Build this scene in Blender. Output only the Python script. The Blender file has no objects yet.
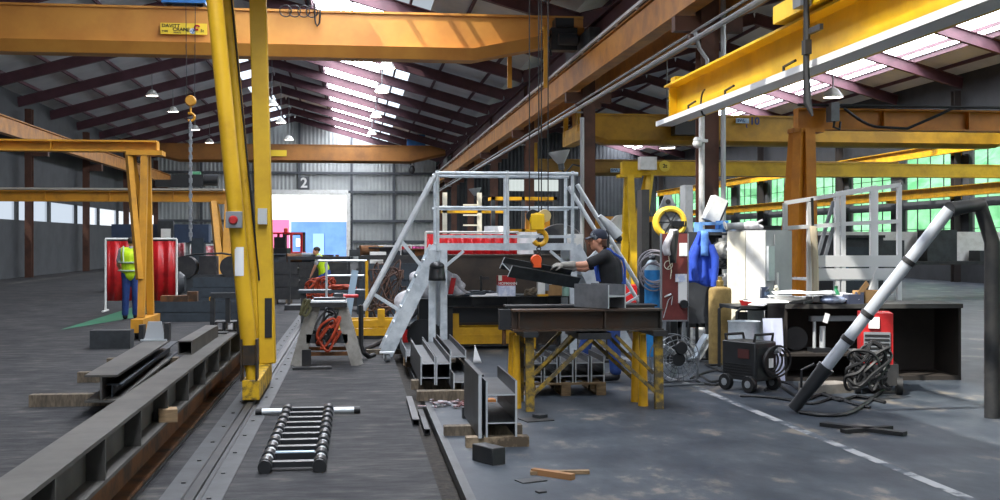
import bpy, math, random
from mathutils import Vector, Matrix
random.seed(7)
S = bpy.context.scene
C = S.collection
PI = math.pi
R = math.radians

# ------------------------------------------------------------------ camera, sky, sun, exposure
F, YAW, EYE, HOR = 1150.0, R(7.19), 1.65, 241.0
cam_data = bpy.data.cameras.new('camera')
cam_data.sensor_width = 36.0
cam_data.lens = 36.0 * F / 1000.0
cam_data.shift_y = (HOR - 250.0) / 1000.0
cam_data.clip_end = 400
cam = bpy.data.objects.new('camera', cam_data)
cam.location = (0, 0, EYE)
cam.rotation_euler = (PI / 2, 0, -YAW)
C.objects.link(cam)
S.camera = cam

w = bpy.data.worlds.new('sky')
S.world = w
w.use_nodes = True
bg = w.node_tree.nodes['Background']
bg.inputs['Color'].default_value = (0.80, 0.90, 1.0, 1)
bg.inputs['Strength'].default_value = 1.3

sun_data = bpy.data.lights.new('sun', 'SUN')
sun_data.energy = 14.0
sun_data.angle = R(0.6)
sun_data.color = (1.0, 0.95, 0.86)
sun = bpy.data.objects.new('sun', sun_data)
sun_dir = Vector((0.63, 0.42, -1.0))          # the way the light travels
sun.rotation_euler = sun_dir.to_track_quat('-Z', 'Y').to_euler()
sun.location = (-20, -10, 30)
C.objects.link(sun)

S.view_settings.view_transform = 'Standard'
S.view_settings.look = 'None'
S.view_settings.exposure = 0.0
S.view_settings.gamma = 1.0
S.view_settings.use_curve_mapping = False
SKYLIGHT_STRENGTH = 18.0

# ------------------------------------------------------------------ picture to place
def xy(px, t):
    u = (px - 500.0) / F * t
    return (t * math.sin(YAW) + u * math.cos(YAW), t * math.cos(YAW) - u * math.sin(YAW))
def zz(py, t):
    return EYE + (HOR - py) / F * t
def W(px, py, t):
    x, y = xy(px, t)
    return Vector((x, y, zz(py, t)))
def G(px, py, z=0.0):
    t = (EYE - z) * F / (py - HOR)
    x, y = xy(px, t)
    return Vector((x, y, z))
def xat(px, Y):                                  # X of a pixel column on the cross plane Y
    return Y * math.tan(math.atan((px - 500.0) / F) + YAW)

# ------------------------------------------------------------------ materials
def lin(h):
    h = h.lstrip('#')
    out = []
    for i in (0, 2, 4):
        c = int(h[i:i + 2], 16) / 255.0
        out.append(c / 12.92 if c <= 0.04045 else ((c + 0.055) / 1.055) ** 2.4)
    return (*out, 1.0)

MATS = {}
def mat(name, col, rough=0.6, metal=0.0, col2=None, scale=6.0, lo=0.42, hi=0.62, bump=0.0, detail=4.0, stretch=None, col3=None):
    if name in MATS:
        return MATS[name]
    m = bpy.data.materials.new(name)
    m.use_nodes = True
    nt = m.node_tree
    bs = nt.nodes['Principled BSDF']
    bs.inputs['Base Color'].default_value = lin(col)
    bs.inputs['Roughness'].default_value = rough
    bs.inputs['Metallic'].default_value = metal
    if col2:
        tc = nt.nodes.new('ShaderNodeTexCoord')
        vec = tc.outputs['Object']
        if stretch:
            mp = nt.nodes.new('ShaderNodeMapping')
            mp.inputs['Scale'].default_value = stretch
            nt.links.new(vec, mp.inputs['Vector'])
            vec = mp.outputs['Vector']
        nz = nt.nodes.new('ShaderNodeTexNoise')
        nz.inputs['Scale'].default_value = scale
        nz.inputs['Detail'].default_value = detail
        nz.inputs['Roughness'].default_value = 0.65
        nt.links.new(vec, nz.inputs['Vector'])
        rp = nt.nodes.new('ShaderNodeValToRGB')
        e = rp.color_ramp.elements
        e[0].position, e[0].color = lo, lin(col)
        e[1].position, e[1].color = hi, lin(col2)
        if col3:
            k = e.new(min(0.99, hi + 0.10)); k.color = lin(col3)
        nt.links.new(nz.outputs['Fac'], rp.inputs['Fac'])
        nt.links.new(rp.outputs['Color'], bs.inputs['Base Color'])
        if bump:
            bp = nt.nodes.new('ShaderNodeBump')
            bp.inputs['Strength'].default_value = bump
            bp.inputs['Distance'].default_value = 0.02
            nt.links.new(nz.outputs['Fac'], bp.inputs['Height'])
            nt.links.new(bp.outputs['Normal'], bs.inputs['Normal'])
    MATS[name] = m
    return m

def emit(name, col, strength):
    if name in MATS:
        return MATS[name]
    m = bpy.data.materials.new(name)
    m.use_nodes = True
    bs = m.node_tree.nodes['Principled BSDF']
    bs.inputs['Base Color'].default_value = lin(col)
    bs.inputs['Emission Color'].default_value = lin(col)
    bs.inputs['Emission Strength'].default_value = strength
    MATS[name] = m
    return m

def pane_mat(name, tint, clear, glow):
    m = bpy.data.materials.new(name)
    m.use_nodes = True
    nt = m.node_tree
    for n in list(nt.nodes):
        nt.nodes.remove(n)
    out = nt.nodes.new('ShaderNodeOutputMaterial')
    tr = nt.nodes.new('ShaderNodeBsdfTransparent')
    tr.inputs['Color'].default_value = (clear, clear, clear, 1)
    em = nt.nodes.new('ShaderNodeEmission')
    em.inputs['Color'].default_value = lin(tint)
    em.inputs['Strength'].default_value = glow
    ad = nt.nodes.new('ShaderNodeAddShader')
    nt.links.new(tr.outputs[0], ad.inputs[0])
    nt.links.new(em.outputs[0], ad.inputs[1])
    nt.links.new(ad.outputs[0], out.inputs['Surface'])
    MATS[name] = m
    return m

YEL = mat('yellow_paint', '#d8a410', 0.5, 0, '#b98a12', 3.0, 0.40, 0.66, col3='#7d6420')
YELL = mat('lemon_paint', '#e6bb14', 0.45, 0, '#d4a812', 2.0, 0.45, 0.7)
ORA = mat('amber_paint', '#c48a3c', 0.5, 0, '#b47834', 0.8, 0.40, 0.66)
ORB = mat('orange_paint', '#c48a1e', 0.5, 0, '#a0701c', 2.0, 0.45, 0.7)
WORN = mat('worn_yellow_paint', '#9a7c1c', 0.75, 0, '#4a4230', 9.0, 0.36, 0.56)
STEEL = mat('mill_steel', '#404347', 0.42, 0.45, '#2e3134', 5.0, 0.40, 0.64, col3='#4c4c4a')
STEELD = mat('dark_steel', '#2c2e31', 0.5, 0.4, '#3b3b3b', 4.0, 0.42, 0.64)
STEELL = mat('bright_cut_steel', '#b4b9bd', 0.4, 0.25)
STEELB = mat('blue_grey_steel', '#39424a', 0.5, 0.3, '#2b3138', 2.0, 0.4, 0.66)
GIRD = mat('dusty_girder_steel', '#4d4b47', 0.6, 0.1, '#3a3835', 2.5, 0.40, 0.66)
RUST = mat('rusty_steel', '#6b4422', 0.8, 0.1, '#3a2a1c', 3.0, 0.42, 0.62)
BRN = mat('brown_column_paint', '#5a3a2d', 0.6, 0, '#452e25', 2.0, 0.42, 0.66)
ALU = mat('aluminium', '#c6ccd0', 0.35, 0.25, '#adb4ba', 4.0, 0.42, 0.7)
ZINC = mat('galvanised', '#c6ced4', 0.4, 0.15, '#aab4bc', 7.0, 0.40, 0.64)
BLK = mat('black_rubber', '#17181a', 0.55)
BLKP = mat('black_plastic', '#1d1f22', 0.42)
DGR = mat('dark_grey_paint', '#34383c', 0.5, 0.1, '#24282b', 4.0, 0.4, 0.66)
GREY = mat('grey_paint', '#80858a', 0.5, 0, '#6a6f74', 4.0, 0.42, 0.68)
WHT = mat('white_paint', '#d8d9d6', 0.5, 0, '#c2c2bc', 4.0, 0.45, 0.7)
IVO = mat('ivory_paint', '#d9d6c6', 0.55, 0, '#c7c2ad', 4.0, 0.45, 0.7)
RED = mat('red_paint', '#b01a1c', 0.45, 0, '#8c1417', 4.0, 0.45, 0.7)
REDC = mat('red_curtain', '#b8161c', 0.4, 0, '#8e1016', 3.0, 0.42, 0.66)
PINK = mat('magenta_curtain', '#b03a7c', 0.5)
BLUP = mat('blue_paint', '#2f6fb4', 0.45, 0, '#285f9a', 3.0, 0.45, 0.7)
BLUC = mat('royal_blue_cloth', '#2348b4', 0.8, 0, '#1b3a98', 8.0, 0.42, 0.66)
WOOD = mat('raw_timber', '#8d7556', 0.85, 0, '#6a5640', 7.0, 0.38, 0.66, stretch=(1, 1, 6))
WOODG = mat('weathered_timber', '#6e6252', 0.9, 0, '#4c443a', 9.0, 0.38, 0.64, stretch=(4, 1, 1))
CARD = mat('cardboard', '#9c7a50', 0.9, 0, '#8a6a44', 6.0, 0.42, 0.7)
PAPER = mat('paper', '#e4e5e6', 0.8)
CLOTHW = mat('white_cloth', '#c9c8cc', 0.9, 0, '#a5a4aa', 10.0, 0.42, 0.66)
MAROON = mat('maroon_paint', '#6e2f2c', 0.6, 0, '#5a2523', 4.0, 0.42, 0.68)
TAN = mat('tan_lagging', '#8b7646', 0.9, 0, '#77633a', 14.0, 0.38, 0.66)
ORS = mat('orange_strap', '#a83c1c', .7, 0, '#6e2614', 9.0, 0.42, 0.66)

# ------------------------------------------------------------------ mesh collector
def hsec(b, d, tf, tw, turned=False):
    p = [(-b/2, -d/2), (b/2, -d/2), (b/2, -d/2+tf), (tw/2, -d/2+tf), (tw/2, d/2-tf), (b/2, d/2-tf), (b/2, d/2),
         (-b/2, d/2), (-b/2, d/2-tf), (-tw/2, d/2-tf), (-tw/2, -d/2+tf), (-b/2, -d/2+tf)]
    return [(y, -x) for x, y in p] if turned else p
def usec(b, d, t):                                # channel open upwards
    return [(-b/2, 0), (b/2, 0), (b/2, d), (b/2-t, d), (b/2-t, t), (-b/2+t, t), (-b/2+t, d), (-b/2, d)]

class B:
    def __init__(s):
        s.v, s.f, s.mi, s.cur = [], [], [], 0
    def add(s, vs, fs):
        o = len(s.v)
        s.v += [tuple(v) for v in vs]
        for f in fs:
            s.f.append([i + o for i in f]); s.mi.append(s.cur)
        return s
    def use(s, i):
        s.cur = i; return s
    def bx(s, x0, x1, y0, y1, z0, z1):
        return s.add([(x0,y0,z0),(x1,y0,z0),(x1,y1,z0),(x0,y1,z0),(x0,y0,z1),(x1,y0,z1),(x1,y1,z1),(x0,y1,z1)],
                     [(3,2,1,0),(4,5,6,7),(0,1,5,4),(1,2,6,5),(2,3,7,6),(3,0,4,7)])
    def box(s, c, sz, rz=0.0, rot=None):
        m = Matrix.Translation(c) @ (rot.to_4x4() if rot else Matrix.Rotation(rz, 4, 'Z'))
        a, b, d = sz[0]/2, sz[1]/2, sz[2]/2
        vs = [m @ Vector(p) for p in ((-a,-b,-d),(a,-b,-d),(a,b,-d),(-a,b,-d),(-a,-b,d),(a,-b,d),(a,b,d),(-a,b,d))]
        return s.add(vs, [(3,2,1,0),(4,5,6,7),(0,1,5,4),(1,2,6,5),(2,3,7,6),(3,0,4,7)])
    def prism(s, prof, p0, p1, up=(0, 0, 1)):
        p0, p1 = Vector(p0), Vector(p1)
        a = (p1 - p0).normalized()
        sd = a.cross(Vector(up)).normalized()
        u = sd.cross(a)
        n = len(prof)
        vs = [p0 + sd*x + u*y for x, y in prof] + [p1 + sd*x + u*y for x, y in prof]
        fs = [tuple(range(n - 1, -1, -1)), tuple(range(n, 2*n))]
        fs += [(i, (i+1) % n, n + (i+1) % n, n + i) for i in range(n)]
        return s.add(vs, [tuple(reversed(f)) for f in fs])
    def bar(s, p0, p1, w, h, up=(0, 0, 1)):
        return s.prism([(-w/2, -h/2), (w/2, -h/2), (w/2, h/2), (-w/2, h/2)], p0, p1, up)
    def tube(s, pts, r, n=8, caps=True):
        pts = [Vector(p) for p in pts]
        k = len(pts)
        rs = r if isinstance(r, (list, tuple)) else [r] * k
        vs, fs = [], []
        ref = None
        for i, p in enumerate(pts):
            d = (pts[min(i+1, k-1)] - pts[max(i-1, 0)]).normalized()
            if ref is None:
                ref = Vector((0, 0, 1)) if abs(d.z) < 0.9 else Vector((1, 0, 0))
            sd = d.cross(ref)
            if sd.length < 1e-4:
                sd = d.cross(Vector((0.3, 1, 0.2)))
            sd.normalize()
            u = sd.cross(d).normalized()
            ref = u
            for j in range(n):
                a = 2*PI*j/n
                vs.append(p + (sd*math.cos(a) + u*math.sin(a)) * rs[i])
        for i in range(k - 1):
            for j in range(n):
                fs.append((i*n+j, i*n+(j+1) % n, (i+1)*n+(j+1) % n, (i+1)*n+j))
        if caps:
            fs.append(tuple(range(n - 1, -1, -1)))
            fs.append(tuple(range((k-1)*n, k*n)))
        return s.add(vs, fs)
    def lathe(s, prof, c=(0, 0, 0), axis=(0, 0, 1), n=20):
        q = Vector((0, 0, 1)).rotation_difference(Vector(axis).normalized())
        c = Vector(c)
        vs, fs, k = [], [], len(prof)
        for r, z in prof:
            for j in range(n):
                a = 2*PI*j/n
                vs.append(c + q @ Vector((r*math.cos(a), r*math.sin(a), z)))
        for i in range(k - 1):
            for j in range(n):
                fs.append((i*n+j, i*n+(j+1) % n, (i+1)*n+(j+1) % n, (i+1)*n+j))
        if prof[0][0] > 1e-6:
            fs.append(tuple(range(n - 1, -1, -1)))
        if prof[-1][0] > 1e-6:
            fs.append(tuple(range((k-1)*n, k*n)))
        return s.add(vs, fs)
    def torus(s, c, RR, r, axis=(0, 0, 1), n=24, m=8, a0=0.0, a1=2*PI):
        q = Vector((0, 0, 1)).rotation_difference(Vector(axis).normalized())
        pts = []
        full = abs(a1 - a0 - 2*PI) < 1e-6
        kk = n if full else n + 1
        for i in range(kk):
            a = a0 + (a1 - a0) * i / n
            pts.append(Vector(c) + q @ Vector((RR*math.cos(a), RR*math.sin(a), 0)))
        if full:
            pts.append(pts[0])
        if not full:
            return s.tube(pts, r, m)
        vs, fs = [], []
        for i in range(n):
            a = 2*PI*i/n
            e = Vector((math.cos(a), math.sin(a), 0))
            for j in range(m):
                b = 2*PI*j/m
                vs.append(Vector(c) + q @ (e*(RR + r*math.cos(b)) + Vector((0, 0, r*math.sin(b)))))
        for i in range(n):
            for j in range(m):
                fs.append((i*m+j, ((i+1) % n)*m+j, ((i+1) % n)*m+(j+1) % m, i*m+(j+1) % m))
        return s.add(vs, fs)
    def ball(s, c, r, n=14, m=8, rot=None):
        rr = r if isinstance(r, (tuple, list)) else (r, r, r)
        vs, fs = [], []
        c = Vector(c)
        for i in range(m + 1):
            th = PI * i / m
            for j in range(n):
                a = 2*PI*j/n
                p = Vector((rr[0]*math.sin(th)*math.cos(a), rr[1]*math.sin(th)*math.sin(a), -rr[2]*math.cos(th)))
                vs.append(c + (rot @ p if rot else p))
        for i in range(m):
            for j in range(n):
                fs.append((i*n+j, i*n+(j+1) % n, (i+1)*n+(j+1) % n, (i+1)*n+j))
        return s.add(vs, fs)
    def cap(s, p0, p1, r0, r1, n=12):             # tapered capsule
        p0, p1 = Vector(p0), Vector(p1)
        L = (p1 - p0).length
        prof = [(1e-4, -r0)] + [(r0*math.sin(a), -r0*math.cos(a)) for a in (0.5, 1.0, 1.4)]
        prof += [(r1*math.sin(a), L - r1*math.cos(a)) for a in (1.74, 2.14, 2.64)] + [(1e-4, L + r1)]
        return s.lathe(prof, p0, p1 - p0, n)
    def grid(s, fn, nu, nv):
        vs = [fn(i/nu, j/nv) for j in range(nv + 1) for i in range(nu + 1)]
        fs = [(j*(nu+1)+i, j*(nu+1)+i+1, (j+1)*(nu+1)+i+1, (j+1)*(nu+1)+i) for j in range(nv) for i in range(nu)]
        return s.add(vs, fs)
    def mesh(s, name, mats, angle=38):
        me = bpy.data.meshes.new(name)
        me.from_pydata(s.v, [], s.f)
        for m in (mats if isinstance(mats, (list, tuple)) else [mats]):
            me.materials.append(m)
        me.polygons.foreach_set('material_index', s.mi)
        me.update()
        me.shade_smooth()
        me.set_sharp_from_angle(angle=R(angle))
        return me
    def build(s, name, mats, parent=None, world=False, origin=None, bevel=0.0, solid=0.0):
        if origin is not None:
            o = Vector(origin)
            s.v = [tuple(Vector(v) - o) for v in s.v]
        me = s.mesh(name, mats)
        ob = bpy.data.objects.new(name, me)
        C.objects.link(ob)
        if origin is not None:
            ob.location = origin
        if parent is not None:
            ob.parent = parent
            if world:
                me.transform(root_matrix(parent).inverted())
        if bevel:
            md = ob.modifiers.new('bevel', 'BEVEL'); md.width = bevel; md.segments = 2; md.limit_method = 'ANGLE'
        if solid:
            md = ob.modifiers.new('solid', 'SOLIDIFY'); md.thickness = solid; md.offset = 0
        return ob

def root_matrix(o):
    m = Matrix.LocRotScale(o.location, o.rotation_euler, o.scale)
    return root_matrix(o.parent) @ m if o.parent else m
def tag(o, label=None, cat=None, group=None, kind=None):
    if label: o['label'] = label
    if cat: o['category'] = cat
    if group: o['group'] = group
    if kind: o['kind'] = kind
    return o
def struct(o):
    o['kind'] = 'structure'
    return o
def thing(name, label, cat, loc=(0, 0, 0), rz=0.0, group=None):
    o = bpy.data.objects.new(name, None)
    o.empty_display_size = 0.2
    C.objects.link(o)
    o.location = loc
    o.rotation_euler = (0, 0, rz)
    return tag(o, label, cat, group)
def kids(o):
    return [c for c in C.objects if c.parent == o]
def dup(o, loc, rz=0.0, label=None, group=None):
    r = o.copy(); C.objects.link(r)
    r.location = loc; r.rotation_euler = (0, 0, rz)
    if label: r['label'] = label
    if group: r['group'] = group
    for c in kids(o):
        k = c.copy(); C.objects.link(k); k.parent = r
        for g in kids(c):
            h = g.copy(); C.objects.link(h); h.parent = k
    return r
def text(body, name, m, parent, size, loc, rot, depth=0.004, align='CENTER'):
    cu = bpy.data.curves.new(name, 'FONT')
    cu.body = body; cu.size = size; cu.extrude = depth; cu.offset = size * .025; cu.align_x = align; cu.align_y = 'CENTER'
    cu.materials.append(m)
    tmp = bpy.data.objects.new(name + '_raw', cu)
    C.objects.link(tmp)
    me = bpy.data.meshes.new_from_object(tmp.evaluated_get(bpy.context.evaluated_depsgraph_get()))
    bpy.data.objects.remove(tmp); bpy.data.curves.remove(cu)
    me.name = name
    o = bpy.data.objects.new(name, me)
    C.objects.link(o)
    o.parent = parent
    o.location = loc; o.rotation_euler = rot
    return o
# ------------------------------------------------------------------ the setting: floor
def floor_mat(name, c1, c2, c3, sc, bump, rough, sx=1.0):
    m = mat(name, c1, rough, 0, c2, sc, 0.40, 0.56, bump, 8.0, (1, sx, 1), c3)
    nt = m.node_tree
    bs = nt.nodes['Principled BSDF']
    bs.inputs['Specular IOR Level'].default_value = 0.22
    tc = nt.nodes.new('ShaderNodeTexCoord')
    n2 = nt.nodes.new('ShaderNodeTexNoise'); n2.inputs['Scale'].default_value = 1.1; n2.inputs['Detail'].default_value = 7
    nt.links.new(tc.outputs['Object'], n2.inputs['Vector'])
    r2 = nt.nodes.new('ShaderNodeValToRGB')
    r2.color_ramp.elements[0].position = 0.35; r2.color_ramp.elements[0].color = (0.55, 0.56, 0.60, 1)
    r2.color_ramp.elements[1].position = 0.68; r2.color_ramp.elements[1].color = (1.25, 1.20, 1.12, 1)
    mx = nt.nodes.new('ShaderNodeMix'); mx.data_type = 'RGBA'; mx.blend_type = 'MULTIPLY'; mx.inputs[0].default_value = 0.8
    src = bs.inputs['Base Color'].links[0].from_socket
    nt.links.new(n2.outputs['Fac'], r2.inputs['Fac'])
    nt.links.new(src, mx.inputs[6]); nt.links.new(r2.outputs['Color'], mx.inputs[7])
    nt.links.new(mx.outputs[2], bs.inputs['Base Color'])
    return m
FL_L = floor_mat('rough_concrete', '#2c2d30', '#3b3c3e', '#504e4b', 2.6, 0.8, 0.85, 2.5)
FL_R = floor_mat('oily_slab', '#2f3740', '#414850', '#77726a', 1.7, 0.25, 0.5, 0.6)
DIRT = mat('joint_dirt', '#15120f', 0.95, 0, '#2a241d', 12.0, 0.4, 0.62, 0.6)

e0, e1 = G(467, 500), G(404, 355)
d0 = G(442, 500)
XR = e0.x
XL = d0.x
b = B().bx(-17, XL, -10, 91, -0.4, 0.0)
struct(b.build('floor', FL_L))
b = B().bx(XR, 25, -10, 91, -0.4, 0.02)
struct(b.build('floor_slab', FL_R))
b = B().bx(XL, XR, -10, 91, -0.5, -0.09)
struct(b.build('floor_joint', DIRT))
# steel edge angle along the slab
b = B().bx(XR - 0.012, XR + 0.05, -10, 60, -0.05, 0.022)
struct(b.build('trim_1', STEEL))
# paint lines
LINE = mat('worn_white_line', '#8f9294', 0.7, 0, '#424952', 3.2, 0.44, 0.54, detail=9)
a0, a1 = G(874, 460, 0.02), G(695, 387, 0.02)
dx = (a1 - a0).normalized(); nx = Vector((dx.y, -dx.x, 0)) * 0.045
p0, p1 = a0 - dx * 2.5, a1 + dx * 9
b = B(); b.add([p0 - nx + Vector((0,0,.003)), p0 + nx + Vector((0,0,.003)), p1 + nx + Vector((0,0,.003)), p1 - nx + Vector((0,0,.003))], [(0,1,2,3)])
struct(b.build('trim_2', LINE))
GREENP = mat('green_floor_paint', '#1f6a4a', 0.7, 0, '#2b5a46', 4.0, 0.4, 0.66)
b = B(); q = [G(60, 330), G(146, 316), G(232, 287), G(205, 285)]
b.add([v + Vector((0,0,.004)) for v in q], [(0,1,2,3)])
struct(b.build('trim_3', GREENP))
# crane rail set into the floor with a smooth strip each side and clips
r0, r1 = G(190, 500), G(252, 404)
XRAIL = (r0.x + r1.x) / 2
STRIP = mat('rail_strip', '#424447', 0.7, 0, '#36383a', 5.0, 0.4, 0.65)
b = B().bx(XRAIL - 0.20, XRAIL + 0.20, -8, 60, 0.0, 0.006)
struct(b.build('trim_4', STRIP))
b = B().bx(XRAIL - 0.03, XRAIL + 0.03, -8, 60, 0.0, 0.03)
b.bx(XRAIL - 0.065, XRAIL - 0.05, -8, 60, 0.0, 0.012); b.bx(XRAIL + 0.05, XRAIL + 0.065, -8, 60, 0.0, 0.012)
yy = 4.0
while yy < 30:
    b.bx(XRAIL - 0.13, XRAIL - 0.10, yy, yy + 0.04, 0.006, 0.014); b.bx(XRAIL + 0.10, XRAIL + 0.13, yy + .3, yy + 0.34, 0.006, 0.014)
    yy += 0.8
struct(b.build('trim_5', STEELD))

# ------------------------------------------------------------------ roof of both bays
SLOPE = 0.277
XRI, ZRI = -4.47, 11.25          # main ridge
XE, ZE = 6.3, 8.27               # valley over the column line
XLW = -15.1
XR2, ZR2 = 15.4, 10.7            # ridge of the right bay
XRW = 24.0
Y0R, Y1R = -6.85, 90.0
def zr(x):
    if x <= XRI: return ZRI - SLOPE * (XRI - x)
    if x <= XE: return ZRI - SLOPE * (x - XRI)
    if x <= XR2: return ZR2 - (ZR2 - ZE) / (XR2 - XE) * (XR2 - x)
    return ZR2 - SLOPE * (x - XR2)
SHEET = mat('roof_sheet', '#cfd2d6', 0.8, 0, '#bfc3c8', 0.8, 0.4, 0.66)
FRAME = mat('oxide_roof_steel', '#553640', 0.65, 0, '#472d35', 1.5, 0.42, 0.66)
PANE = pane_mat('rooflight_sheet', '#f2f6ff', 0.6, SKYLIGHT_STRENGTH)
ST1 = (-1.5, 1.15)               # rooflight strip, main bay
ST0 = (-6.3, -5.2)               # narrow strip by the ridge on the other slope
ST2 = (19.9, 21.9)
ST3 = (1.22, 2.5)                 # dimmer panes added beside the bright strip to sun the platform
frames = [Y0R + 5.55 * k for k in range(18)]
def sheet(name, x0, x1, y0, y1, m, dz=0.0):
    b = B()
    z0, z1 = zr(x0) + dz, zr(x1) + dz
    b.add([(x0,y0,z0),(x1,y0,z1),(x1,y1,z1),(x0,y1,z0),(x0,y0,z0+.03),(x1,y0,z1+.03),(x1,y1,z1+.03),(x0,y1,z0+.03)],
          [(3,2,1,0),(4,5,6,7),(0,1,5,4),(1,2,6,5),(2,3,7,6),(3,0,4,7)])
    return struct(b.build(name, m))
for x0, x1 in ((XLW - 0.3, ST0[0]), (ST0[1], XRI), (XRI, ST1[0]), (ST1[1], ST3[0]), (ST3[1], XE), (XE, XR2), (XR2, ST2[0]), (ST2[1], XRW + 0.3)):
    sheet('ceiling', x0, x1, -8, Y1R, SHEET)
def flat(name, x0, x1, y0, y1, m):
    b = B(); z0, z1 = zr(x0) + .015, zr(x1) + .015
    b.add([(x0,y0,z0),(x1,y0,z1),(x1,y1,z1),(x0,y1,z0)], [(3,2,1,0)])
    return struct(b.build(name, m))
PANE0 = pane_mat('sun_stopping_rooflight_sheet', '#c8d4e2', 0.04, 2.4)  # glow boosted to brighten this slope; stops the sun to keep floor patches away
PANED = pane_mat('added_dim_rooflight_sheet', '#cfd8e4', 0.36, 0.12)
PANEF = pane_mat('glow_only_rooflight_sheet', '#f2f6ff', 0.03, SKYLIGHT_STRENGTH)  # glows but stops the sun, so no bright patches reach the end wall
nwin = 0
for i in range(len(frames)):
    y0 = frames[i]; y1 = frames[i+1] if i + 1 < len(frames) else Y1R
    if y1 - y0 < 0.3: continue
    for st, pm in ((ST1, PANE), (ST0, PANE0), (ST2, PANE), (ST3, PANED)):
        nwin += 1
        flat('window_%d' % nwin, st[0], st[1], y0, y1, PANEF if pm is PANE and i > 12 else PANE0 if pm is PANED and i > 9 else pm)
for fy in frames:
    for nm, xa, xb in (('roof_beam', XLW, XRI), ('roof_beam', XRI, XE), ('roof_beam', XE, XR2), ('roof_beam', XR2, XRW)):
        b = B()
        b.prism(hsec(0.20, 0.44, 0.03, 0.03), (xa, fy, zr(xa) - 0.40), (xb, fy, zr(xb) - 0.40))
        struct(b.build(nm, FRAME))
for k, (xa, xb, n) in enumerate(((XLW, XRI, 6), (XRI, XE, 6), (XE, XR2, 5), (XR2, XRW, 5))):
    for i in range(n):
        x = xa + (xb - xa) * (i + 0.5) / n
        if k == 1 and i in (2,): x = -0.1
        b = B().bx(x - 0.035, x + 0.035, -8, Y1R, zr(x) - 0.14, zr(x) - 0.005)
        struct(b.build('purlin', FRAME))
# edge purlins that frame the rooflights
for x in (ST1[0] - .1, ST1[1] + .1, ST2[0] - .1, ST2[1] + .1):
    struct(B().bx(x - 0.035, x + 0.035, -8, Y1R, zr(x) - 0.16, zr(x) - 0.005).build('purlin', FRAME))
# columns
COLX = 6.55
col_y = [20.9 + 11.1 * k for k in range(-2, 7)]
for cy in col_y:
    b = B().prism(hsec(0.34, 0.36, 0.02, 0.016), (COLX, cy, 0.0), (COLX, cy, ZE - 0.75), (0, 1, 0))
    b.box((COLX, cy, 0.03), (0.5, 0.5, 0.06))
    struct(b.build('column', BRN))
    b = B()                                       # bracket that carries the runway beams
    b.box((COLX, cy, 5.70), (1.3, 0.24, 0.28)); b.box((COLX, cy, 5.48), (.7, .24, .18))
    struct(b.build('column_bracket', BRN))
    b = B().prism(hsec(0.30, 0.36, 0.02, 0.016), (XLW + 0.5, cy, 0), (XLW + 0.5, cy, zr(XLW) - 0.7), (0, 1, 0))
    b.box((XLW + 0.9, cy, 5.66), (0.9, 0.3, 0.36))
    struct(b.build('column', BRN))
    b = B().prism(hsec(0.28, 0.3, 0.02, 0.016), (XRW - 0.3, cy, 0), (XRW - 0.3, cy, zr(XRW) - 0.7), (0, 1, 0))
    struct(b.build('column', mat('dark_column_paint', '#2a2524', 0.6)))
b = B().prism(hsec(0.25, 0.5, 0.03, 0.02), (COLX - .1, -8, ZE - 1.0), (COLX - .1, Y1R, ZE - 1.0))
struct(b.build('valley_beam', FRAME))
# runway beams
RAILW = mat('pale_conductor', '#c9ccce', 0.4)
def runway(x, z0, z1, m, lit):
    b = B().prism(hsec(0.32, z1 - z0, 0.035, 0.02), (x, -6, (z0 + z1) / 2), (x, 89, (z0 + z1) / 2))
    b.bx(x - 0.03, x + 0.03, -6, 89, z1, z1 + 0.06)
    b.bx(x - 0.15, x + 0.15, -6, 89, z0 + .02, z0 + .05)
    b.bx(x - .13, x + .13, -6, 89, z0 + .03, z1 - .08)
    struct(b.build('crane_runway', m))
    if lit:
        bb = B().bx(x - 0.24, x - 0.18, -6, 89, z1 + 0.02, z1 + 0.09)
        for yy in range(-4, 89, 2):
            bb.bx(x - 0.21, x - 0.1, yy, yy + 0.05, z1 - 0.02, z1 + 0.03)
        struct(bb.build('conductor_rail', RAILW))
RUN = mat('runway_paint', '#c08338', 0.5, 0, '#9a6632', 1.6, 0.40, 0.66)
runway(6.17, 5.93, 6.62, RUN, True)
runway(7.05, 5.86, 6.5, RUN, False)
runway(XLW + 1.2, 5.93, 6.62, RUN, False)
# conduits slung beside the columns
CON = mat('conduit_zinc', '#a2a5a8', 0.4, 0.3)
b = B().tube([(6.15, -5, 5.33), (6.15, 88, 5.33)], 0.05, 8)
for cy in col_y:
    b.bx(6.15, 6.45, cy - .03, cy + .03, 5.27, 5.31)
struct(b.build('conduit', CON))
b = B().tube([(6.22, -5, 5.52), (6.22, 88, 5.52)], 0.025, 6)
for cy in col_y:
    b.bx(6.2, 6.45, cy - .03, cy + .03, 5.47, 5.50)
struct(b.build('conduit', CON))
cy = 20.9
struct(B().tube([(6.78, cy - .25, 0), (6.78, cy - .25, 7.0)], 0.05, 8).build('conduit', CON))
struct(B().tube([(6.36, cy - .28, 0), (6.36, cy - .28, 4.0)], 0.055, 10).build('conduit', WHT))
struct(B().tube([(6.22, cy - .32, 5.5), (6.3, cy - .32, 5.2), (6.45, cy - .32, 5.0), (6.48, cy - .3, 4.6), (6.48, cy - .3, 4.0)], 0.04, 8).build('conduit', CON))
struct(B().tube([(6.3, 31.6, 0), (6.3, 31.6, 5.1)], 0.06, 8).build('conduit', CON))
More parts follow.
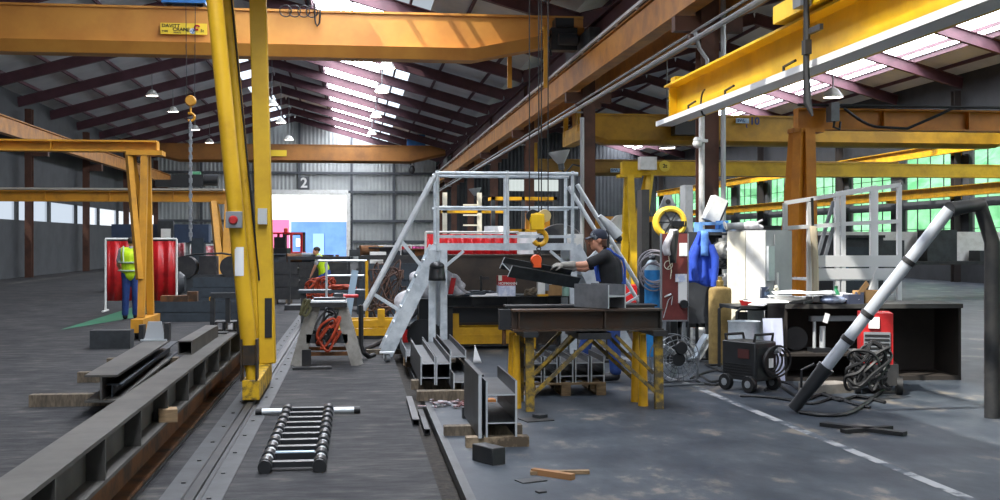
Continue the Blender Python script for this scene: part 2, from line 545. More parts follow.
# light trough above the right bay
# ------------------------------------------------------------------ end wall, side walls
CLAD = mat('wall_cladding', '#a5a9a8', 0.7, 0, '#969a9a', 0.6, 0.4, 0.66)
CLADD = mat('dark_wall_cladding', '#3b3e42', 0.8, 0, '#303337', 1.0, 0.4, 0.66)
YW = 90.0
DX0, DX1, DZ = xat(264, YW), xat(347, YW), 5.35
def ribwall(x0, x1, z0, z1, top=False):
    b = B()
    n = max(2, int((x1 - x0) / 0.3))
    for i in range(n):                            # trapezoid ribs, real depth
        a, c = x0 + (x1 - x0) * i / n, x0 + (x1 - x0) * (i + 1) / n
        wd = c - a
        za, zc = (zr(a) if top else z1), (zr(c) if top else z1)
        zt = min(za, zc)
        pr = [(a, 0), (a + wd*.35, 0), (a + wd*.5, -.03), (a + wd*.85, -.03), (c, 0)]
        for (xa, ya), (xb, yb) in zip(pr[:-1], pr[1:]):
            b.add([(xa, YW + ya, z0), (xb, YW + yb, z0), (xb, YW + yb, zt), (xa, YW + ya, zt)], [(0, 1, 2, 3)])
    b.bx(x0, x1, YW + .02, YW + .1, z0, min(zr(x0), zr(x1), z1) if not top else min(zr(x0), zr(x1)))
    return b
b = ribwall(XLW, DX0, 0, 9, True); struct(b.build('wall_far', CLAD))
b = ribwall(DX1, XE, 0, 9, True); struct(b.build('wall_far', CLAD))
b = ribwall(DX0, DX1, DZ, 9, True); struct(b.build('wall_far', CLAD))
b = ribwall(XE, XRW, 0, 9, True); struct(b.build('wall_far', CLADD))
GIRT = mat('girt_steel', '#4b4f55', 0.6)
for z in (1.6, 3.2, 5.45, 6.9):
    for xa, xb in ((XLW, DX0), (DX1, XE)) if z < DZ else ((XLW, XE),):
        struct(B().bx(xa, xb, YW - .28, YW - .1, z - .09, z + .09).build('trim_6', GIRT))
for x in (XLW + 3.5, XLW + 7.5, DX0 + 2.7, DX1 + .35, DX1 + 3.6):
    struct(B().bx(x - .09, x + .09, YW - .3, YW - .1, DZ + .1 if DX0 < x < DX1 else 0, zr(x) - .3).build('trim_7', GIRT))
# roller door housing and jambs
struct(B().bx(DX0 - .1, DX1 + .1, YW - .35, YW - .1, DZ - .15, DZ + .25).build('door_1', WHT))
struct(B().bx(DX1 - .05, DX1 + .35, YW - .3, YW - .1, 0, DZ).build('door_2', WHT))
# open daylight outside the far door
struct(B().bx(-60, 60, 91, 190, -0.4, -0.02).build('ground', mat('yard_concrete', '#b9bab8', 0.8, 0, '#a9aaa8', 0.3, 0.4, 0.66)))
struct(B().bx(-40, 45, -80, -10, -0.4, -0.01).build('ground', MATS['yard_concrete']))
o = thing('outside_building', 'white building across the yard with a blue and a pink panel', 'building', (-4, 118, 0))
WB = mat('white_render', '#f4f4f6', 0.8)
B().bx(-22, 22, 0, 8, 0, 12).build('wall_block', WB, o)
x0, x1 = xat(291, 117.9) + 4, xat(352, 117.9) + 4
B().bx(x0, x1 + 6, -.1, 0, 0, 3.6).build('blue_cladding', mat('pale_blue_panel', '#4a70b4', 0.5, 0, '#5a80c0', .4, .4, .66), o)
B().bx(xat(262, 117.9) + 4, x0 - .2, -.1, 0, 0, 3.8).build('pink_cladding', mat('pink_panel', '#c85a86', 0.5), o)
B().bx(x0 + 2.2, x0 + 3.3, -.16, -.1, 0, 2.4).build('glazed_door', mat('pale_glass', '#7fa2d4', 0.2), o)
B().bx(x0 + .5, x0 + 1.2, -.16, -.1, 1.1, 1.9).build('notice_panel', WHT, o)
# unseen wall added behind the camera for contrast, doorway sized for front light
struct(B().bx(XLW, -8.0, -8.2, -8, 0, 8.3).build('wall_near_added', CLADD))
struct(B().bx(2.0, XRW, -8.2, -8, 0, 8.3).build('wall_near_added', CLADD))
struct(B().bx(-8.0, 2.0, -8.2, -8, 6.2, 8.3).build('wall_near_added', CLADD))
# high window at the end of the right bay
nwin += 1
struct(B().bx(11.7, 16.0, YW - .14, YW - .10, 5.6, 6.5).build('window_%d' % nwin, pane_mat('end_window_sheet', '#dfe9e6', .3, .7)))
# left wall: dark, with bays of dirty glazing
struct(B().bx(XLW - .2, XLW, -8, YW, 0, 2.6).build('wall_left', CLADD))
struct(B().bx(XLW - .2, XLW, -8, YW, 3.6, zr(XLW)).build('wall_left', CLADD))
PANEW = pane_mat('dirty_side_glass', '#cfdcec', 0.45, 0.5)
for i in range(len(frames) - 1):
    nwin += 1
    struct(B().bx(XLW - .12, XLW - .1, frames[i] + .2, frames[i+1] - .2, 2.6, 3.6).build('window_%d' % nwin, PANEW))
    struct(B().bx(XLW - .2, XLW, frames[i] - .2, frames[i] + .2, 2.6, 3.6).build('wall_left', CLADD))
# right wall: sills, piers, glazing with planting outside
wz = (1.3, 3.0, 3.35, 5.5)
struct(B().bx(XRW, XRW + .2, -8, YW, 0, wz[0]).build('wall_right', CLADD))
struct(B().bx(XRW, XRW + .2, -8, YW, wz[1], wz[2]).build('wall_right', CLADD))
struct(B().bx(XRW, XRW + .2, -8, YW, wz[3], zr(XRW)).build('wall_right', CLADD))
PANEG = pane_mat('side_glass', '#e8f4ee', 0.8, 0.06)
for i in range(len(frames)):
    struct(B().bx(XRW - .05, XRW + .2, frames[i] - .55, frames[i] + .55, wz[0], wz[3]).build('wall_right', CLADD))
    if i + 1 < len(frames):
        y0, y1 = frames[i] + .55, frames[i+1] - .55
        for z0, z1 in ((wz[0], wz[1]), (wz[2], wz[3])):
            nwin += 1
            b = B().bx(XRW + .1, XRW + .11, y0, y1, z0, z1)
            o = struct(b.build('window_%d' % nwin, PANEG))
            b = B()
            for k in range(1, 4):
                yk = y0 + (y1 - y0) * k / 4; b.bx(XRW + .07, XRW + .12, yk - .012, yk + .012, z0, z1)
            zk = (z0 + z1) / 2; b.bx(XRW + .07, XRW + .12, y0, y1, zk - .012, zk + .012)
            b.build('glazing_bar', GIRT, o)
FOL = mat('leaves', '#3c8a56', 0.8, 0, '#6fb486', 0.9, 0.36, 0.62, 0.4)
struct(B().bx(XRW + .3, 80, -30, 130, -0.4, -0.02).build('ground', mat('yard_earth', '#6f7a58', 0.9)))
def bank(u, v):
    y = -20 + u * 150; s_ = v
    return (XRW + 5 + 16 * s_ + 1.4 * math.sin(y * .7 + s_ * 9) + random.uniform(-.5, .5), y,
            15.0 * s_ + 1.2 * math.sin(y * .43 + 3) + random.uniform(-.6, .6) - .5)
tag(B().grid(bank, 150, 18).build('foliage', FOL), 'bank of green leaves outside the side windows', 'foliage', kind='stuff')
# ------------------------------------------------------------------ overhead cranes
def box_girder(root, m, x0, x1, y, zb, zt, wdt, taper, rise, lip=0.28, left_taper=True):
    xl = x0 + (taper if left_taper else 0.0)
    zl = zb + (rise if left_taper else 0.0)
    prof = [(x0, zl), (xl, zb), (x1 - taper, zb), (x1, zb + rise), (x1, zt), (x0, zt)]
    b = B()
    n = len(prof)
    for yy in (y - wdt/2, y + wdt/2):
        pass
    vs = [(x, y - wdt/2, z) for x, z in prof] + [(x, y + wdt/2, z) for x, z in prof]
    fs = [tuple(range(n)), tuple(range(2*n - 1, n - 1, -1))] + [((i+1) % n, i, n + i, n + (i+1) % n) for i in range(n)]
    b.add(vs, fs)
    b.bx(x0, x1, y - wdt/2 - .06, y + wdt/2 + .06, zt - .03, zt + .03)
    b.build('girder', m, root, world=True)
    b = B()                                       # lower flange that follows the bend
    for (xa, za), (xb, zb2) in zip(prof[0:3], prof[1:4]):
        if abs(xa - xb) < 1e-6: continue
        vs = []
        for yy in (y - wdt/2 - .20, y + wdt/2 + .20):
            k_ = wdt/2 + .02 if yy > y else -wdt/2 - .02
            vs += [(xa, y + k_, za - .02), (xb, y + k_, zb2 - .02), (xb, yy, zb2 + lip), (xa, yy, za + lip)]
        b.add(vs, [(0,1,2,3), (7,6,5,4), (1,0,4,5), (3,2,6,7), (0,3,7,4), (2,1,5,6)])
    b.build('bottom_flange', m, root, world=True)

def end_carriage(root, x, y, zrail, m):
    B().bx(x - .14, x + .14, y - 1.7, y + 1.7, zrail + .16, zrail + .58).build('end_carriage', m, root, world=True)
    for yy in (y - 1.35, y + 1.35):
        B().lathe([(.001, -.07), (.2, -.07), (.2, .07), (.001, .07)], (x, yy, zrail + .24), (1, 0, 0), 18).build('wheel', STEELD, root, world=True)

YC = 31.0
xc0, xc1 = -13.7, 6.25
t31 = lambda px: YC / (math.cos(YAW) - 0) 
o = thing('overhead_crane', 'orange overhead travelling crane with a yellow name plate, spanning the hall nearest the roof', 'crane', (xat(300, YC), YC, 6.7))
zb1, zt1 = zz(56.3, 30.3), zz(11.0, 30.3)
box_girder(o, ORA, xc0, xc1 - .1, YC, zb1, zt1, .55, xc1 - .1 - xat(472, YC), .62)
end_carriage(o, xc1 - .08, YC, 6.62, DGR)
end_carriage(o, xc0 + .1, YC, 6.62, DGR)
# dark drive gear and hanging guards at the end
b = B()
b.bx(5.2, 5.9, YC - .75, YC - .35, 6.75, 7.35); b.lathe([(.001,0),(.16,0),(.16,.5),(.1,.55),(.001,.55)], (5.35, YC - .95, 7.0), (1,0,0), 14)
b.bx(5.3, 5.8, YC - .8, YC - .3, 7.35, 7.6); b.tube([(5.3, YC-.6, 7.3),(5.1,YC-.7,7.0),(5.2,YC-.75,6.6)], .03, 6)
b.build('drive_motor', BLKP, o, world=True)
b = B().bx(4.95, 5.08, YC - 1.0, YC - .94, 5.7, 7.35); b.bx(4.95, 5.08, YC - .94, YC - .3, 7.27, 7.35)
b.build('guard_bracket', ORB, o, world=True)
b = B().bx(4.2, 4.32, YC + .6, YC + .68, 5.9, 7.0); b.bx(4.2, 4.32, YC + .2, YC + .68, 6.95, 7.05)
b.build('guard_bracket', ORB, o, world=True)
# name plate
pc = [xat(163, YC), xat(209, YC)]
zc0, zc1 = zz(40.3, YC - .3), zz(29.5, YC - .3)
pl = B().bx(pc[0], pc[1], YC - .40, YC - .37, zc0, zc1).build('name_plate', mat('plate_yellow', '#e0c030', .5), o, world=True)
BLKT = mat('lettering_black', '#14140f', .6)
def wtext(body, m, parent, size, p, rot=(PI/2, 0, 0), align='LEFT', name='lettering', sx=1.0):
    q = root_matrix(parent).inverted() @ Vector(p)
    t_ = text(body, name, m, parent, size, q, rot, 0.003, align)
    t_.scale = (sx, 1, 1)
    return t_
ph = zc1 - zc0; pw = pc[1] - pc[0]
wtext('DAVITT', BLKT, pl, ph * .42, (pc[0] + .03, YC - .404, zc0 + ph * .74), sx=1.1)
wtext('CRANE', BLKT, pl, ph * .42, (pc[0] + pw * .26, YC - .404, zc0 + ph * .42), sx=1.1)
wtext('TYPE', BLKT, pl, ph * .25, (pc[0] + .03, YC - .404, zc0 + ph * .24))
wtext('HOISTS', BLKT, pl, ph * .2, (pc[0] + pw * .28, YC - .404, zc0 + ph * .14))
wtext('5t', BLKT, pl, ph * .36, (pc[0] + pw * .86, YC - .404, zc0 + ph * .34))
B().lathe([(.001, 0), (ph * .26, 0), (ph * .26, .008), (.001, .008)], (pc[0] + pw * .69, YC - .401, zc0 + ph * .3), (0, -1, 0), 14).build('emblem', mat('emblem_blue', '#4a6a90', .5, 0, '#d8dde2', 30, .45, .5), pl, world=True)
b = B(); b.torus((pc[0] + pw * .79, YC - .41, zc0 + ph * .62), ph * .2, ph * .09, (0, -1, 0), 14, 6, 0.3, 5.2)
b.build('emblem', RED, pl, world=True)
# blue hoist on the near crane with two falls of rope
hx = xat(186, YC)
o = thing('hoist', 'blue hoist unit riding above the orange crane at the edge of the roof', 'hoist', (hx, YC, zt1 + .04))
b = B().bx(-.55, .55, -.5, .3, .06, .75); b.bx(-.4, .1, -.56, .36, .75, .95); b.build('hoist_body', BLUP, o)
b = B().lathe([(.001, 0), (.24, 0), (.24, .5), (.001, .5)], (.55, 0, .42), (1, 0, 0), 16); b.build('drum_motor', BLUP, o)
for sx in (-.4, .4):
    B().lathe([(.001, -.06), (.1, -.06), (.1, .06), (.001, .06)], (sx, -.2, .1), (0, 1, 0), 12).build('wheel', STEELD, o)
# festoon cable loops over the top of the girder
o = thing('festoon_cable', 'black looped cable hanging over the top edge of the near orange crane', 'cable', (xat(300, YC), YC - .45, zt1 + .08))
b = B()
for px, d in ((282, .22), (291, .30), (300, .3), (308, .3)):
    x = xat(px, YC) - o.location.x
    b.torus((x + .12, 0, -.12 + .0), .15, .016, (0, 1, 0.08), 18, 6)
x = xat(318, YC) - o.location.x
b.tube([(x - .06, 0, .5), (x - .07, 0, -.2), (x - .05, 0, -.42), (x, 0, -.5), (x + .05, 0, -.42), (x + .07, 0, -.2), (x + .06, 0, .5)], .025, 6)
b.build('cable_loops', BLK, o)
B().tube([(-.6, 0, .22), (xat(322, YC) - o.location.x + .2, 0, .22)], .02, 6).build('carrier_rail', GREY, o)
# hook block under the hoist with a hanging chain
px, yb = 192.5, 105
t = YC * .99
o = thing('hook_block', 'small orange hook block on thin ropes under the blue hoist, with a long chain hanging', 'hook', (xat(px, YC - .1), YC - .45, zz(yb, t)))
b = B().lathe([(.001, -.08), (.12, -.08), (.145, -.03), (.145, .03), (.12, .08), (.001, .08)], (0, 0, 0), (0, 1, 0), 16); b.build('sheave', ORB, o)
b = B(); b.torus((0, 0, -.42), .1, .035, (0, 1, 0), 16, 6, -2.2, 2.2); b.tube([(0, 0, -.15), (0, 0, -.34)], .03); b.build('hook', ORB, o)
b = B()
for s_ in (-.1, .1):
    b.tube([(s_, 0, .1), (s_ * 1.2, 0, zt1 + .1 - o.location.z)], .010, 5)
b.build('rope', STEELD, o)
b = B(); z = -.5; k = 0
zend = zz(238, t) - o.location.z
while z > zend:
    b.bx(-.045 if k % 2 else -.02, .045 if k % 2 else .02, -.02 if k % 2 else -.045, .02 if k % 2 else .045, z - .12, z)
    z -= .10; k += 1
b.build('chain', GREY, o)

# far crane
YC2 = 77.0
o = thing('overhead_crane', 'rusty orange overhead crane farthest away, close to the end wall above the door', 'crane', (xat(300, YC2), YC2, 6.7))
za, zb_ = zz(163.5, YC2), zz(146.5, YC2)
box_girder(o, mat('rust_orange_paint', '#96642c', .6, 0, '#7a5228', .8, .4, .66), -13.7, 6.0, YC2, za, zb_, .6, 6.0 - xat(410, YC2), .55, .12)
end_carriage(o, 6.15, YC2, 6.62, DGR)
end_carriage(o, -13.8, YC2, 6.62, DGR)
pl = B().bx(xat(270, YC2), xat(287, YC2), YC2 - .46, YC2 - .42, zz(158, YC2), zz(152, YC2)).build('name_plate', MATS['plate_yellow'], o, world=True)
o2 = thing('hoist', 'tiny blue hoist on top of the far crane near its right end', 'hoist', (xat(416, YC2), YC2, zb_ + .03))
B().bx(-.6, .6, -.3, .3, 0, .75).build('hoist_body', BLUP, o2)
B().lathe([(.001, 0), (.2, 0), (.2, .5), (.001, .5)], (.6, 0, .3), (1, 0, 0), 12).build('drum_motor', BLUP, o2)
o2 = thing('hook_block', 'tiny hook block hanging under the far crane beside the number two wall', 'hook', (xat(412, YC2), YC2 - .1, zz(170, YC2)))
b = B(); b.ball((0, 0, 0), (.2, .15, .3)); b.build('block', STEELD, o2)
b = B().tube([(-.12, 0, .2), (-.12, 0, .9)], .03, 5); b.tube([(.12, 0, .2), (.12, 0, .9)], .03, 5); b.build('rope', STEELD, o2)

# right bay overhead crane, two of them
GOLD = mat('ochre_paint', '#b98d16', .5, 0, '#96700f', 1.4, .40, .66)
YR = 37.0
o = thing('overhead_crane', 'broad ochre overhead crane of the right bay with a blue and white capacity plate', 'crane', (xat(760, YR), YR, 5.6))
za, zb_ = zz(142, YR), zz(113, YR)
box_girder(o, GOLD, 7.1, 22.6, YR, za, zb_, .6, 1.0, .3, .1)
za2 = za
b = B().bx(7.0, 7.4, YR - 1.5, YR + 1.5, za - .3 + .3, za + .5); b.build('end_carriage', GOLD, o, world=True)
for yy in (YR - 1.2, YR + 1.2):
    B().bx(6.98, 7.12, yy - .1, yy + .1, za + .3, 6.56).build('carriage_leg', GOLD, o, world=True)
pl = B().bx(xat(731.5, YR), xat(744.5, YR), YR - .45, YR - .42, zz(120.5, YR), zz(115.5, YR)).build('capacity_plate', mat('plate_blue_white', '#b9d2e6', .5, 0, '#8fb0cc', 6, .4, .6), o, world=True)
NAVY = mat('lettering_blue', '#12336f', .6)
wtext('SWL', NAVY, pl, .13, (xat(733, YR), YR - .455, zz(118, YR)))
wtext('10', NAVY, pl, .34, (xat(745, YR), YR - .455, zz(118.5, YR)))
wtext('t', NAVY, pl, .2, (xat(741, YR), YR - .455, zz(123, YR)))
# small dark trolley hanging at its left
o = thing('hoist', 'dark hoist block hung under the ochre crane by the brown column', 'hoist', (xat(688, YR - .6), YR - .6, zz(134, YR)))
b = B().bx(-.5, .5, -.25, .25, 0, .55); b.lathe([(.001, 0), (.2, 0), (.2, .35), (.001, .35)], (.5, 0, .3), (1, 0, 0), 14); b.build('hoist_body', BLKP, o)
B().bx(-.45, .45, -.24, .2, .55, .95).build('trolley', GREY, o)

YR2 = 46.0
o = thing('overhead_crane', 'dim brown crane girder behind the ochre one with a small blue plate', 'crane', (xat(560, YR2), YR2, 5))
za, zb_ = zz(174, YR2), zz(159, YR2)
box_girder(o, mat('dim_ochre', '#8f6f2c', .6, 0, '#7a5a24', 1.0, .4, .66), 7.1, 22.6, YR2, za, zb_, .5, .8, .2, .08)
for yy in (YR2 - 1.2, YR2 + 1.2):
    B().bx(6.98, 7.12, yy - .1, yy + .1, za, 6.56).build('carriage_leg', GOLD, o, world=True)
pl = B().bx(xat(608.5, YR2), xat(619, YR2), YR2 - .4, YR2 - .36, zz(171.5, YR2), zz(167.5, YR2)).build('capacity_plate', MATS['plate_blue_white'], o, world=True)
wtext('SWL 5', NAVY, pl, .15, (xat(609, YR2), YR2 - .41, zz(169.5, YR2)))

OLIVE = mat('olive_yellow_paint', '#d8b018', .5, 0, '#b89212', 2.0, .40, .66)
# semi-goliath cranes: a girder, a V of two legs on a wheeled foot
def semi(name, label, Y, pxv, wv, pxd_top, pxd_bot, y_leg_top, y_g0, y_g1, x_end, m, zfoot_px=None, gw=.3, ytwo=1.4, foot=True, xleg=None, zj=.40):
    xv = xat(pxv, Y) if xleg is None else xleg
    o = thing(name, label, 'crane', (xv, Y, 0))
    z0, z1 = zz(y_g0, Y), zz(y_g1, Y)
    xa = min(xv - .35, x_end); xb = max(xv + .35, x_end)
    if x_end > xv: xa = xv - .2
    else: xb = xv + .2
    b = B()
    b.prism(hsec(gw, z1 - z0, .03, .02), (xa, Y, (z0+z1)/2), (xb, Y, (z0+z1)/2))
    n = max(2, int((xb - xa) / 1.6))
    if m is OLIVE: b.bx(xa, xb, Y - gw/2 + .02, Y + gw/2 - .02, z0 + .02, z1 - .02)
    for i in range(n + 1):
        x = xa + (xb - xa) * i / n
        b.bx(x - .01, x + .01, Y - gw/2 + .03, Y + gw/2 - .03, z0 + .03, z1 - .03)
    b.build('girder', m, o, world=True)
    xt, xb2 = xat(pxd_top, Y), xat(pxd_bot, Y)
    for s_ in (-1, 1):
        yt, yb = Y + s_ * .12, Y + s_ * ytwo / 2
        B().bar((xv, yb, .35), (xv, yt, z0), wv, wv).build('leg', m, o, world=True)
        B().bar((xb2, yb, zj), (xt, yt, z0), wv * .85, wv * .85).build('leg', m, o, world=True)
    B().bx(xv - .3, xv + .3, Y - .2, Y + .2, z0 - .06, z0 + .02).build('leg_head', m, o, world=True)
    B().bx(xv - .10, xv + .10, Y - ytwo/2 - .4, Y + ytwo/2 + .4, .12, .34).build('end_carriage', m, o, world=True)
    for s_ in (-1, 1):
        B().lathe([(.001, -.05), (.13, -.05), (.13, .05), (.001, .05)], (xv, Y + s_ * (ytwo/2 + .2), .135), (1, 0, 0), 14).build('wheel', STEELD, o, world=True)
    return o, z0, z1
og, z0, z1 = semi('goliath_crane', 'yellow V-legged goliath crane in the right bay with a white control box on its girder', 30.0, 629, .17, 649, 631, 173, 174, 160, 22.0, OLIVE, zj=.6)
YG = 30.0
B().bx(xat(636, YG), xat(652, YG), YG - .5, YG - .2, zz(169, YG), zz(156, YG)).build('control_box', WHT, og, world=True)
b = B().lathe([(.001, 0), (.15, 0), (.15, .012), (.001, .012)], (xat(663, YG), YG - .165, zz(164.5, YG)), (0, -1, 0), 20)
pl = b.build('capacity_disc', mat('disc_yellow', '#d8c040', .5), og, world=True); pl.scale = (1, 1, 1)
wtext('2t', BLKT, pl, .14, (xat(661, YG), YG - .185, zz(164.5, YG)))
OR2 = mat('deep_orange_paint', '#c27c14', .5, 0, '#a86810', 2.0, .40, .66)
od, z0, z1 = semi('goliath_crane', 'orange goliath crane with leaning legs behind the white cabinet', 21.5, 806, .2, 797, 787, 125, 125, 103, 22.6, OR2, ytwo=.6)
YD = 21.5
b = B().bx(xat(822, YD), xat(830, YD), YD - .45, YD - .2, zz(118, YD), zz(99, YD)); b.build('control_box', GREY, od, world=True)
b = B(); b.tube([(xat(792, YD), YD - .3, zz(101, YD)), (xat(1000, YD), YD - .3, zz(101, YD))], .03, 6)
pts = []
for i in range(7):
    pxx = 838 + i * 6; pts.append((xat(pxx, YD), YD - .3, zz(104 + 19 * math.sin(i / 6 * PI / 2), YD)))
pts += [(xat(900, YD), YD - .3, zz(124, YD)), (xat(930, YD), YD - .3, zz(110, YD)), (xat(945, YD), YD - .3, zz(102, YD))]
b.tube(pts, .03, 6)
b.tube([(xat(826, YD), YD - .4, zz(118, YD)), (xat(825, YD), YD - .4, zz(124, YD)), (xat(832, YD), YD - .35, zz(126, YD)), (xat(834, YD), YD - .3, zz(118, YD))], .025, 6)
b.build('festoon_cable', BLK, od, world=True)
# wall mounted light runways along the right wall
for z, x in ((3.62, XRW - .5), (5.35, XRW - .45)):
    b = B().prism(hsec(.2, .42, .03, .02), (x, 10, z), (x, 88, z))
    for yy in frames[3:]:
        b.bx(x, XRW - .1, yy - .1, yy + .1, z - .3, z - .2)
    struct(b.build('wall_runway', YEL))
# left side goliaths
ol, z0, z1 = semi('goliath_crane', 'orange goliath crane with paired legs beside the man in the yellow vest', 20.6, 146, .115, 130, 144.5, 155, 155, 144, -14.0, ORB, ytwo=.9, zj=1.0)
ol2, z0, z1 = semi('goliath_crane', 'orange goliath crane with a pale top flange behind the hanging chain', 34.0, 229, .2, 213.5, 225, 203, 203, 192.5, -14.0, ORB, ytwo=1.8)
B().bx(-13.8, xat(224, 34.0), 33.8, 34.2, zz(191.8, 34), zz(190, 34)).build('top_plate', mat('pale_flange', '#a9a49a', .5), ol2, world=True)
o = thing('hoist', 'black and green hoist trolley on top of the pale-flanged goliath girder', 'hoist', (xat(190, 34.0), 34.0, zz(190, 34)))
b = B().bx(-.5, .4, -.2, .2, .05, .4); b.lathe([(.001, 0), (.17, 0), (.17, .4), (.001, .4)], (.4, 0, .25), (1, 0, 0), 14); b.bx(-.95, -.5, -.15, .15, .05, .25); b.build('hoist_body', BLKP, o)
b = B().lathe([(.001, 0), (.2, 0), (.2, .3), (.001, .3)], (0, 0, .3), (1, 0, 0), 14); b.build('drum', mat('green_paint', '#2f6a48', .5), o)

# ------------------------------------------------------------------ yellow jib beam at upper right
JX = 5.05
JY1 = 5.05 / math.tan(math.atan((677 - 500) / F) + YAW)
tj = 5.05 * math.sin(YAW) + JY1 * math.cos(YAW)
jz0, jz1 = zz(121, tj), zz(86, tj)
o = thing('jib_crane', 'bright lemon yellow jib beam reaching out of the picture at upper right', 'crane', (JX, 6.2, 0))
b = B().prism(hsec(.42, jz1 - jz0, .03, .02), (JX, 6.2, (jz0 + jz1) / 2), (JX, JY1, (jz0 + jz1) / 2))
b.bx(JX - .13, JX + .13, JY1 - .02, JY1 + .02, jz0, jz1); b.bx(JX - .1, JX + .1, JY1 - .25, JY1, jz1, jz1 + .12)
b.build('jib_beam', YELL, o, world=True)
b = B().bx(JX - .20, JX + .02, 6.6, JY1 + .35, jz0 - .05, jz0 - .01); b.bx(JX - .25, JX - .22, 6.6, JY1 + .35, jz0 - .055, jz0 + .02)
b.build('lower_track', mat('pale_track', '#c9cbcc', .45), o, world=True)
b = B().tube([(JX, 6.2, 0), (JX, 6.2, jz1 + .3)], .17, 16); b.bx(JX - .4, JX + .4, 5.8, 6.6, 0, .05)
b.build('mast', YELL, o, world=True)
for yy in (JY1 - 1.2, JY1 - 2.9, JY1 - 5.0):
    B().tube([(JX - .17, yy, jz0 - .02), (JX - .17, yy, jz0 + .1), (JX - .17, yy - .35, jz0 + .12)], .018, 6).build('cable_clip', BLK, o, world=True)
B().torus((JX - .17, JY1 - 2.0, jz0 + .05), .18, .014, (1, 0, 0), 14, 5, 0, PI).build('cable_loop', BLK, o, world=True)
# trolley frame riding on top of it, with its pendant cable
tY = JX / math.tan(math.atan((838 - 500) / F) + YAW)
o = thing('jib_trolley', 'yellow box framed trolley riding on the lemon jib beam with a black pendant cable', 'trolley', (JX, tY, jz1 + .0))
B().bx(-.28, -.06, -.9, 1.15, .04, .24).build('side_frame', YELL, o)
B().bx(.06, .28, -.9, 1.15, .04, .24).build('side_frame', YELL, o)
b = B().bx(-.3, .3, -.1, .3, .24, .62); b.bx(-.36, .36, -.16, .36, .2, .26); b.build('hoist_housing', YELL, o)
B().bx(-.42, -.30, -.02, .2, .02, .2).build('junction_box', GREY, o)
b = B(); b.tube([(-.36, -.05, .6), (-.37, -.05, .1), (-.36, -.04, -.3), (-.37, -.05, -.62), (-.36, -.06, -1.0), (-.33, -.12, -1.15)], [.03, .03, .04, .035, .045, .012], 8)
b.bx(-.4, -.33, -.1, 0, -.5, -.35); b.bx(-.37, -.33, -.4, -.1, -.3, -.24)
b.build('pendant_cable', BLK, o)

# ------------------------------------------------------------------ high bay lamps
GLOW = emit('lamp_lens', '#fff1dc', 14.0)
def bay_lamp(x, y, z, label, group, first=[None]):
    if first[0] is None:
        o = thing('high_bay_lamp', label, 'lamp', (x, y, z), 0, group)
        B().lathe([(.06, .30), (.16, .24), (.30, .04), (.31, .0), (.29, .0), (.14, .2)], n=18).build('lamp_shade', WHT, o)
        B().lathe([(.001, .03), (.275, .03), (.275, .012), (.001, .012)], n=18).build('lens', GLOW, o)
        first[0] = o
        r_ = o
    else:
        r_ = dup(first[0], (x, y, z), 0, label, group)
        for c_ in kids(r_):
            if c_.name.startswith('drop_rod'): bpy.data.objects.remove(c_)
    B().tube([(0, 0, .28), (0, 0, zr(x) - z - .004)], .02, 6).build('drop_rod', GREY, r_)
    return r_
rowsL = [(152, 96), (173, 112), (195, 130), (209.5, 143)]
nth = ['nearest', 'second', 'third', 'farthest']
for i, (px, py) in enumerate(rowsL):
    Y = 9.6 / math.tan(-(math.atan((px - 500) / F) + YAW)); X = -9.6
    bay_lamp(X, Y, zz(py, Y * math.cos(YAW) + X * math.sin(YAW)), 'small lit high bay lamp, %s in the row over the left side' % nth[i], 'high bay lamps over the left side')
for i, (px, py) in enumerate([(272, 105), (281, 123), (289, 140)]):
    Y = 4.2 / math.tan(-(math.atan((px - 500) / F) + YAW)); X = -4.2
    bay_lamp(X, Y, zz(py, Y * math.cos(YAW) + X * math.sin(YAW)), 'small lit high bay lamp, %s in the row under the roof ridge' % ['nearest', 'middle', 'farthest'][i], 'high bay lamps under the ridge')
for i, (px, py, Y) in enumerate([(387, 68, 40), (382, 92, 47.5), (376, 117, 60), (372, 134, 76)]):
    X = xat(px, Y)
    bay_lamp(X, Y, zz(py, Y * math.cos(YAW)), 'lit high bay lamp with a thin rod, %s in the row beside the bright rooflights' % nth[i], 'high bay lamps by the rooflights')
X, Y = xat(833, 33), 33.0
bay_lamp(X, Y, zz(91, 33), 'small pale lamp hanging beneath the right bay roof above the orange goliath', 'lamps in the right bay')
bay_lamp(xat(667, 40), 40.0, zz(146, 40), 'small pale lamp above the white control box of the yellow goliath', 'lamps in the right bay')
# bell shaped reflector lamps on the columns
def bell(px, py, Y, s_, label, tilt):
    o = thing('reflector_lamp', label, 'lamp', (xat(px, Y), Y, zz(py, Y)), 0, 'grey bell lamps on the columns')
    o.rotation_euler = (0, tilt, 0)
    B().lathe([(s_, 0), (s_ * .96, .04), (s_ * .55, s_ * .8), (s_ * .3, s_ * 1.15), (s_ * .25, s_ * 1.15), (s_ * .5, s_ * .8), (s_ * .92, .03)], n=24).build('lamp_shade', mat('lamp_grey', '#8f9294', .5), o)
    B().lathe([(.001, s_ * 1.1), (s_ * .28, s_ * 1.1), (s_ * .28, s_ * 1.7), (.001, s_ * 1.75)], n=14).build('lamp_holder', DGR, o)
    q_ = root_matrix(o) @ Vector((0, 0, s_ * 1.7))
    cyy = min(col_y, key=lambda c_: abs(c_ - Y))
    e_ = Vector((6.40, cyy - .05, q_.z + .15))
    B().tube([q_, q_ + Vector((.1, 0, -.1)), (q_ + e_) / 2 + Vector((0, 0, .1)), e_], s_ * .08, 6).build('bracket_arm', STEELD, o, world=True)
bell(559, 150, 31.0, .30, 'grey bell shaped reflector lamp tilted up beside the second brown column', R(171))
bell(475, 188, 53, .3, 'smaller grey bell reflector lamp above the middle of the white guard rail', R(172))
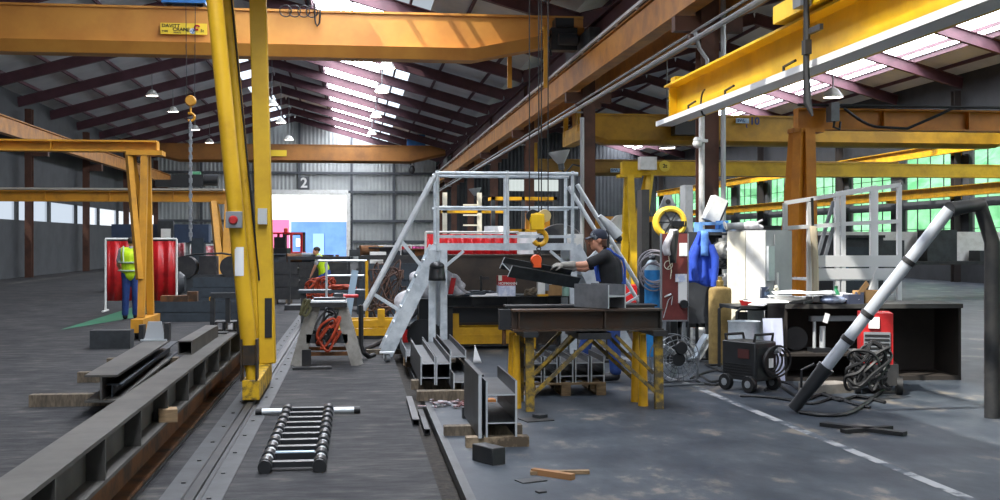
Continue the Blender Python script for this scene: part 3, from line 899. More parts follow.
# number plate above the door
Y = YW - .34
o = thing('door_number', 'dark square plate with a white figure two above the far door', 'sign', (xat(304, Y), Y, zz(184, Y)))
pl = B().bx(-.42, .42, -.02, .02, -.5, .5).build('plate', mat('plate_grey', '#4a4d50', .6), o)
text('2', 'figure', WHT, pl, 1.05, (0, -.03, 0), (PI/2, 0, 0), .005)
# speed dome camera on the white conduit
o = thing('camera_dome', 'white dome camera on the pale conduit of the near brown column', 'camera', (6.36, 20.45, zz(143, 20.9)))
b = B().ball((-.14, -.02, 0), (.09, .09, .085)); b.lathe([(.07, .03), (.08, .07), (.05, .12), (.001, .12)], (-.14, -.02, 0)); b.build('dome', WHT, o)
B().bx(-.1, .05, -.05, .2, .03, .08).build('bracket', WHT, o)
# ------------------------------------------------------------------ near left: gantry legs
gx, gy0 = xy(251, 11.55)
gx = XRAIL
gy1 = gy0 + 1.75
gm = (gy0 + gy1) / 2
LEAN = -0.097
o = thing('gantry_crane', 'tall worn yellow gantry legs standing on the floor rail, nearest to the camera', 'crane', (gx, gm, 0))
ZT = 4.85
B().bx(gx - .085, gx + .085, gy0, gy1, .05, .25).build('end_carriage', mat('foot_yellow', '#c9a010', .55, 0, '#5b4a20', 9, .46, .60), o, world=True, bevel=.008)
for yy in (gy0 + .3, gy1 - .3):
    B().lathe([(.001, -.035), (.09, -.035), (.09, .035), (.001, .035)], (gx, yy, .12), (1, 0, 0), 16).build('wheel', STEELD, o, world=True)
def lean(z, x0=gx): return x0 + LEAN * (z - .3)
PATCH = mat('patchy_yellow_paint', '#dcae1e', .5, 0, '#cc9e1c', 2.2, .46, .64, col3='#a8841c')
yf = gy0 + .10
B().tube([(lean(.25), yf, .25), (lean(.38), yf, .38), (lean(.48), yf, .5), (lean(ZT), yf, ZT)], [.055, .06, .08, .082], 18).build('leg', PATCH, o, world=True)
b = B().bx(lean(.5) - .06, lean(.5) + .06, yf - .087, yf + .05, .40, .60); b.bx(lean(.5) - .085, lean(.5) - .065, yf - .1, yf + .08, .24, .66); b.bx(lean(.5) + .065, lean(.5) + .085, yf - .1, yf + .08, .24, .66)
b.build('hinge_yoke', mat('dark_brown_steel', '#3a2a18', .8, 0, '#1d1914', 8, .4, .6), o, world=True)  # mottled dark brown collar and cheeks at the leg joint
yb = gy1 - .12
B().tube([(gx - .02, yb, .25), (lean(ZT) - .0, yb, ZT)], .062, 16).build('leg', PATCH, o, world=True)
B().bar((gx + .045, yb + .02, .25), (gx - .075, yb + .02, ZT), .185, .185, (0, 1, 0)).build('leg', mat('dull_yellow_paint', '#dcb21e', .5, 0, '#cca01a', 2.0, .44, .68), o, world=True, bevel=.012)
B().bx(gx + .02, gx + .10, yb - .09, yb - .072, .55, 1.0).build('dark_plate', STEELD, o, world=True)
b = B()
b.tube([(lean(z) + .045, yb - .07 + .01 * math.sin(z * 9), z) for z in [1.2 + .25 * i for i in range(15)]], .012, 6)
b.build('cable', BLK, o, world=True)
zs = 1.86
xs = lean(zs)
sb = B().bx(xs - .09, xs + .07, yf - .16, yf - .08, zs - .08, zs + .085).build('switch_box', GREY, o, world=True, bevel=.005)
B().lathe([(.001, .02), (.035, .02), (.045, .0), (.045, -.02)], (xs - .015, yf - .17, zs + .0), (0, -1, 0), 16).build('stop_button', RED, sb, world=True)
B().bx(xs + .10, xs + .20, yb - .16, yb - .06, zs - .02, zs + .16).build('junction_box', ALU, o, world=True)
zs = 1.44; xs = lean(zs)
b = B().grid(lambda u, v: (xs - .05 + u * .09, yf - math.sqrt(max(.0, .0855**2 - (-.05 + u * .09)**2)), zs - .14 + v * .29), 6, 1)
b.build('notice_sheet', PAPER, o, world=True)
B().prism(hsec(.30, .55, .03, .02), (-15.0, gm, ZT + .27), (5.9, gm, ZT + .27)).build('girder', PATCH, o, world=True)
B().bx(lean(ZT) - .3, gx + .3, gy0, gy1, ZT - .05, ZT).build('leg_head', PATCH, o, world=True)

# ------------------------------------------------------------------ fabricated girders lying at left
# long plate girder on a rusty beam
xr = G(174, 450).x
ya, yb2 = 3.0, xy(247, 17.0)[1]
o = thing('plate_girder', 'long dusty fabricated girder with web stiffeners lying on the rusty beam', 'steel beam', (xr - .2, (ya+yb2)/2, .2))
xw = xr + .075
b = B().prism(hsec(.22, .27, .022, .016), (xw - .11, ya, .465), (xw - .11, yb2, .465))
b.build('beam', GIRD, o, world=True)
yy = ya + .3
while yy < yb2:
    B().bx(xw - .105, xw + .0, yy, yy + .016, .35, .58).build('stiffener', GIRD, o, world=True)
    yy += 1.05
o = thing('steel_beam', 'rusty orange-brown beam lying on the floor under the long dusty girder', 'steel beam', (xr, (ya+yb2)/2, 0))
b = B().prism(hsec(.22, .30, .02, .02), (xr - .09, ya, .18), (xr - .09, yb2 + .4, .18))
b.build('beam', RUST, o, world=True)
B().bx(xr - .25, xr + .03, ya, yb2 + .4, 0, .02).build('base_strip', STEELD, o, world=True)
# small block on the lower flange
p = W(160, 441, 8.4)
tag(B().box((0, 0, .05), (.13, .16, .09), .2).build('timber_block', WOOD, None), 'pale sawn wood block resting against the rusty beam at lower left', 'wood block').location = (xw + .0, p.y - .1, .345)
# square tube lying askew on top of it
o = B()
pa, pb = W(185, 361, 10.6), W(212, 338, 12.6)
pa.z = pb.z = .60 + .065
hollow = [(-.065, -.065), (.065, -.065), (.065, .065), (-.065, .065)]
def rhs(b, p0, p1, s_, t_, up=(0, 0, 1)):
    p0, p1 = Vector(p0), Vector(p1)
    h = s_ / 2
    for cx, cy, ww, hh in ((0, h - t_/2, s_, t_), (0, -h + t_/2, s_, t_), (h - t_/2, 0, t_, s_ - 2*t_), (-h + t_/2, 0, t_, s_ - 2*t_)):
        b.prism([(cx - ww/2, cy - hh/2), (cx + ww/2, cy - hh/2), (cx + ww/2, cy + hh/2), (cx - ww/2, cy + hh/2)], p0, p1, up)
    return b
rhs(o, pa, pb, .13, .01)
tag(o.build('square_tube', GIRD, origin=tuple((pa + pb) / 2 - Vector((0, 0, .065)))), 'square steel tube lying askew on top of the long dusty girder', 'steel tube')
# little clamp frame on the girder near the yellow leg
pc = W(226, 345, 13.3)
gxx = xr - .04
o = thing('holding_jig', 'small blackened steel clamp frame standing on the girder beside the yellow leg', 'jig', (gxx, pc.y - .2, .60))
B().bx(-.17, .17, -.04, .04, .40, .46).build('cross_bar', STEEL, o)
for sx in (-.15, .02, .15):
    B().bx(sx - .025, sx + .025, -.03, .03, 0 if sx != .02 else .12, .40).build('post', STEELD, o)
B().bx(-.2, .02, -.12, .1, 0, .015).build('foot_plate', STEELD, o)
for sx in (-.11, .01, .12):
    tag(rhs(B(), (0, -.15, .06), (0, .15, .06), .11, .012).build('tube_offcut', STEELD), 'short square tube offcut on the girder behind the clamp frame', 'steel offcut', 'tube offcuts on the girder').location = (gxx + sx, pc.y + .15 + abs(sx) * .3, .60)
# lower beams farther left
def floor_beam(name, label, A, Bq, zc, prof, m, group=None, cat='steel beam'):
    A = Vector((A[0], A[1], zc)); Bq = Vector((Bq[0], Bq[1], zc))
    c = (A + Bq) / 2
    b = B().prism(prof, A, Bq)
    zmin = min(v[2] for v in b.v)
    return tag(b.build(name, m, origin=(c.x, c.y, zmin)), label, cat, group)
g1, g2 = G(112, 378, .36), G(168, 342, .36)
floor_beam('steel_beam', 'grey H beam on timbers at far left with a clamp bracket at its end', (g1.x - .1, g1.y), (g2.x - .12, g2.y), .26, hsec(.30, .26, .02, .015), GIRD)
g1, g2 = G(112, 392, .2), G(170, 347, .2)
floor_beam('steel_beam', 'lower dark channel beam between the grey H beam and the long dusty girder', (g1.x, g1.y), (g2.x, g2.y), .20, hsec(.2, .16, .015, .012), STEELB)
for i, yy in enumerate((g2.y - .6, g2.y - 2.2, g2.y - 4.2)):
    tag(B().box((0, 0, .06), (.9, .14, .119)).build('timber_bearer', WOODG), ['farthest', 'middle', 'nearest'][i] + ' timber bearer under the pair of beams at far left', 'timber', 'bearers under the left beams').location = (g2.x - .25, yy, 0)
pq = G(160, 341, .39)
o = thing('clamp_bracket', 'shiny steel clamp bracket on the end of the grey H beam at far left', 'jig', (pq.x - .08, pq.y + .1, .39))
b = B(); b.add([(-.13, -.02, 0), (.13, -.02, 0), (.08, -.02, .24), (-.08, -.02, .24), (-.13, .02, 0), (.13, .02, 0), (.08, .02, .24), (-.08, .02, .24)], [(0,1,2,3), (7,6,5,4), (0,4,5,1), (1,5,6,2), (2,6,7,3), (3,7,4,0)]); b.build('face_plate', STEELL, o)
B().bx(-.19, -.13, -.05, .12, 0, .2).build('jaw', STEELD, o); B().bx(.12, .18, -.05, .12, 0, .22).build('jaw', STEELD, o)
B().bx(-.16, .16, -.1, .02, 0, .02).build('foot_plate', STEELL, o)
g1 = G(112, 350)
tag(B().box((0, 0, .14), (.6, .3, .28)).build('steel_block', DGR), 'dark stub of box section on the floor at the far left edge', 'steel offcut').location = (G(112, 348).x, G(112, 348).y, 0)
# big dark plate beams lying across the bay
def cross_beam(x0, x1, y, z, h, label, m=STEELB, group=None):
    b = B().prism(hsec(.42, h, .02, .016, True), (x0, y, z + h/2 if False else z + .21 if False else z + h/2), (x1, y, z + h/2)) if False else B()
    b.bx(x0, x1, y - .015, y, z, z + h); b.bx(x0, x1, y + .38, y + .4, z, z + h); b.bx(x0, x1, y, y + .38, z + h/2 - .01, z + h/2 + .01)
    return tag(b.build('steel_beam', m, origin=((x0 + x1)/2, y, z)), label, 'steel beam', group)
t = 23.4
x0, y0 = xy(144, t); x1 = xat(272, y0)
h1 = zz(312.5, t)
cross_beam(x0, x1, y0, .0, h1 - .01, 'dark blue-grey wide beam at the bottom of the pair lying across the bay')
cross_beam(x0 + .04, x1, y0, h1, zz(302, t) - h1, 'dark blue-grey wide beam lying on top of the pair across the bay')
t = 27.5
x0, y0 = xy(186, t); x1 = xat(268, y0)
zs = [0, .22, .44, .66]
for i in range(3):
    cross_beam(x0 + .08 * i, x1, y0, .24 * i + .06, .23, ['lowest', 'middle', 'top'][i] + ' dark beam of the stack behind the blue-grey pair', STEELB, 'stack of dark beams behind the pair')
for xx in (x0 + .5, x1 - .5):
    tag(B().box((0, .2, .03), (.12, .5, .058)).build('timber_bearer', WOODG), 'timber bearer under the stack of dark beams', 'timber', 'bearers under the dark stack').location = (xx, y0, 0)
b = B(); b.torus((0, 0, .05), .05, .012, (0, 1, .2), 12, 6); b.bx(-.03, .03, -.02, .02, 0, .04)
tag(b.build('shackle', YEL), 'small yellow shackle lying on the blue-grey beam pair', 'shackle').location = (xat(212, xy(212, 23.6)[1]), xy(212, 23.6)[1], zz(302, 23.4))
tag(B().box((0, 0, .06), (.55, .3, .12)).box((.35, 0, .10), (.2, .2, .2)).build('steel_block', RUST), 'rust-brown block resting on the left end of the beam stack', 'steel offcut').location = (xat(178, xy(178, 24.0)[1]), xy(178, 23.65)[1], zz(302, 23.4))

# ------------------------------------------------------------------ machines and screens at far left
o = thing('welding_screen', 'red welding curtain in a white frame behind the man in the yellow vest', 'screen', (*xy(148, 27), 0))
wd = 1.25
B().grid(lambda u, v: (-wd/2 - .3 + u * (wd + .3), .03 * math.sin(u * 40), .25 + v * 1.4), 40, 2).build('curtain', REDC, o, solid=.006)
b = B()
for xx in (-wd/2 - .34, wd/2 + .03): b.tube([(xx, 0, 0), (xx, 0, 1.7)], .025, 8)
b.tube([(-wd/2 - .34, 0, 1.7), (wd/2 + .03, 0, 1.7)], .025, 8)
for xx in (-wd/2 - .34, wd/2 + .03): b.tube([(xx, -.3, .02), (xx, .3, .02)], .025, 8)
b.build('screen_frame', WHT, o)
def red_screen(px0, px1, y0, y1, t, label, m=REDC, group=None, wave=26):
    xa, ya_ = xy(px0, t); xb = xat(px1, ya_)
    o = thing('welding_screen', label, 'screen', ((xa + xb)/2, ya_, 0), 0, group)
    w2 = (xb - xa) / 2; zt_, zb_ = zz(y0, t), max(.12, zz(y1, t))
    B().grid(lambda u, v: (-w2 + u * 2 * w2, .04 * math.sin(u * wave), zb_ + v * (zt_ - zb_)), 40, 2).build('curtain', m, o, solid=.006)
    b = B()
    for xx in (-w2 - .03, w2 + .03): b.tube([(xx, .0, 0), (xx, .0, zt_ + .04)], .025, 6); b.tube([(xx, -.3, .02), (xx, .3, .02)], .025, 6)
    b.tube([(-w2 - .03, 0, zt_ + .04), (w2 + .03, 0, zt_ + .04)], .025, 6); b.build('screen_frame', WHT, o)
    return o
PALER = mat('faded_red_curtain', '#a83a44', .5, 0, '#c9a0a4', 5, .42, .56)
red_screen(178, 184, 243, 257, 46, 'narrow faded red screen behind the machines left of the chain', PALER)
red_screen(191, 228, 246, 262, 42, 'wide faded red and white screen behind the machines beside the hanging chain', PALER)
def machine(name, label, px, t, wd, hgt, dep, m, cat='machine', rz=0, parts=None):
    x, y = xy(px, t)
    return thing(name, label, cat, (x, y, 0), rz)
# drilling line: two uprights, beam and a carriage
x, y = xy(160, 38)
o = thing('drilling_machine', 'dark blue portal machine standing behind the red curtain at far left', 'machine', (x, y, 0))
for sx in (-1.15, 1.25):
    B().bx(sx - .2, sx + .2, -.3, .3, 0, 1.75).build('upright', STEELB, o)
B().bx(-1.5, 1.6, -.25, .35, 1.6, 2.2).build('portal_beam', mat('machine_blue', '#2a3a52', .5, 0, '#222d40', 2, .4, .66), o)
B().bx(.0, .5, -.5, -.25, 1.1, 2.3).build('drill_head', DGR, o); B().bx(.12, .42, -.55, -.5, 1.75, 2.05).build('lamp_panel', WHT, o)
B().lathe([(.001, 0), (.12, 0), (.12, .5), (.06, .55), (.05, .8), (.001, .8)], (.25, -.38, .35), n=12).build('spindle', STEELL, o)
B().bx(-1.6, 1.7, -.5, .4, 0, .45).build('machine_bed', DGR, o)
b = B()
for i in range(7): b.lathe([(.001, -.35), (.07, -.35), (.07, .35), (.001, .35)], (-1.4 + .45*i, -.1, .52), (0, 1, 0), 10)
b.build('rollers', STEEL, o)
x, y = xy(208, 31)
o = thing('plate_roll', 'low dark machine with round drums behind the beam stack left of the yellow legs', 'machine', (x, y, 0))
B().bx(-.95, 1.2, -.35, .35, 0, .75).build('machine_bed', DGR, o)
for sx in (-.55, .65):
    B().lathe([(.001, -.3), (.30, -.3), (.30, .3), (.22, .36), (.001, .36)], (sx, -.1, .95), (0, 1, 0), 20).build('drum', STEELD, o)
B().bx(-.2, .25, -.3, .3, .75, 1.25).build('gear_housing', STEELD, o); B().bx(.85, 1.35, -.25, .3, .75, 1.3).build('motor', DGR, o)
B().tube([(-.9, -.3, 1.15), (-.3, -.32, 1.3), (.4, -.3, 1.32), (1.2, -.3, 1.2)], .03, 6).build('hose', BLK, o)
x, y = xy(168, 29)
o = thing('motor_unit', 'dark round motor unit on a skid behind the green painted floor', 'machine', (x, y, 0))
B().bx(-.5, .5, -.3, .3, 0, .3).build('skid', STEELD, o); B().lathe([(.001, -.4), (.28, -.4), (.3, -.3), (.3, .3), (.2, .42), (.001, .42)], (0, 0, .58), (1, 0, 0), 18).build('motor', DGR, o)
B().bx(-.15, .15, -.2, .2, .85, 1.1).build('terminal_box', STEELD, o)

# ------------------------------------------------------------------ folded telescopic ladder on the floor
f0, f1 = G(293, 470), G(308, 415)
ax = (f1 - f0); L = ax.length; ang = math.atan2(ax.y, ax.x) - PI/2
wl = (G(325, 470) - G(262, 470)).length - .07
o = thing('telescopic_ladder', 'black and silver telescopic ladder lying flat on the floor', 'ladder', (f0.x, f0.y, .0), ang)
NR = 10
for s_ in (-1, 1):
    b = B()
    for i in range(NR - 1):
        r = .037 - .0008 * i
        b.tube([(s_ * wl/2, L * i / (NR-1), .045), (s_ * wl/2, L * (i+1) / (NR-1), .045)], r, 14)
    b.build('stile', mat('anodised_tube', '#cfd3d6', .35, .1), o)
for i in range(NR):
    y = L * i / (NR - 1)
    b = B().bar((-wl/2, y, .047), (wl/2, y, .047), .075, .055 if i else .04)
    for s_ in (-1, 1):
        b.lathe([(.001, -.07), (.050, -.07), (.050, .07), (.001, .07)], (s_ * wl/2, y, .05), (0, 1, 0), 14)
    b.build('rung', BLKP if i != 1 else BLKP, o)
B().bar((-wl/2 + .05, L * 1.02 / (NR-1), .078), (wl/2 - .05, L * 1.02 / (NR-1), .078), .06, .006).build('rung_strip', mat('pale_blue_strip', '#8fa9bd', .4, .3), o)
for s_ in (-1, 1):
    B().tube([(s_ * wl/2, -.12, .045), (s_ * wl/2, -.03, .045)], .05, 12).build('foot', BLK, o)
    B().tube([(s_ * (wl/2 + .05), L + .04, .035), (s_ * (wl/2 + .24), L + .04, .035)], .028, 12).build('stabiliser_bar', ALU, o)
    B().tube([(s_ * (wl/2 + .24), L + .04, .035), (s_ * (wl/2 + .30), L + .04, .035)], .034, 12).build('bar_cap', BLK, o)
B().tube([(-wl/2, L + .04, .035), (wl/2, L + .04, .035)], .03, 12).build('stabiliser_core', BLKP, o)
# bits lying in and beside the floor joint
q0, q1 = G(416, 426, .0), G(409, 402, .0)
b = rhs(B(), (0, 0, .03), q1 - q0 + Vector((0, 0, .03)), .06, .006)
tag(b.build('square_tube', STEELD), 'short square tube lying on the floor beside the joint of the slab', 'steel tube').location = (q0.x - .0, q0.y, 0)
b = rhs(B(), (0, 0, .03), (q1 - q0) * .8 + Vector((0, 0, .03)), .05, .006)
tag(b.build('square_tube', STEELD), 'dark square tube lying down inside the floor joint', 'steel tube').location = (q0.x + .10, q0.y, -.085)
def plate(name, px, py, w_, d_, h_, rz, m, label, cat, z=.02, group=None):
    g = G(px, py, z)
    b = B().box((0, 0, h_/2), (w_, d_, h_), 0)
    ob = b.build(name, m, bevel=.002)
    ob.location = (g.x, g.y, z); ob.rotation_euler = (0, 0, rz)
    return tag(ob, label, cat, group)
# ------------------------------------------------------------------ steel sawhorse trestle left of centre
g = G(329, 367)
x, y = xy(327, 15.2)
o = thing('sawhorse', 'grey A-frame steel trestle carrying tools and orange slings left of centre', 'trestle', (x, y, 0))
LEGM = mat('dull_zinc_leg', '#a09e98', .6, .1, '#807e78', 5, .4, .66)
for sy in (-.0, .75):
    for s_ in (-1, 1):
        B().bar((s_ * .40, sy, .0), (s_ * .17, sy, .80), .16, .05, (0, 1, 0)).build('leg', LEGM, o)
    B().bar((-.27, sy, .36), (.27, sy, .36), .05, .12).build('cross_bar', STEEL, o)
    B().bar((-.34, sy, .16), (.34, sy, .16), .04, .05).build('cross_bar', RUST, o)
B().bx(-.22, .26, -.12, .87, .78, .84).build('top_tray', STEELD, o)
B().bx(-.20, .24, -.13, .88, .84, .862).build('top_lip', ALU, o)
def sling(cx, cy, cz, w_, n, r, seed, h_=.3):
    rnd = random.Random(seed); b = B()
    for k in range(n):
        pts = []
        for i in range(9):
            a = i / 8 * 2 * PI
            pts.append((cx + math.cos(a) * w_ * rnd.uniform(.4, 1), cy + math.sin(a) * w_ * .5 * rnd.uniform(.4, 1), cz + math.sin(a + k) * h_ * rnd.uniform(.4, 1)))
        m_ = len(pts); sm = []
        for i in range(m_):
            p0, p1, p2, p3 = (Vector(pts[(i + k_) % m_]) for k_ in (-1, 0, 1, 2))
            for q_ in range(4):
                u = q_ / 4
                sm.append(.5 * ((2*p1) + (p2 - p0)*u + (2*p0 - 5*p1 + 4*p2 - p3)*u*u + (3*p1 - p0 - 3*p2 + p3)*u**3))
        sm.append(sm[0])
        b.tube(sm, r, 5)
    return b
b = sling(x + .02, y - .12, .42, .16, 4, .018, 3, .26)
tag(b.build('lifting_sling', ORS, origin=(x, y, .2)), 'orange lifting slings bundled inside the grey trestle', 'sling')
b = sling(x - .0, y - .05, .5, .18, 4, .016, 9, .3)
tag(b.build('chain_bundle', STEELD, origin=(x, y, .2)), 'dark chains hanging inside the grey trestle behind the orange slings', 'chain')
b = sling(x - .28, y - .16, .78, .07, 3, .02, 13, .12)
tag(b.build('webbing_strap', mat('strap_olive', '#4c4a2e', .8), origin=(x - .28, y, .7)), 'dark strap hanging off the left end of the trestle top', 'strap')
tag(B().box((0, 0, .015), (.42, .2, .03), .1).box((.12, .1, .05), (.12, .1, .06)).build('hand_tool', STEEL), 'flat steel tool lying on the trestle top', 'tool').location = (x + .03, y + .25, .864)
tag(B().tube([(-.16, 0, .025), (.16, .05, .025)], .025, 8).build('hammer', RED), 'red handled tool lying on the trestle top', 'tool').location = (x + .25, y + .5, .87)
plate('steel_offcut', 306, 366, .12, .12, .22, .2, STEELD, 'dark upright square stub standing in front of the left trestle leg', 'steel offcut', 0)
plate('base_plate', 312, 369, .5, .16, .03, .1, STEELD, 'dark flat plate lying at the feet of the grey trestle', 'steel plate', 0)
# black hose standing near it
b = B(); h0 = Vector((*xy(361, 16), 0))
b.tube([W(361, 305, 16), W(361, 330, 16), W(361, 345, 16), W(363, 352, 16), G(369, 357, .02), G(374, 355, .02)], .035, 8)
tag(b.build('hose', BLK, origin=(h0.x, h0.y, 0)), 'black hose hanging down to the floor right of the grey trestle', 'hose')
b = B().tube([G(360, 350, .03), G(372, 346, .03), G(385, 339, .05)], .035, 8)
tag(b.build('hose', BLK, origin=tuple(G(372, 346))), 'black hose lying along the floor to the foot of the white stair', 'hose')

# ------------------------------------------------------------------ crossover platform with stairs on both sides
T = 16.4
xa, ya = xy(437, T); xb = xat(576, ya)
Dz = zz(244, T)
wd = .72
o = thing('access_platform', 'pale aluminium step-over platform with guard rails and stairs on both sides', 'access platform', ((xa + xb)/2, ya + wd/2, 0))
hw = (xb - xa)/2
b = B().bx(-hw, hw, -wd/2, wd/2, Dz - .03, Dz)
b.bx(-hw, hw, -wd/2 - .02, -wd/2 + .02, Dz - .09, Dz + .01); b.bx(-hw, hw, wd/2 - .02, wd/2 + .02, Dz - .09, Dz + .01)
b.build('deck', ZINC, o)
gz1, gz2, gz3 = zz(173, T), zz(207.5, T), zz(236.5, T)
for s_ in (-1, 1):
    yy = s_ * wd/2
    for z, r in ((gz1, .028), (gz2, .023)):
        B().tube([(-hw - .02, yy, z), (hw + .03, yy, z)], r, 10).build('guard_rail', ZINC, o)
    B().bx(-hw, hw, yy - .012, yy + .012, gz3 - .02, gz3 + .02).build('toe_board', ZINC, o)
    posts = [-hw + .01, xat(507.5, ya) - (xa + xb)/2, hw - .05] if s_ < 0 else [-hw + .02, xat(505, ya + wd) - (xa + xb)/2, hw - .02]
    for xx in posts:
        B().tube([(xx, yy, Dz - .1), (xx, yy, gz1 + .04)], .025, 10).build('guard_post', ZINC, o)
for xx, yy in ((xat(432, ya) - (xa + xb)/2, -wd/2), (xat(443.5, ya) - (xa + xb)/2, -wd/2 - .02), (-hw + .05, wd/2), (hw - .04, -wd/2), (hw - .04, wd/2)):
    B().bx(xx - .05, xx + .05, yy - .035, yy + .035, 0, Dz - .08).build('leg', ZINC, o)
for xx0, xx1 in ((-hw, -hw + .38), (hw, hw - .38)):
    B().bar((xx0, -wd/2, Dz - .42), (xx1, -wd/2, Dz - .10), .04, .06, (0, 1, 0)).build('knee_brace', ZINC, o)
def stair(sgn, ftx, ftz, hr0, hr1):
    x0 = sgn * (hw - .02)
    for s_ in (-1, 1):
        yy = s_ * (wd/2 - .02)
        B().bar((x0, yy, Dz - .04), (ftx, yy, ftz), .19, .035, (0, 1, 0)).build('stringer', ZINC, o)
        B().tube([(hr0[0], yy, hr0[1]), (hr1[0], yy, hr1[1])], .032, 10).build('handrail', ALU, o)
        for f in (.48, .88):
            hx = hr0[0] + (hr1[0] - hr0[0]) * f; hz = hr0[1] + (hr1[1] - hr0[1]) * f
            g_ = f - .24
            B().bar((hx, yy, hz), (x0 + (ftx - x0) * g_ , yy, Dz + (ftz - Dz) * g_), .03, .045, (0, 1, 0)).build('rail_bracket', ZINC, o)
    for k in range(1, 7):
        f = k / 7
        B().box((x0 + (ftx - x0) * f, 0, Dz + (ftz - Dz) * f - .02), (.2, wd - .08, .035)).build('tread', ZINC, o)
cx = (xa + xb)/2
stair(-1, xat(386, ya) - cx, .04, (-hw - .02, gz1 - .03), (xat(364, ya) - cx, zz(310, T)))
stair(1, xat(630, ya) - cx, .04, (hw + .02, gz1 - .15), (xat(653, ya) - cx, zz(310, T)))
# caster beside the stair foot
o = thing('caster', 'small loose caster wheel and plate at the foot of the white stair', 'caster', tuple(G(387, 362)))
B().lathe([(.001, -.03), (.055, -.03), (.055, .03), (.001, .03)], (0, 0, .056), (1, .4, 0), 16).build('wheel', GREY, o)
B().bx(-.1, .1, -.06, .06, .12, .14).build('mount_plate', ALU, o); B().bx(-.05, -.035, -.04, .04, .05, .12).build('fork', ALU, o)
# timber plank by the stair foot
plate('timber_plank', 392, 354, .75, .12, .07, -.05, WOODG, 'weathered timber plank lying at the foot of the white stair', 'timber', 0)

# ------------------------------------------------------------------ bench with dark plate behind it
TB = 16.75
xL, yB = xy(447, TB); xRr = xat(574, yB)
zt = zz(296.5, TB)
o = thing('welding_bench', 'long dark steel welding bench under the white platform', 'workbench', ((xL + xRr)/2, yB + .4, 0))
hb = (xRr - xL)/2
B().bx(-hb, hb, -.02, .42, zt - .02, zt).build('bench_top', mat('bench_top_steel', '#5d6062', .4, .4, '#3f4143', 4, .4, .62), o)
b = B().prism(hsec(.13, .15, .012, .01), (-hb, 0, zt - .10), (hb, 0, zt - .10))
for f in (-.56, .02, .66): b.bx(f * hb - .02, f * hb + .02, -.06, .0, zt - .17, zt - .03)
b.build('edge_beam', STEELD, o)
for sx in (-hb + .08, hb - .08):
    for yy in (.05, .37): B().bx(sx - .04, sx + .04, yy - .04, yy + .04, 0, zt - .17).build('leg', STEELD, o)
B().bx(-hb + .1, hb - .1, .18, .22, .42, zt - .2).build('back_sheet', BLKP, o)
TP = 17.9
x0, yP = xy(433, TP); x1 = xat(578, yP)
b = B().bx(x0, x1, yP, yP + .03, 0, zz(254.5, TP)); b.bx(x0, x1, yP - .02, yP + .35, zz(254.5, TP) - .03, zz(254.5, TP)); b.bx(x0, x1, yP - .05, yP + .35, 0, .03)
for f in (.3, .62, .96): b.bx(x0 + (x1 - x0)*f - .01, x0 + (x1 - x0)*f + .01, yP + .03, yP + .33, .03, zz(254.5, TP) - .03)
tag(b.build('plate_girder', mat('brown_plate', '#4a3f36', .7, .1, '#36302b', 1.6, .4, .64), origin=((x0+x1)/2, yP, 0)), 'tall dark brown plate girder standing behind the welding bench', 'steel beam')
# things on the bench
def carton(name, px0, px1, y0, y1, t, dep, m, label, cat='box', rz=0.0, zbase=None):
    xa_, y_ = xy(px0, t); xb_ = xat(px1, y_)
    zb = zbase if zbase is not None else zz(y1, t)
    h_ = zz(y0, t) - zz(y1, t)
    o = thing(name, label, cat, ((xa_ + xb_)/2, y_ + dep/2, zb), rz)
    return o, (xb_ - xa_), h_
o, w_, h_ = carton('carton', 498.5, 515.5, 276.5, 297, 16.8, .22, None, 'red and white carton standing on the welding bench', zbase=zt)
B().bx(-w_/2, w_/2, -.11, .11, 0, h_ * .52).build('carton_body', mat('carton_white', '#d3d8e4', .7, 0, '#b4bdd4', 14, .44, .56), o)
B().bx(-w_/2, w_/2, -.11, .11, h_ * .52, h_).build('carton_lid', RED, o)
B().bx(-w_/2 - .002, -w_/2 + .05, -.114, -.1, h_ * .76, h_ * 1.02).build('tape_patch', IVO, o)
text('HOFMANN', 'lettering', WHT, o, .055, (.01, -.113, h_ * .62), (PI/2, 0, 0), .002)
o, w_, h_ = carton('packet', 538, 545, 280, 297.5, 16.8, .12, None, 'tall white packet with a yellow base on the bench beside the cardboard box', zbase=zt)
B().bx(-w_/2, w_/2, -.06, .06, .03, h_).build('packet_body', WHT, o); B().bx(-w_/2, w_/2 + .05, -.065, .06, 0, .03).build('packet_base', YEL, o); B().bx(w_/2 - .0, w_/2 + .06, -.05, .06, .08, h_ * .85).build('packet_side', GREY, o)
o, w_, h_ = carton('cardboard_box', 547, 562, 286, 297.5, 16.85, .25, None, 'open brown cardboard box on the bench', zbase=zt)
b = B().bx(-w_/2, w_/2, -.12, -.11, 0, h_); b.bx(-w_/2, w_/2, .11, .12, 0, h_); b.bx(-w_/2, -w_/2 + .01, -.11, .11, 0, h_); b.bx(w_/2 - .01, w_/2, -.11, .11, 0, h_); b.bx(-w_/2, w_/2, -.12, .12, 0, .01); b.build('box_shell', CARD, o)
tag(sling(0, 0, .07, .16, 3, .03, 22, .05).build('paper_bundle', PAPER), 'rolled white papers lying in the cardboard box', 'papers').location = (o.location.x + .02, o.location.y, zt + h_ - .02)
o, w_, h_ = carton('jar', 563, 570, 286, 297, 16.85, .1, None, 'pale green plastic jar at the right end of the bench', zbase=zt)
B().lathe([(.001, 0), (.05, 0), (.055, .02), (.055, .12), (.035, .14), (.001, .14)], n=16).build('jar_body', mat('pale_green_plastic', '#8fb3a4', .4), o); B().lathe([(.001, 0), (.038, 0), (.038, .035), (.001, .035)], (0, 0, .14), n=16).build('jar_lid', WHT, o)
tag(sling(0, 0, .06, .1, 4, .025, 31, .05).build('rag', WOODG), 'crumpled brown rag on the bench beside the cardboard box', 'rag').location = (*xy(531, 16.9), zt)
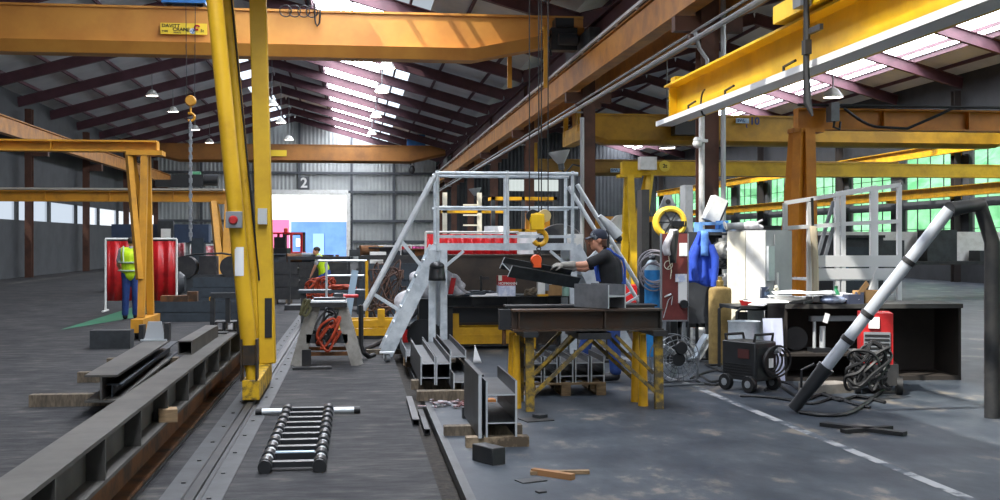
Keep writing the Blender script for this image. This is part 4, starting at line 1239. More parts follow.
tag(sling(0, 0, .04, .3, 3, .02, 37, .03).build('cable_coil', STEELB), 'flat coil of blue-grey cable on the left half of the bench', 'cable').location = (*xy(478, 16.95), zt)
tag(B().box((0, 0, .01), (.5, .2, .02), .2).box((.1, 0, .03), (.3, .1, .02), -.1).build('drawing_sheets', PAPER), 'white drawing sheets lying at the left of the bench', 'papers').location = (*xy(486, 16.9), zt)
# small vertical clamp on the bench
tag(B().tube([(0, 0, 0), (0, 0, .3)], .018, 8).bar((-.02, 0, .26), (.12, 0, .26), .03, .04).box((0, 0, .01), (.1, .08, .02)).build('screw_clamp', STEELD), 'dark screw clamp standing upright on the bench', 'clamp').location = (*xy(481, 16.95), zt)
# grinder/respirator cluster at the left of the bench: helmet and white jacket
o = thing('welding_helmet', 'dark welding helmet hung on the left post of the platform', 'helmet', W(437, 272, 16.25))
b = B().grid(lambda u, v: (.12 * math.cos(u * PI) * (1 - .2 * v), -.12 * math.sin(u * PI) * (1 - .25 * v), -.12 + .22 * v), 14, 5); b.build('helmet_shell', BLKP, o, solid=.008)
B().ball((0, -.01, .08), (.108, .108, .07)).build('helmet_crown', BLKP, o)
o = thing('work_jacket', 'white work jacket with red lining draped at the left end of the bench', 'jacket', (*xy(454, 16.95), zt))
b = B().grid(lambda u, v: (-.14 + .26 * u + .03 * math.sin(v * 5 + u * 3) + .16 * (1 - v) ** 2 * u, -.05 + .05 * math.sin(u * 9 + v * 4) - .04 * u, .02 + (.36 - .22 * u * u) * v + .01 * math.sin(u * 13)), 16, 12); b.build('jacket_cloth', CLOTHW, o, solid=.03)
B().grid(lambda u, v: (-.10 + .07 * u + .05 * v, -.13 - .02 * u, .03 + .24 * v), 6, 8).build('red_lining', RED, o, solid=.012)

# ------------------------------------------------------------------ stillage, pallets and floor steel
TS = 17.25
x0, yS = xy(453, TS); x1 = xat(536, yS)
o = thing('stillage', 'yellow steel stillage bin full of scrap beneath the bench', 'bin', ((x0 + x1)/2, yS + .26, 0))
hs = (x1 - x0)/2
for sx in (-hs, hs - .09):
    for yy in (-.25, .16): B().bx(sx, sx + .09, yy, yy + .09, 0, .56).build('corner_post', YEL, o)
for yy in (-.24, .22):
    b = B()
    for k in range(2): b.bx(-hs + .08, hs - .08, yy, yy + .02, .10 + .13 * k, .22 + .13 * k)
    b.bx(-hs + .08, hs - .08, yy - .012, yy + .03, .21, .24)
    b.build('side_panel', YEL, o)
for sx in (-hs + .03, hs - .05): B().bx(sx, sx + .02, -.18, .18, .10, .35).build('end_panel', YEL, o)
B().bx(-hs + .05, hs - .05, -.22, .22, .08, .10).build('bin_floor', STEELD, o)
b = B(); rr = random.Random(5)
for i in range(60):
    b.box((rr.uniform(-hs + .2, hs - .2), rr.uniform(-.14, .14), rr.uniform(.14, .46)), (rr.uniform(.08, .3), rr.uniform(.05, .15), .02), 0, Matrix.Rotation(rr.uniform(0, 6), 3, 'Z') @ Matrix.Rotation(rr.uniform(-.6, .6), 3, 'X'))
tag(b.build('scrap_metal', STEEL, origin=tuple(o.location)), 'grey metal scrap filling the yellow stillage', 'scrap', kind='stuff')
# yellow low rack behind the sawhorse
TY = 19.6
x0, yy0 = xy(340, TY); x1 = xat(392, yy0)
o = thing('roller_stand', 'low yellow steel rack on the floor behind the grey trestle', 'rack', ((x0 + x1)/2, yy0, 0))
hs = (x1 - x0)/2 + .1
for yy in (-.3, .3):
    B().bx(-hs, hs, yy - .06, yy + .06, .06, .18).build('rail', YEL, o)
    B().bx(-hs, hs, yy - .05, yy + .05, .22, .32).build('rail', YEL, o)
for sx in (-.35, .25, .55):
    B().bx(sx - .06, sx + .06, -.34, -.2, .18, .5).build('upright', YEL, o)
B().bx(-hs, hs, -.35, .35, 0, .06).build('base_plate', STEELD, o)
# red box and white sack near the stair
o, w_, h_ = carton('tool_box', 403, 418, 325.5, 342.5, 18.3, .3, None, 'small red metal box behind the white stair', zbase=0)
B().bx(-w_/2, w_/2, -.15, .15, .02, h_ + .02).build('box_body', RED, o, bevel=.01); B().bx(-.06, .06, -.165, -.15, h_ * .45, h_ * .55).build('latch', STEELL, o)
for px, py, rx, seed in ((407, 305, .2, 1), (428, 287, .2, 2), (415, 278, .09, 5)):
    tt = 17.6; c = W(px, py, tt)
    rnd = random.Random(seed)
    b = B().grid(lambda u, v: (rx * math.cos(u*2*PI) * math.sin(v*PI) * (1 + .12 * math.sin(9*u*2*PI/2 + v*7)), rx * .7 * math.sin(u*2*PI) * math.sin(v*PI), rx * 1.1 - rx * 1.1 * math.cos(v*PI) * (1 + .06 * math.sin(u * 12))), 24, 14)
    tag(b.build('sack', CLOTHW), {1: 'lower white plastic sack resting behind the white stair', 2: 'upper white sack piled beside the bench end by the stair', 5: 'small white bag hanging on the white stair stringer'}[seed], 'sack').location = (c.x, c.y, c.z - rx * 1.1)
o = thing('packing_crate', 'dark crate carrying the white sacks behind the white stair', 'crate', (*xy(418, 17.35), 0))
b = B().bx(-.32, .30, -.3, .3, .42, .46)
zc = zz(323, 17.7)
B().bx(-.33, .3, -.3, .3, zc - .05, zc).build('crate_top', DGR, o)
for sx in (-.28, .25):
    for yy in (-.27, .27): B().bx(sx - .03, sx + .03, yy - .03, yy + .03, 0, zc - .05).build('leg', DGR, o)
B().bx(-.0, .32, -.28, .28, zc, zz(297, 17.7)).build('upper_box', BLKP, o)
# cast round tyre / dark hose reel at the left of bench
o = thing('cable_reel', 'black cable reel with a yellow cable end on the floor behind the platform leg', 'reel', (*xy(424, 17.0), .0))
B().lathe([(.001, -.1), (.25, -.1), (.25, -.08), (.13, -.08), (.13, .08), (.25, .08), (.25, .1), (.001, .1)], (0, 0, .25), (0, 1, 0), 24).build('reel_drum', BLKP, o)
b = B(); b.torus((0, -.06, .25), .17, .03, (0, 1, 0), 24, 6); b.torus((0, .04, .25), .18, .03, (0, 1, 0), 24, 6); b.build('wound_cable', BLK, o)
B().tube([(-.1, -.12, .07), (-.02, -.14, .12), (.06, -.13, .09)], .018, 6).build('cable_end', mat('lime_cable', '#b5c41e', .5), o)

# I-section bundles on the floor slab
def hbeam(label, px, py_end, z0, L_, b_, d_, zq=None, turned=True, m=STEEL, group=None, dxy=(0, 0), rz=0.0, tf=.014):
    g = G(px, py_end, z0 if zq is None else zq)
    bb = B().prism(hsec(b_, d_, tf, .01, turned), (0, 0, 0), (0, L_, 0))
    mz = -min(v[2] for v in bb.v)
    bb.v = [(v[0], v[1], v[2] + mz) for v in bb.v]
    # bright sawn end
    ob = bb.build('steel_beam', [m, STEELL])
    for p_ in ob.data.polygons:
        if len(p_.vertices) == 12: p_.material_index = 1
    ob.location = (g.x + dxy[0], g.y + dxy[1], z0); ob.rotation_euler = (0, 0, rz)
    return tag(ob, label, 'steel beam', group)
gb = 'H beams bundled on timbers beside the floor joint'
hbeam('leftmost lower H beam of the bundle on timbers by the floor joint', 428, 385, .11, 2.3, .15, .16, group=gb)
hbeam('H beam lying on the leftmost one of the floor bundle', 428, 385, .262, 2.2, .15, .16, zq=.11, group=gb)
hbeam('second lower H beam of the bundle by the floor joint', 443.5, 385, .11, 2.5, .15, .16, group=gb)
hbeam('upper H beam in the middle of the bundle below the platform legs', 443.5, 385, .262, 2.6, .15, .16, zq=.11, group=gb)
hbeam('third lower H beam of the floor bundle, lying nearest the big beam stack', 463, 391, .10, 1.9, .18, .20, group=gb)
hbeam('upper right H beam of the bundle behind the big beam stack', 461, 384, .285, 2.2, .15, .18, zq=.10, group=gb, dxy=(0, .35))
hbeam('single short H beam left of the bundle beside the red box', 412, 362, .12, 1.9, .15, .16, group=gb)
for px, py, w_, lab in ((436, 388.5, .55, 'front worn timber under the H beam bundle'), (447, 400, .62, 'loose grey timber lying before the H beam bundle')):
    plate('timber_block', px, py, w_, .14, .1, .0, WOODG, lab, 'timber')
g_ = G(440, 366, .02)
plate('timber_block', 436, 366, .8, .14, .09, 0, WOODG, 'rear timber under the H beam bundle', 'timber')
plate('timber_block', 411, 365, .2, .14, .1, 0, WOOD, 'short block under the single H beam by the red box', 'timber')
plate('timber_block', 480, 405, .3, .12, .06, .1, mat('orange_wood', '#9a6434', .8), 'orange-brown wood strip beside the big beam stack', 'timber')
b = B(); rr = random.Random(8)
for i in range(46):
    b.box((rr.gauss(0, .13), rr.gauss(0, .13), rr.uniform(.01, .035)), (rr.uniform(.02, .09), rr.uniform(.02, .05), .015), rr.uniform(0, 6))
b.box((-.16, -.02, .04), (.16, .05, .012), .5)
tag(b.build('swarf_heap', mat('mixed_scrap', '#8e9096', .5, .3, '#6e3a38', 14, .44, .56), origin=(0, 0, 0)), 'heap of small metal scraps on the slab before the H beam bundle', 'scrap', kind='stuff').location = G(456, 406, .02)
# white paper flag standing on bundle
tag(B().grid(lambda u, v: (.02 * v + u * .10 * (1 - v) , .01 * u, .2 * v), 4, 6).build('paper_tag', PAPER, solid=.003), 'white curled paper tag standing on the floor beams', 'paper tag').location = W(473, 363, 12.6)
# the big stack in front
gs = 'big H beams stacked on timbers in the foreground'
zb = .10
Q = G(501.5, 437, .10)
for k, lab in enumerate(('lower', 'upper')):
    hbeam(lab + ' big H beam of the foreground stack on timbers', 501.5, 437, .10 + .222 * k, 1.15, .22, .25, zq=.10, m=STEEL, group=gs, tf=.016)
b = B().bx(-.012, .012, 0, 1.2, 0, .50); b.bx(.012, .03, 0, 1.2, 0, .016); b.bx(.012, .03, 0, 1.2, .484, .50)
b.use(1).bx(-.013, .013, -.003, 0, 0, .5)
ob = b.build('steel_channel', [STEEL, STEELL])
ob.location = (Q.x - .175, Q.y - .04, .10)
tag(ob, 'tall flat-sided channel standing against the left of the foreground beam stack', 'steel beam')
fx, fy = Q.x, Q.y
tag(B().box((0, 0, .04), (.50, .11, .08)).build('timber_block', mat('stained_timber', '#8a7a64', .9, 0, '#4d4234', 7, .42, .58)), 'stained timber under the front end of the foreground stack', 'timber').location = (fx - .03, fy + .05, .02)
tag(B().box((0, 0, .04), (.66, .11, .08)).build('timber_block', WOODG), 'timber under the rear of the foreground beam stack', 'timber').location = (fx - .08, fy + .62, .02)
tag(B().box((0, 0, .05), (.09, .08, .1)).box((0, 0, .11), (.05, .05, .03)).build('steel_block', STEELD), 'small dark block left of the foreground beam stack', 'steel offcut').location = G(467, 418, .02)
# off-cut, sticks and plates on the slab
g = G(499, 465, .02)
ob = B().bx(-.06, .06, 0, .26, 0, .125).build('tube_offcut', STEELD, bevel=.006)
ob.location = (g.x, g.y, .02); ob.rotation_euler = (0, 0, .5)
tag(ob, 'short dark rectangular tube offcut in front of the foreground stack', 'steel offcut')
g1, g2 = G(533, 471, .04), G(573, 477, .04)
b = B().bar((0, 0, 0), g2 - g1, .05, .04)
tag(b.build('timber_stick', mat('fresh_wood', '#86603c', .8)), 'orange-brown wood stick crossing in front of the other stick', 'wood stick').location = g1
g1, g2 = G(531, 470, .06), G(590, 469, .06)
b = B().bar((0, 0, 0), g2 - g1, .045, .025)
tag(b.build('timber_stick', WOOD), 'longer grey-brown wood stick lying under the crossing stick', 'wood stick').location = (g1.x, g1.y + .03, .035)
plate('steel_plate', 531, 481, .19, .12, .008, .35, STEEL, 'small square steel plate on the slab left of the wood sticks', 'steel plate')
plate('steel_plate', 541, 492.5, .06, .05, .012, .35, STEELD, 'tiny dark plate at the bottom of the picture below the sticks', 'steel plate')
plate('steel_plate', 536, 420, .27, .22, .01, .25, STEELD, 'flat dark plate on the slab beneath the left trestle legs', 'steel plate')
plate('steel_plate', 540, 417.5, .10, .1, .03, .6, STEEL, 'small lump of steel on the flat plate by the trestle', 'steel offcut', .03)

# pallet with sections in two layers
TPp = 12.05
x0, yP = xy(526, TPp); x1 = xat(606, yP)
o = thing('pallet', 'wooden pallet carrying the double row of H sections behind the yellow trestle', 'pallet', ((x0 + x1)/2, yP + .4, .02))
hp = (x1 - x0)/2
for i in range(3):
    B().bx(-hp, hp, -.4 + .35 * i, -.3 + .35 * i, .115, .135).build('deck_board', WOOD, o)
for sx in (-hp + .05, 0, hp - .05):
    for yy in (-.35, 0, .35): B().bx(sx - .05, sx + .05, yy - .05, yy + .05, .02, .095).build('pallet_block', WOOD, o)
for sx in (-hp + .05, 0, hp - .05): B().bx(sx - .05, sx + .05, -.4, .4, .095, .115).build('stringer_board', WOOD, o); B().bx(sx - .05, sx + .05, -.4, .4, 0, .02).build('runner', WOOD, o)
gp = 'H sections in two layers on the pallet'
zt2 = .02 + .135
ords = ['leftmost', 'second', 'middle', 'fourth', 'rightmost']
for i in range(5):
    for k in range(2):
        bb = B().prism(hsec(.135, .15, .014, .01, True), (0, 0, .0675), (0, .75 + .04 * ((i * 3 + k) % 3), .0675))
        ob = bb.build('steel_section', [STEEL, STEELL])
        for p_ in ob.data.polygons:
            if len(p_.vertices) == 12: p_.material_index = 1
        ob.location = (x0 + .10 + i * .168, yP + .03, zt2 + k * .137)
        tag(ob, '%s H section in the %s layer on the pallet behind the yellow trestle' % (ords[i], ['lower', 'upper'][k]), 'steel section', gp)

# ------------------------------------------------------------------ yellow trestle with its steel top
TT = 11.0
xl, yT = xy(530, TT); xr2 = xat(659, yT)
o = thing('trestle', 'worn yellow steel trestle with braced legs under the dark beam, right of the foreground stack', 'trestle', ((xl + xr2)/2, yT + .35, .02))
ht = (xr2 - xl)/2
zl = zz(337, TT) - .02
for s_ in (-1, 1):
    for yy, w2 in ((-.35, .08), (.35, .075)):
        B().bar((s_ * ht, yy, 0), (s_ * ht, yy * .9, zl), w2, .06, (0, 1, 0)).build('leg', WORN, o)
    for yy in (-.12, .18):
        b = B(); x_ = s_ * ht - .1
        b.tube([(x_, yy, 0), (x_, yy, .35), (x_, yy, zl)], [.05, .042, .03], 10); b.build('inner_leg', YEL, o)
    B().bx(s_ * ht - .07, s_ * ht + .07, -.42, .42, zl, zl + .05).build('head_beam', STEELD, o)
    for yy in (-.35, .35):
        B().bar((0, yy * .95, zl + .0), (s_ * (ht - .04), yy, .17), .035, .04, (0, 1, 0)).build('brace', WORN, o)
        B().bar((s_ * .22, yy * .8, zl + .0), (s_ * (ht - .04), yy * .8, .34), .03, .035, (0, 1, 0)).build('brace', WORN, o)
    # (the two braces meet at the middle of the head)
B().bx(-.16, .16, -.36, .36, zl - .03, zl + .03).build('brace_plate', STEELD, o)
zt_ = zl + .07
# front beam lying across both heads, a second behind it
xA, xB = xat(513.5, yT), xat(664, yT)
zb0, zb1 = zt_, zz(310, TT)
b = B().prism(hsec(.22, zb1 - zb0, .018, .012), (xA, yT + .12, (zb0 + zb1)/2), (xB, yT + .12, (zb0 + zb1)/2))
for f in (.04, .61, .985): b.bx(xA + (xB - xA)*f - .006, xA + (xB - xA)*f + .006, yT + .02, yT + .22, zb0 + .018, zb1 - .018)
tag(b.build('steel_beam', mat('brown_web_steel', '#452f1e', .5, .2, '#3a3733', 2, .40, .62), origin=((xA+xB)/2, yT + .12, zb0)), 'dark brown beam lying along the front of the yellow trestle heads', 'steel beam')
xA2, xB2 = xat(505, yT + .5), xat(655, yT + .5)
b = B().prism(hsec(.24, zb1 - zb0 + .02, .018, .012), (xA2, yT + .52, (zb0 + zb1)/2 + .01), (xB2, yT + .52, (zb0 + zb1)/2 + .01))
tag(b.build('steel_beam', STEELD, origin=((xA2+xB2)/2, yT + .52, zb0)), 'second dark beam lying behind the brown one on the yellow trestle', 'steel beam')
# clamp at the left end
o = thing('beam_clamp', 'rusty screw clamp gripping the left end of the trestle beams', 'clamp', (xat(504, yT + .3), yT + .3, zb0 - .1))
B().bx(-.05, .06, -.04, .04, .1, .3).build('clamp_body', STEELD, o); B().tube([(0, 0, -.05), (0, 0, .12)], .02, 8).build('clamp_screw', RUST, o)
# short H stub on top
zc = zb1 + .002
st = thing('steel_stub', 'short grey H section stub lying on the trestle beams before the worker', 'steel offcut', (xat(608, yT + .2), yT + .14, zc), R(-56))
prof = hsec(.23, .25, .014, .012, True)
b = B().prism(prof, (-.36, 0, .12), (.10, 0, .12)); b.build('section', mat('grey_stub', '#74777b', .45, .35, '#5c5f62', 4, .4, .64), st)
b = B(); b.prism(prof, (.10, 0, .12), (.103, 0, .12)); b.build('sawn_end', STEELL, st)
# ------------------------------------------------------------------ hook block and the beam on the hoist
hk = Vector((*xy(537.5, 13.1), 0))
hp_ = Vector((hk.x, gm, 0)); t_h = gm * math.cos(YAW) + hk.x * math.sin(YAW)
HX = xat(537, gm); 
o = thing('hook_block', 'yellow crane hook block with a big hook above the worker\'s hands', 'hook', (HX, gm, zz(222, t_h)))
o['label'] = 'yellow crane hook block with a big hook hanging inside the white guard rail'
s_ = t_h / F
b = B().lathe([(.001, -.05), (.075, -.05), (.09, -.02), (.09, .02), (.075, .05), (.001, .05)], (-.0, 0, .02), (0, 1, 0), 18); b.bx(-.075, .075, -.055, .055, -.09, .09); b.build('block_body', YELL, o, bevel=.01)
B().lathe([(.001, -.03), (.07, -.03), (.07, .03), (.001, .03)], (.085, .0, .07), (0, 1, .1), 18).build('sheave', mat('pale_sheave', '#c8b27a', .5), o)
B().lathe([(.001, -.03), (.07, -.03), (.07, .03), (.001, .03)], (-.05, .0, .07), (0, 1, .1), 18).build('sheave', STEELD, o)
b = B(); b.torus((.03, 0, -.175), .075, .028, (0, 1, 0), 20, 8, -2.0, 2.6); b.tube([(.03, 0, -.06), (.03, 0, -.11)], .03, 10); b.build('hook', YEL, o)
b = B()
for dx_, zz_ in ((-.085, .1), (.02, .12), (.05, .12), (.125, .1)):
    b.tube([(dx_, 0, zz_ - .06), (dx_, 0, ZT + .1 - o.location.z)], .007, 6)
b.build('rope', STEELD, o)
oh = thing('hoist', 'hoist trolley under the near gantry girder above the picture', 'hoist', (HX, gm, ZT - .28))
B().bx(-.35, .35, -.2, .2, .0, .2).build('hoist_body', YEL, oh)
B().bx(-.2, .2, -.25, .25, .2, .30).build('trolley', STEELD, oh)
oh['label'] = 'yellow hoist trolley slung under the girder of the near yellow gantry'
zc_ = zz(262, t_h)
o2 = thing('beam_clamp', 'orange lifting clamp on a short chain gripping the hoisted beam', 'clamp', (HX - .01, gm, zc_))
B().lathe([(.001, -.04), (.055, -.04), (.065, 0), (.055, .04), (.001, .04)], (0, 0, .02), (0, 1, 0), 16).build('clamp_body', mat('clamp_orange', '#d8521c', .45), o2)
B().bx(-.03, .05, -.045, .045, -.06, .02).build('clamp_jaw', MATS['clamp_orange'], o2)
b = B(); z = .06; k = 0
while z < zz(243, t_h) - zc_ + .02:
    b.torus((.03, 0, z + .02), .022, .008, (1, 0, 0) if k % 2 else (0, 1, 0), 10, 5); z += .034; k += 1
b.build('chain', STEELD, o2)
# the hoisted H piece
eL, eR = W(506, 267, t_h), W(574, 279, t_h + .55)
axd = (eR - eL).normalized()
upv = Vector((0.12, -.5, 1)).normalized()
b = B().prism(hsec(.14, .21, .016, .014, True), eL, eR, upv)
ob = b.build('steel_beam', [mat('hoisted_steel', '#3c4042', .45, .35, '#2c2f31', 4, .4, .64), STEELL], origin=tuple((eL + eR)/2))
for p_ in ob.data.polygons:
    if len(p_.vertices) == 12: p_.material_index = 1
tag(ob, 'short dark H beam hanging tilted from the crane hook, steadied by the worker', 'steel beam')
# ------------------------------------------------------------------ clutter between the near work and the far door
def boxmach(name, label, cat, px, t, parts, rz=0.0, group=None):
    x, y = xy(px, t)
    o = thing(name, label, cat, (x, y, 0 if x < XL else .02), rz, group)
    for p in parts:
        nm, m, fn = p
        b = B(); fn(b); b.build(nm, m, o)
    return o
# forklift by the door
boxmach('forklift', 'red and black forklift truck standing before the open far door', 'forklift', 284, 58, [
    ('truck_body', RED, lambda b: b.bx(-.7, .7, -1.2, .9, .35, 1.1)),
    ('counterweight', BLKP, lambda b: b.bx(-.75, .75, .9, 1.4, .35, 1.3)),
    ('mast', DGR, lambda b: (b.bx(-.6, -.42, -1.35, -1.2, .1, 2.1), b.bx(.42, .6, -1.35, -1.2, .1, 2.1), b.bx(-.6, .6, -1.35, -1.2, 1.95, 2.1))),
    ('overhead_guard', RED, lambda b: (b.bx(-.68, .68, -.8, .6, 2.0, 2.08), b.bx(-.68, -.58, -.8, -.7, 1.1, 2.0), b.bx(.58, .68, -.8, -.7, 1.1, 2.0), b.bx(-.68, -.58, .5, .6, 1.1, 2.0), b.bx(.58, .68, .5, .6, 1.1, 2.0))),
    ('seat', BLK, lambda b: (b.bx(-.3, .3, 0, .5, 1.1, 1.3), b.bx(-.3, .3, .4, .55, 1.3, 1.85))),
    ('wheel', BLK, lambda b: (b.lathe([(.001, -.15), (.35, -.15), (.35, .15), (.001, .15)], (-.65, -.8, .35), (1, 0, 0), 18))),
    ('wheel', BLK, lambda b: (b.lathe([(.001, -.15), (.35, -.15), (.35, .15), (.001, .15)], (.65, -.8, .35), (1, 0, 0), 18))),
    ('beacon', ORS, lambda b: b.lathe([(.001, 0), (.1, 0), (.1, .2), (.001, .25)], (-.1, 0, 2.08), n=10))], R(160))
# steel stacks, dark sections
def stack(px0, px1, y_top, t, n, label, m=STEELB, dep=.5, group=None, zb=.12):
    x0, y0 = xy(px0, t); x1 = xat(px1, y0)
    h = (zz(y_top, t) - zb) / n
    for i in range(n):
        b = B(); z = zb + i * h
        b.bx(x0 + .05 * i, x1 - .03 * i, y0, y0 + .02, z, z + h * .96); b.bx(x0 + .05*i, x1 - .03*i, y0 + dep - .02, y0 + dep, z, z + h * .96)
        b.bx(x0 + .05*i, x1 - .03*i, y0 + .02, y0 + dep - .02, z + h * .45, z + h * .55)
        nm = ['lowest', 'second', 'third', 'fourth', 'fifth'][i] if n > 2 else ['lower', 'upper'][i] if n == 2 else 'single'
        tag(b.build('steel_beam', m, origin=((x0+x1)/2, y0, z)), nm + ' ' + label, 'steel beam', group)
    for xx in (x0 + .3, x1 - .3):
        tag(B().box((0, dep/2, zb/2), (.14, dep + .1, zb - .002)).build('timber_bearer', WOODG), 'timber bearer carrying the ' + label, 'timber', 'bearers under the ' + label).location = (xx, y0, .02 if x0 > XR else 0)
stack(357, 437, 263, 24, 3, 'blue-grey box beam of the stack seen through the stair handrail', STEELB, .5, 'blue-grey beams behind the stair')
stack(352, 436, 256, 27, 4, 'dark beam of the long stack behind the blue-grey box beams', STEELD, .6, 'dark beams behind the blue-grey ones')
stack(292, 350, 262, 34, 4, 'dark beam of the stack in front of the far worker', STEELD, .7, 'dark beams by the far worker')
stack(262, 300, 262, 30, 3, 'dark beam of the stack right of the near yellow legs', STEELD, .7, 'dark beams right of the yellow legs')
# pipes lying with round ends
for i, (px, py, r) in enumerate(((283, 286, .22), (297, 287, .18), (269, 284, .2))):
    g = G(px, 293); t = 1897 / (293 - 241)
    b = B(); n = 24
    b.lathe([(r, 0), (r, 2.6), (r * .86, 2.6), (r * .86, 0), (r, 0)], (0, 0, r), (.05, 1, 0), 28)
    tag(b.build('steel_pipe', DGR), ['pipe with a pale round end lying right of the yellow legs', 'smaller pipe beside the pale-ended one before the far stack', 'pipe half hidden behind the near yellow leg'][i], 'steel pipe').location = (g.x, g.y + i * .1, 0)
    b = B(); b.torus((0, -.01, r), r * .93, r * .07, (.5, 1, 0), 26, 6)
# welding bay with orange slings around the far worker
x, y = xy(318, 28)
for i, (px, w_, h_, s_) in enumerate(((313, .2, .5, 41), (326, .28, .62, 42))):
    xx, y2 = xy(px, 27.4)
    b = sling(0, 0, .42, w_, 5, .026, s_, h_ * .55)
    tag(b.build('lifting_sling', ORS), ['left bunch of orange slings hanging on the frame before the far worker', 'right bunch of orange slings hanging on the frame before the far worker'][i], 'sling').location = (xx, y2, .1)
boxmach('sling_rack', 'dark steel rack hung with orange slings before the far worker', 'rack', 319, 27.8, [
    ('top_bar', STEELD, lambda b: b.bx(-.75, .75, -.04, .04, 1.2, 1.28)),
    ('post', STEELD, lambda b: b.bx(-.75, -.68, -.04, .04, 0, 1.2)), ('post', STEELD, lambda b: b.bx(.68, .75, -.04, .04, 0, 1.2)),
    ('base', STEELD, lambda b: b.bx(-.8, .8, -.4, .4, 0, .12)),
    ('drum', DGR, lambda b: b.lathe([(.001, 0), (.26, 0), (.26, .6), (.001, .6)], (.1, .1, .12), n=18))])
# low bench with an orange tool, blue-grey leaning post and thin rails
boxmach('work_table', 'low table with orange cloths behind the grey trestle', 'table', 342, 23, [
    ('table_top', STEELB, lambda b: b.bx(-.85, .65, -.3, .3, .62, .68)),
    ('leg', STEELD, lambda b: b.bx(-.8, -.72, -.25, -.17, 0, .62)), ('leg', STEELD, lambda b: b.bx(.52, .6, -.25, -.17, 0, .62)),
    ('leg', STEELD, lambda b: b.bx(-.8, -.72, .2, .28, 0, .62)), ('leg', STEELD, lambda b: b.bx(.52, .6, .2, .28, 0, .62))])
tag(sling(0, 0, .05, .28, 5, .03, 61, .04).build('cloth_heap', ORS), 'orange cloth heap lying on the low table behind the grey trestle', 'cloth').location = (*xy(342, 22.9), .68)
ob = B().bar((0, 0, 0), (.18, .1, 1.12), .12, .06, (0, 1, 0)).build('leaning_post', mat('pale_blue_steel', '#8fa6b8', .4, .3)); ob.location = (*xy(345, 20.6), 0)
tag(ob, 'pale blue-grey steel post leaning behind the grey trestle', 'post')
boxmach('hand_rail', 'thin grey tubular rail standing left of the stair handrail', 'rail', 348, 21.6, [
    ('top_tube', ALU, lambda b: (b.tube([(-.55, 0, 1.28), (.35, 0, 1.28)], .02, 8), b.tube([(-.4, 0, 1.0), (.3, 0, 1.0)], .02, 8))),
    ('post', ALU, lambda b: b.tube([(-.4, 0, 0), (-.4, 0, 1.28)], .022, 8)), ('post', YEL, lambda b: b.tube([(.35, 0, 0), (.35, 0, 1.28)], .03, 8)),
    ('foot', STEELD, lambda b: (b.bx(-.5, -.3, -.25, .25, 0, .05), b.bx(.25, .45, -.25, .25, 0, .05)))])
boxmach('yellow_frame', 'yellow steel gate frame standing on the far dark beams behind the handrail', 'frame', 405, 29, [
    ('beam', YEL, lambda b: b.bx(-.7, .7, -.08, .08, 1.12, 1.26)),
    ('leg', YEL, lambda b: b.bx(-.66, -.54, -.08, .08, .0, 1.5)), ('leg', YEL, lambda b: b.bx(.54, .68, -.08, .08, .0, 1.5)),
    ('cross_tie', YEL, lambda b: b.bx(-.6, .6, -.05, .05, .3, .36))])
tag(B().box((0, 0, .12), (.34, .25, .24)).box((0, -.13, .1), (.2, .02, .12)).build('white_box', WHT), 'small white box on the blue-grey beam stack left of the handrail', 'box').location = (*xy(378, 24.25), zz(263.5, 24))
# tangled brown hoses
x, y = xy(386, 20.2)
b = sling(0, 0, .75, .36, 9, .015, 71, .55)
tag(b.build('hose_tangle', mat('brown_hose', '#5c4034', .7, 0, '#3a302c', 3, .4, .6)), 'tangle of brown and black hoses hanging behind the stair', 'hose').location = (x, y, .03)
boxmach('hose_stand', 'dark stand inside the tangle of brown hoses', 'stand', 386, 20.5, [
    ('post', STEELD, lambda b: b.bx(-.05, .05, -.05, .05, 0, 1.4)), ('arm', STEELD, lambda b: b.bx(-.45, .45, -.04, .04, 1.32, 1.4)), ('base', STEELD, lambda b: b.bx(-.4, .4, -.3, .3, 0, .06))])
# screens
red_screen(369, 398, 247, 262, 44, 'pinkish red curtain screen at the back beside the far door', mat('pinkish_red_curtain', '#c42a4a', .5, 0, '#a82240', 4, .42, .66))
red_screen(402, 411, 246.5, 262, 43, 'narrow red curtain screen left of the magenta one', REDC)
red_screen(412, 426, 246.5, 262, 42, 'magenta curtain screen right of the narrow red one', PINK)
o = red_screen(427, 517, 234, 262, 23.5, 'large bright red curtain screen behind the white platform', mat('bright_red_curtain', '#d01820', .45, 0, '#a81018', 3, .42, .66), None, 60)
# white sunlit things further right: wrapped pallets, racks, pale machines
def wrapped(px0, px1, y0, y1, t, label, m=WHT):
    x0, y_ = xy(px0, t); x1 = xat(px1, y_)
    z0, z1 = max(.02, zz(y1, t)), zz(y0, t)
    z0 = .02
    w_ = x1 - x0
    o = thing('wrapped_pallet', label, 'pallet load', ((x0 + x1)/2, y_ + .5, z0))
    B().grid(lambda u, v: (w_/2 * (1 if u < .5 else -1) * min(1, abs(abs(u - .5) * 4 - 1) * 1.0 + .0) if False else w_/2 * math.cos(u * 2 * PI) * (1.0 + .25 * abs(math.sin(2 * u * 2 * PI))) * .85,
                           .5 * math.sin(u * 2 * PI) * (1 + .25 * abs(math.sin(2 * u * 2 * PI))) * .85, .15 + (z1 - z0 - .15) * min(1, v * 1.25)) if v < .85 else
                          (w_/2 * math.cos(u * 2 * PI) * .8 * (1 - v) / .15 * 1.0, .45 * math.sin(u * 2 * PI) * (1 - v) / .15, z1 - z0), 32, 12).build('wrapped_load', m, o)
    b = B().bx(-w_/2, w_/2, -.45, .45, .1, .14)
    for sx in (-w_/2 + .06, 0, w_/2 - .06): b.bx(sx - .05, sx + .05, -.45, .45, 0, .1)
    b.build('pallet', WOOD, o)
WSUN = mat('white_wrap', '#e6e8ea', .5)
wrapped(520, 545, 232, 262, 24.2, 'white wrapped load behind the hook, just right of the red screen', WSUN)
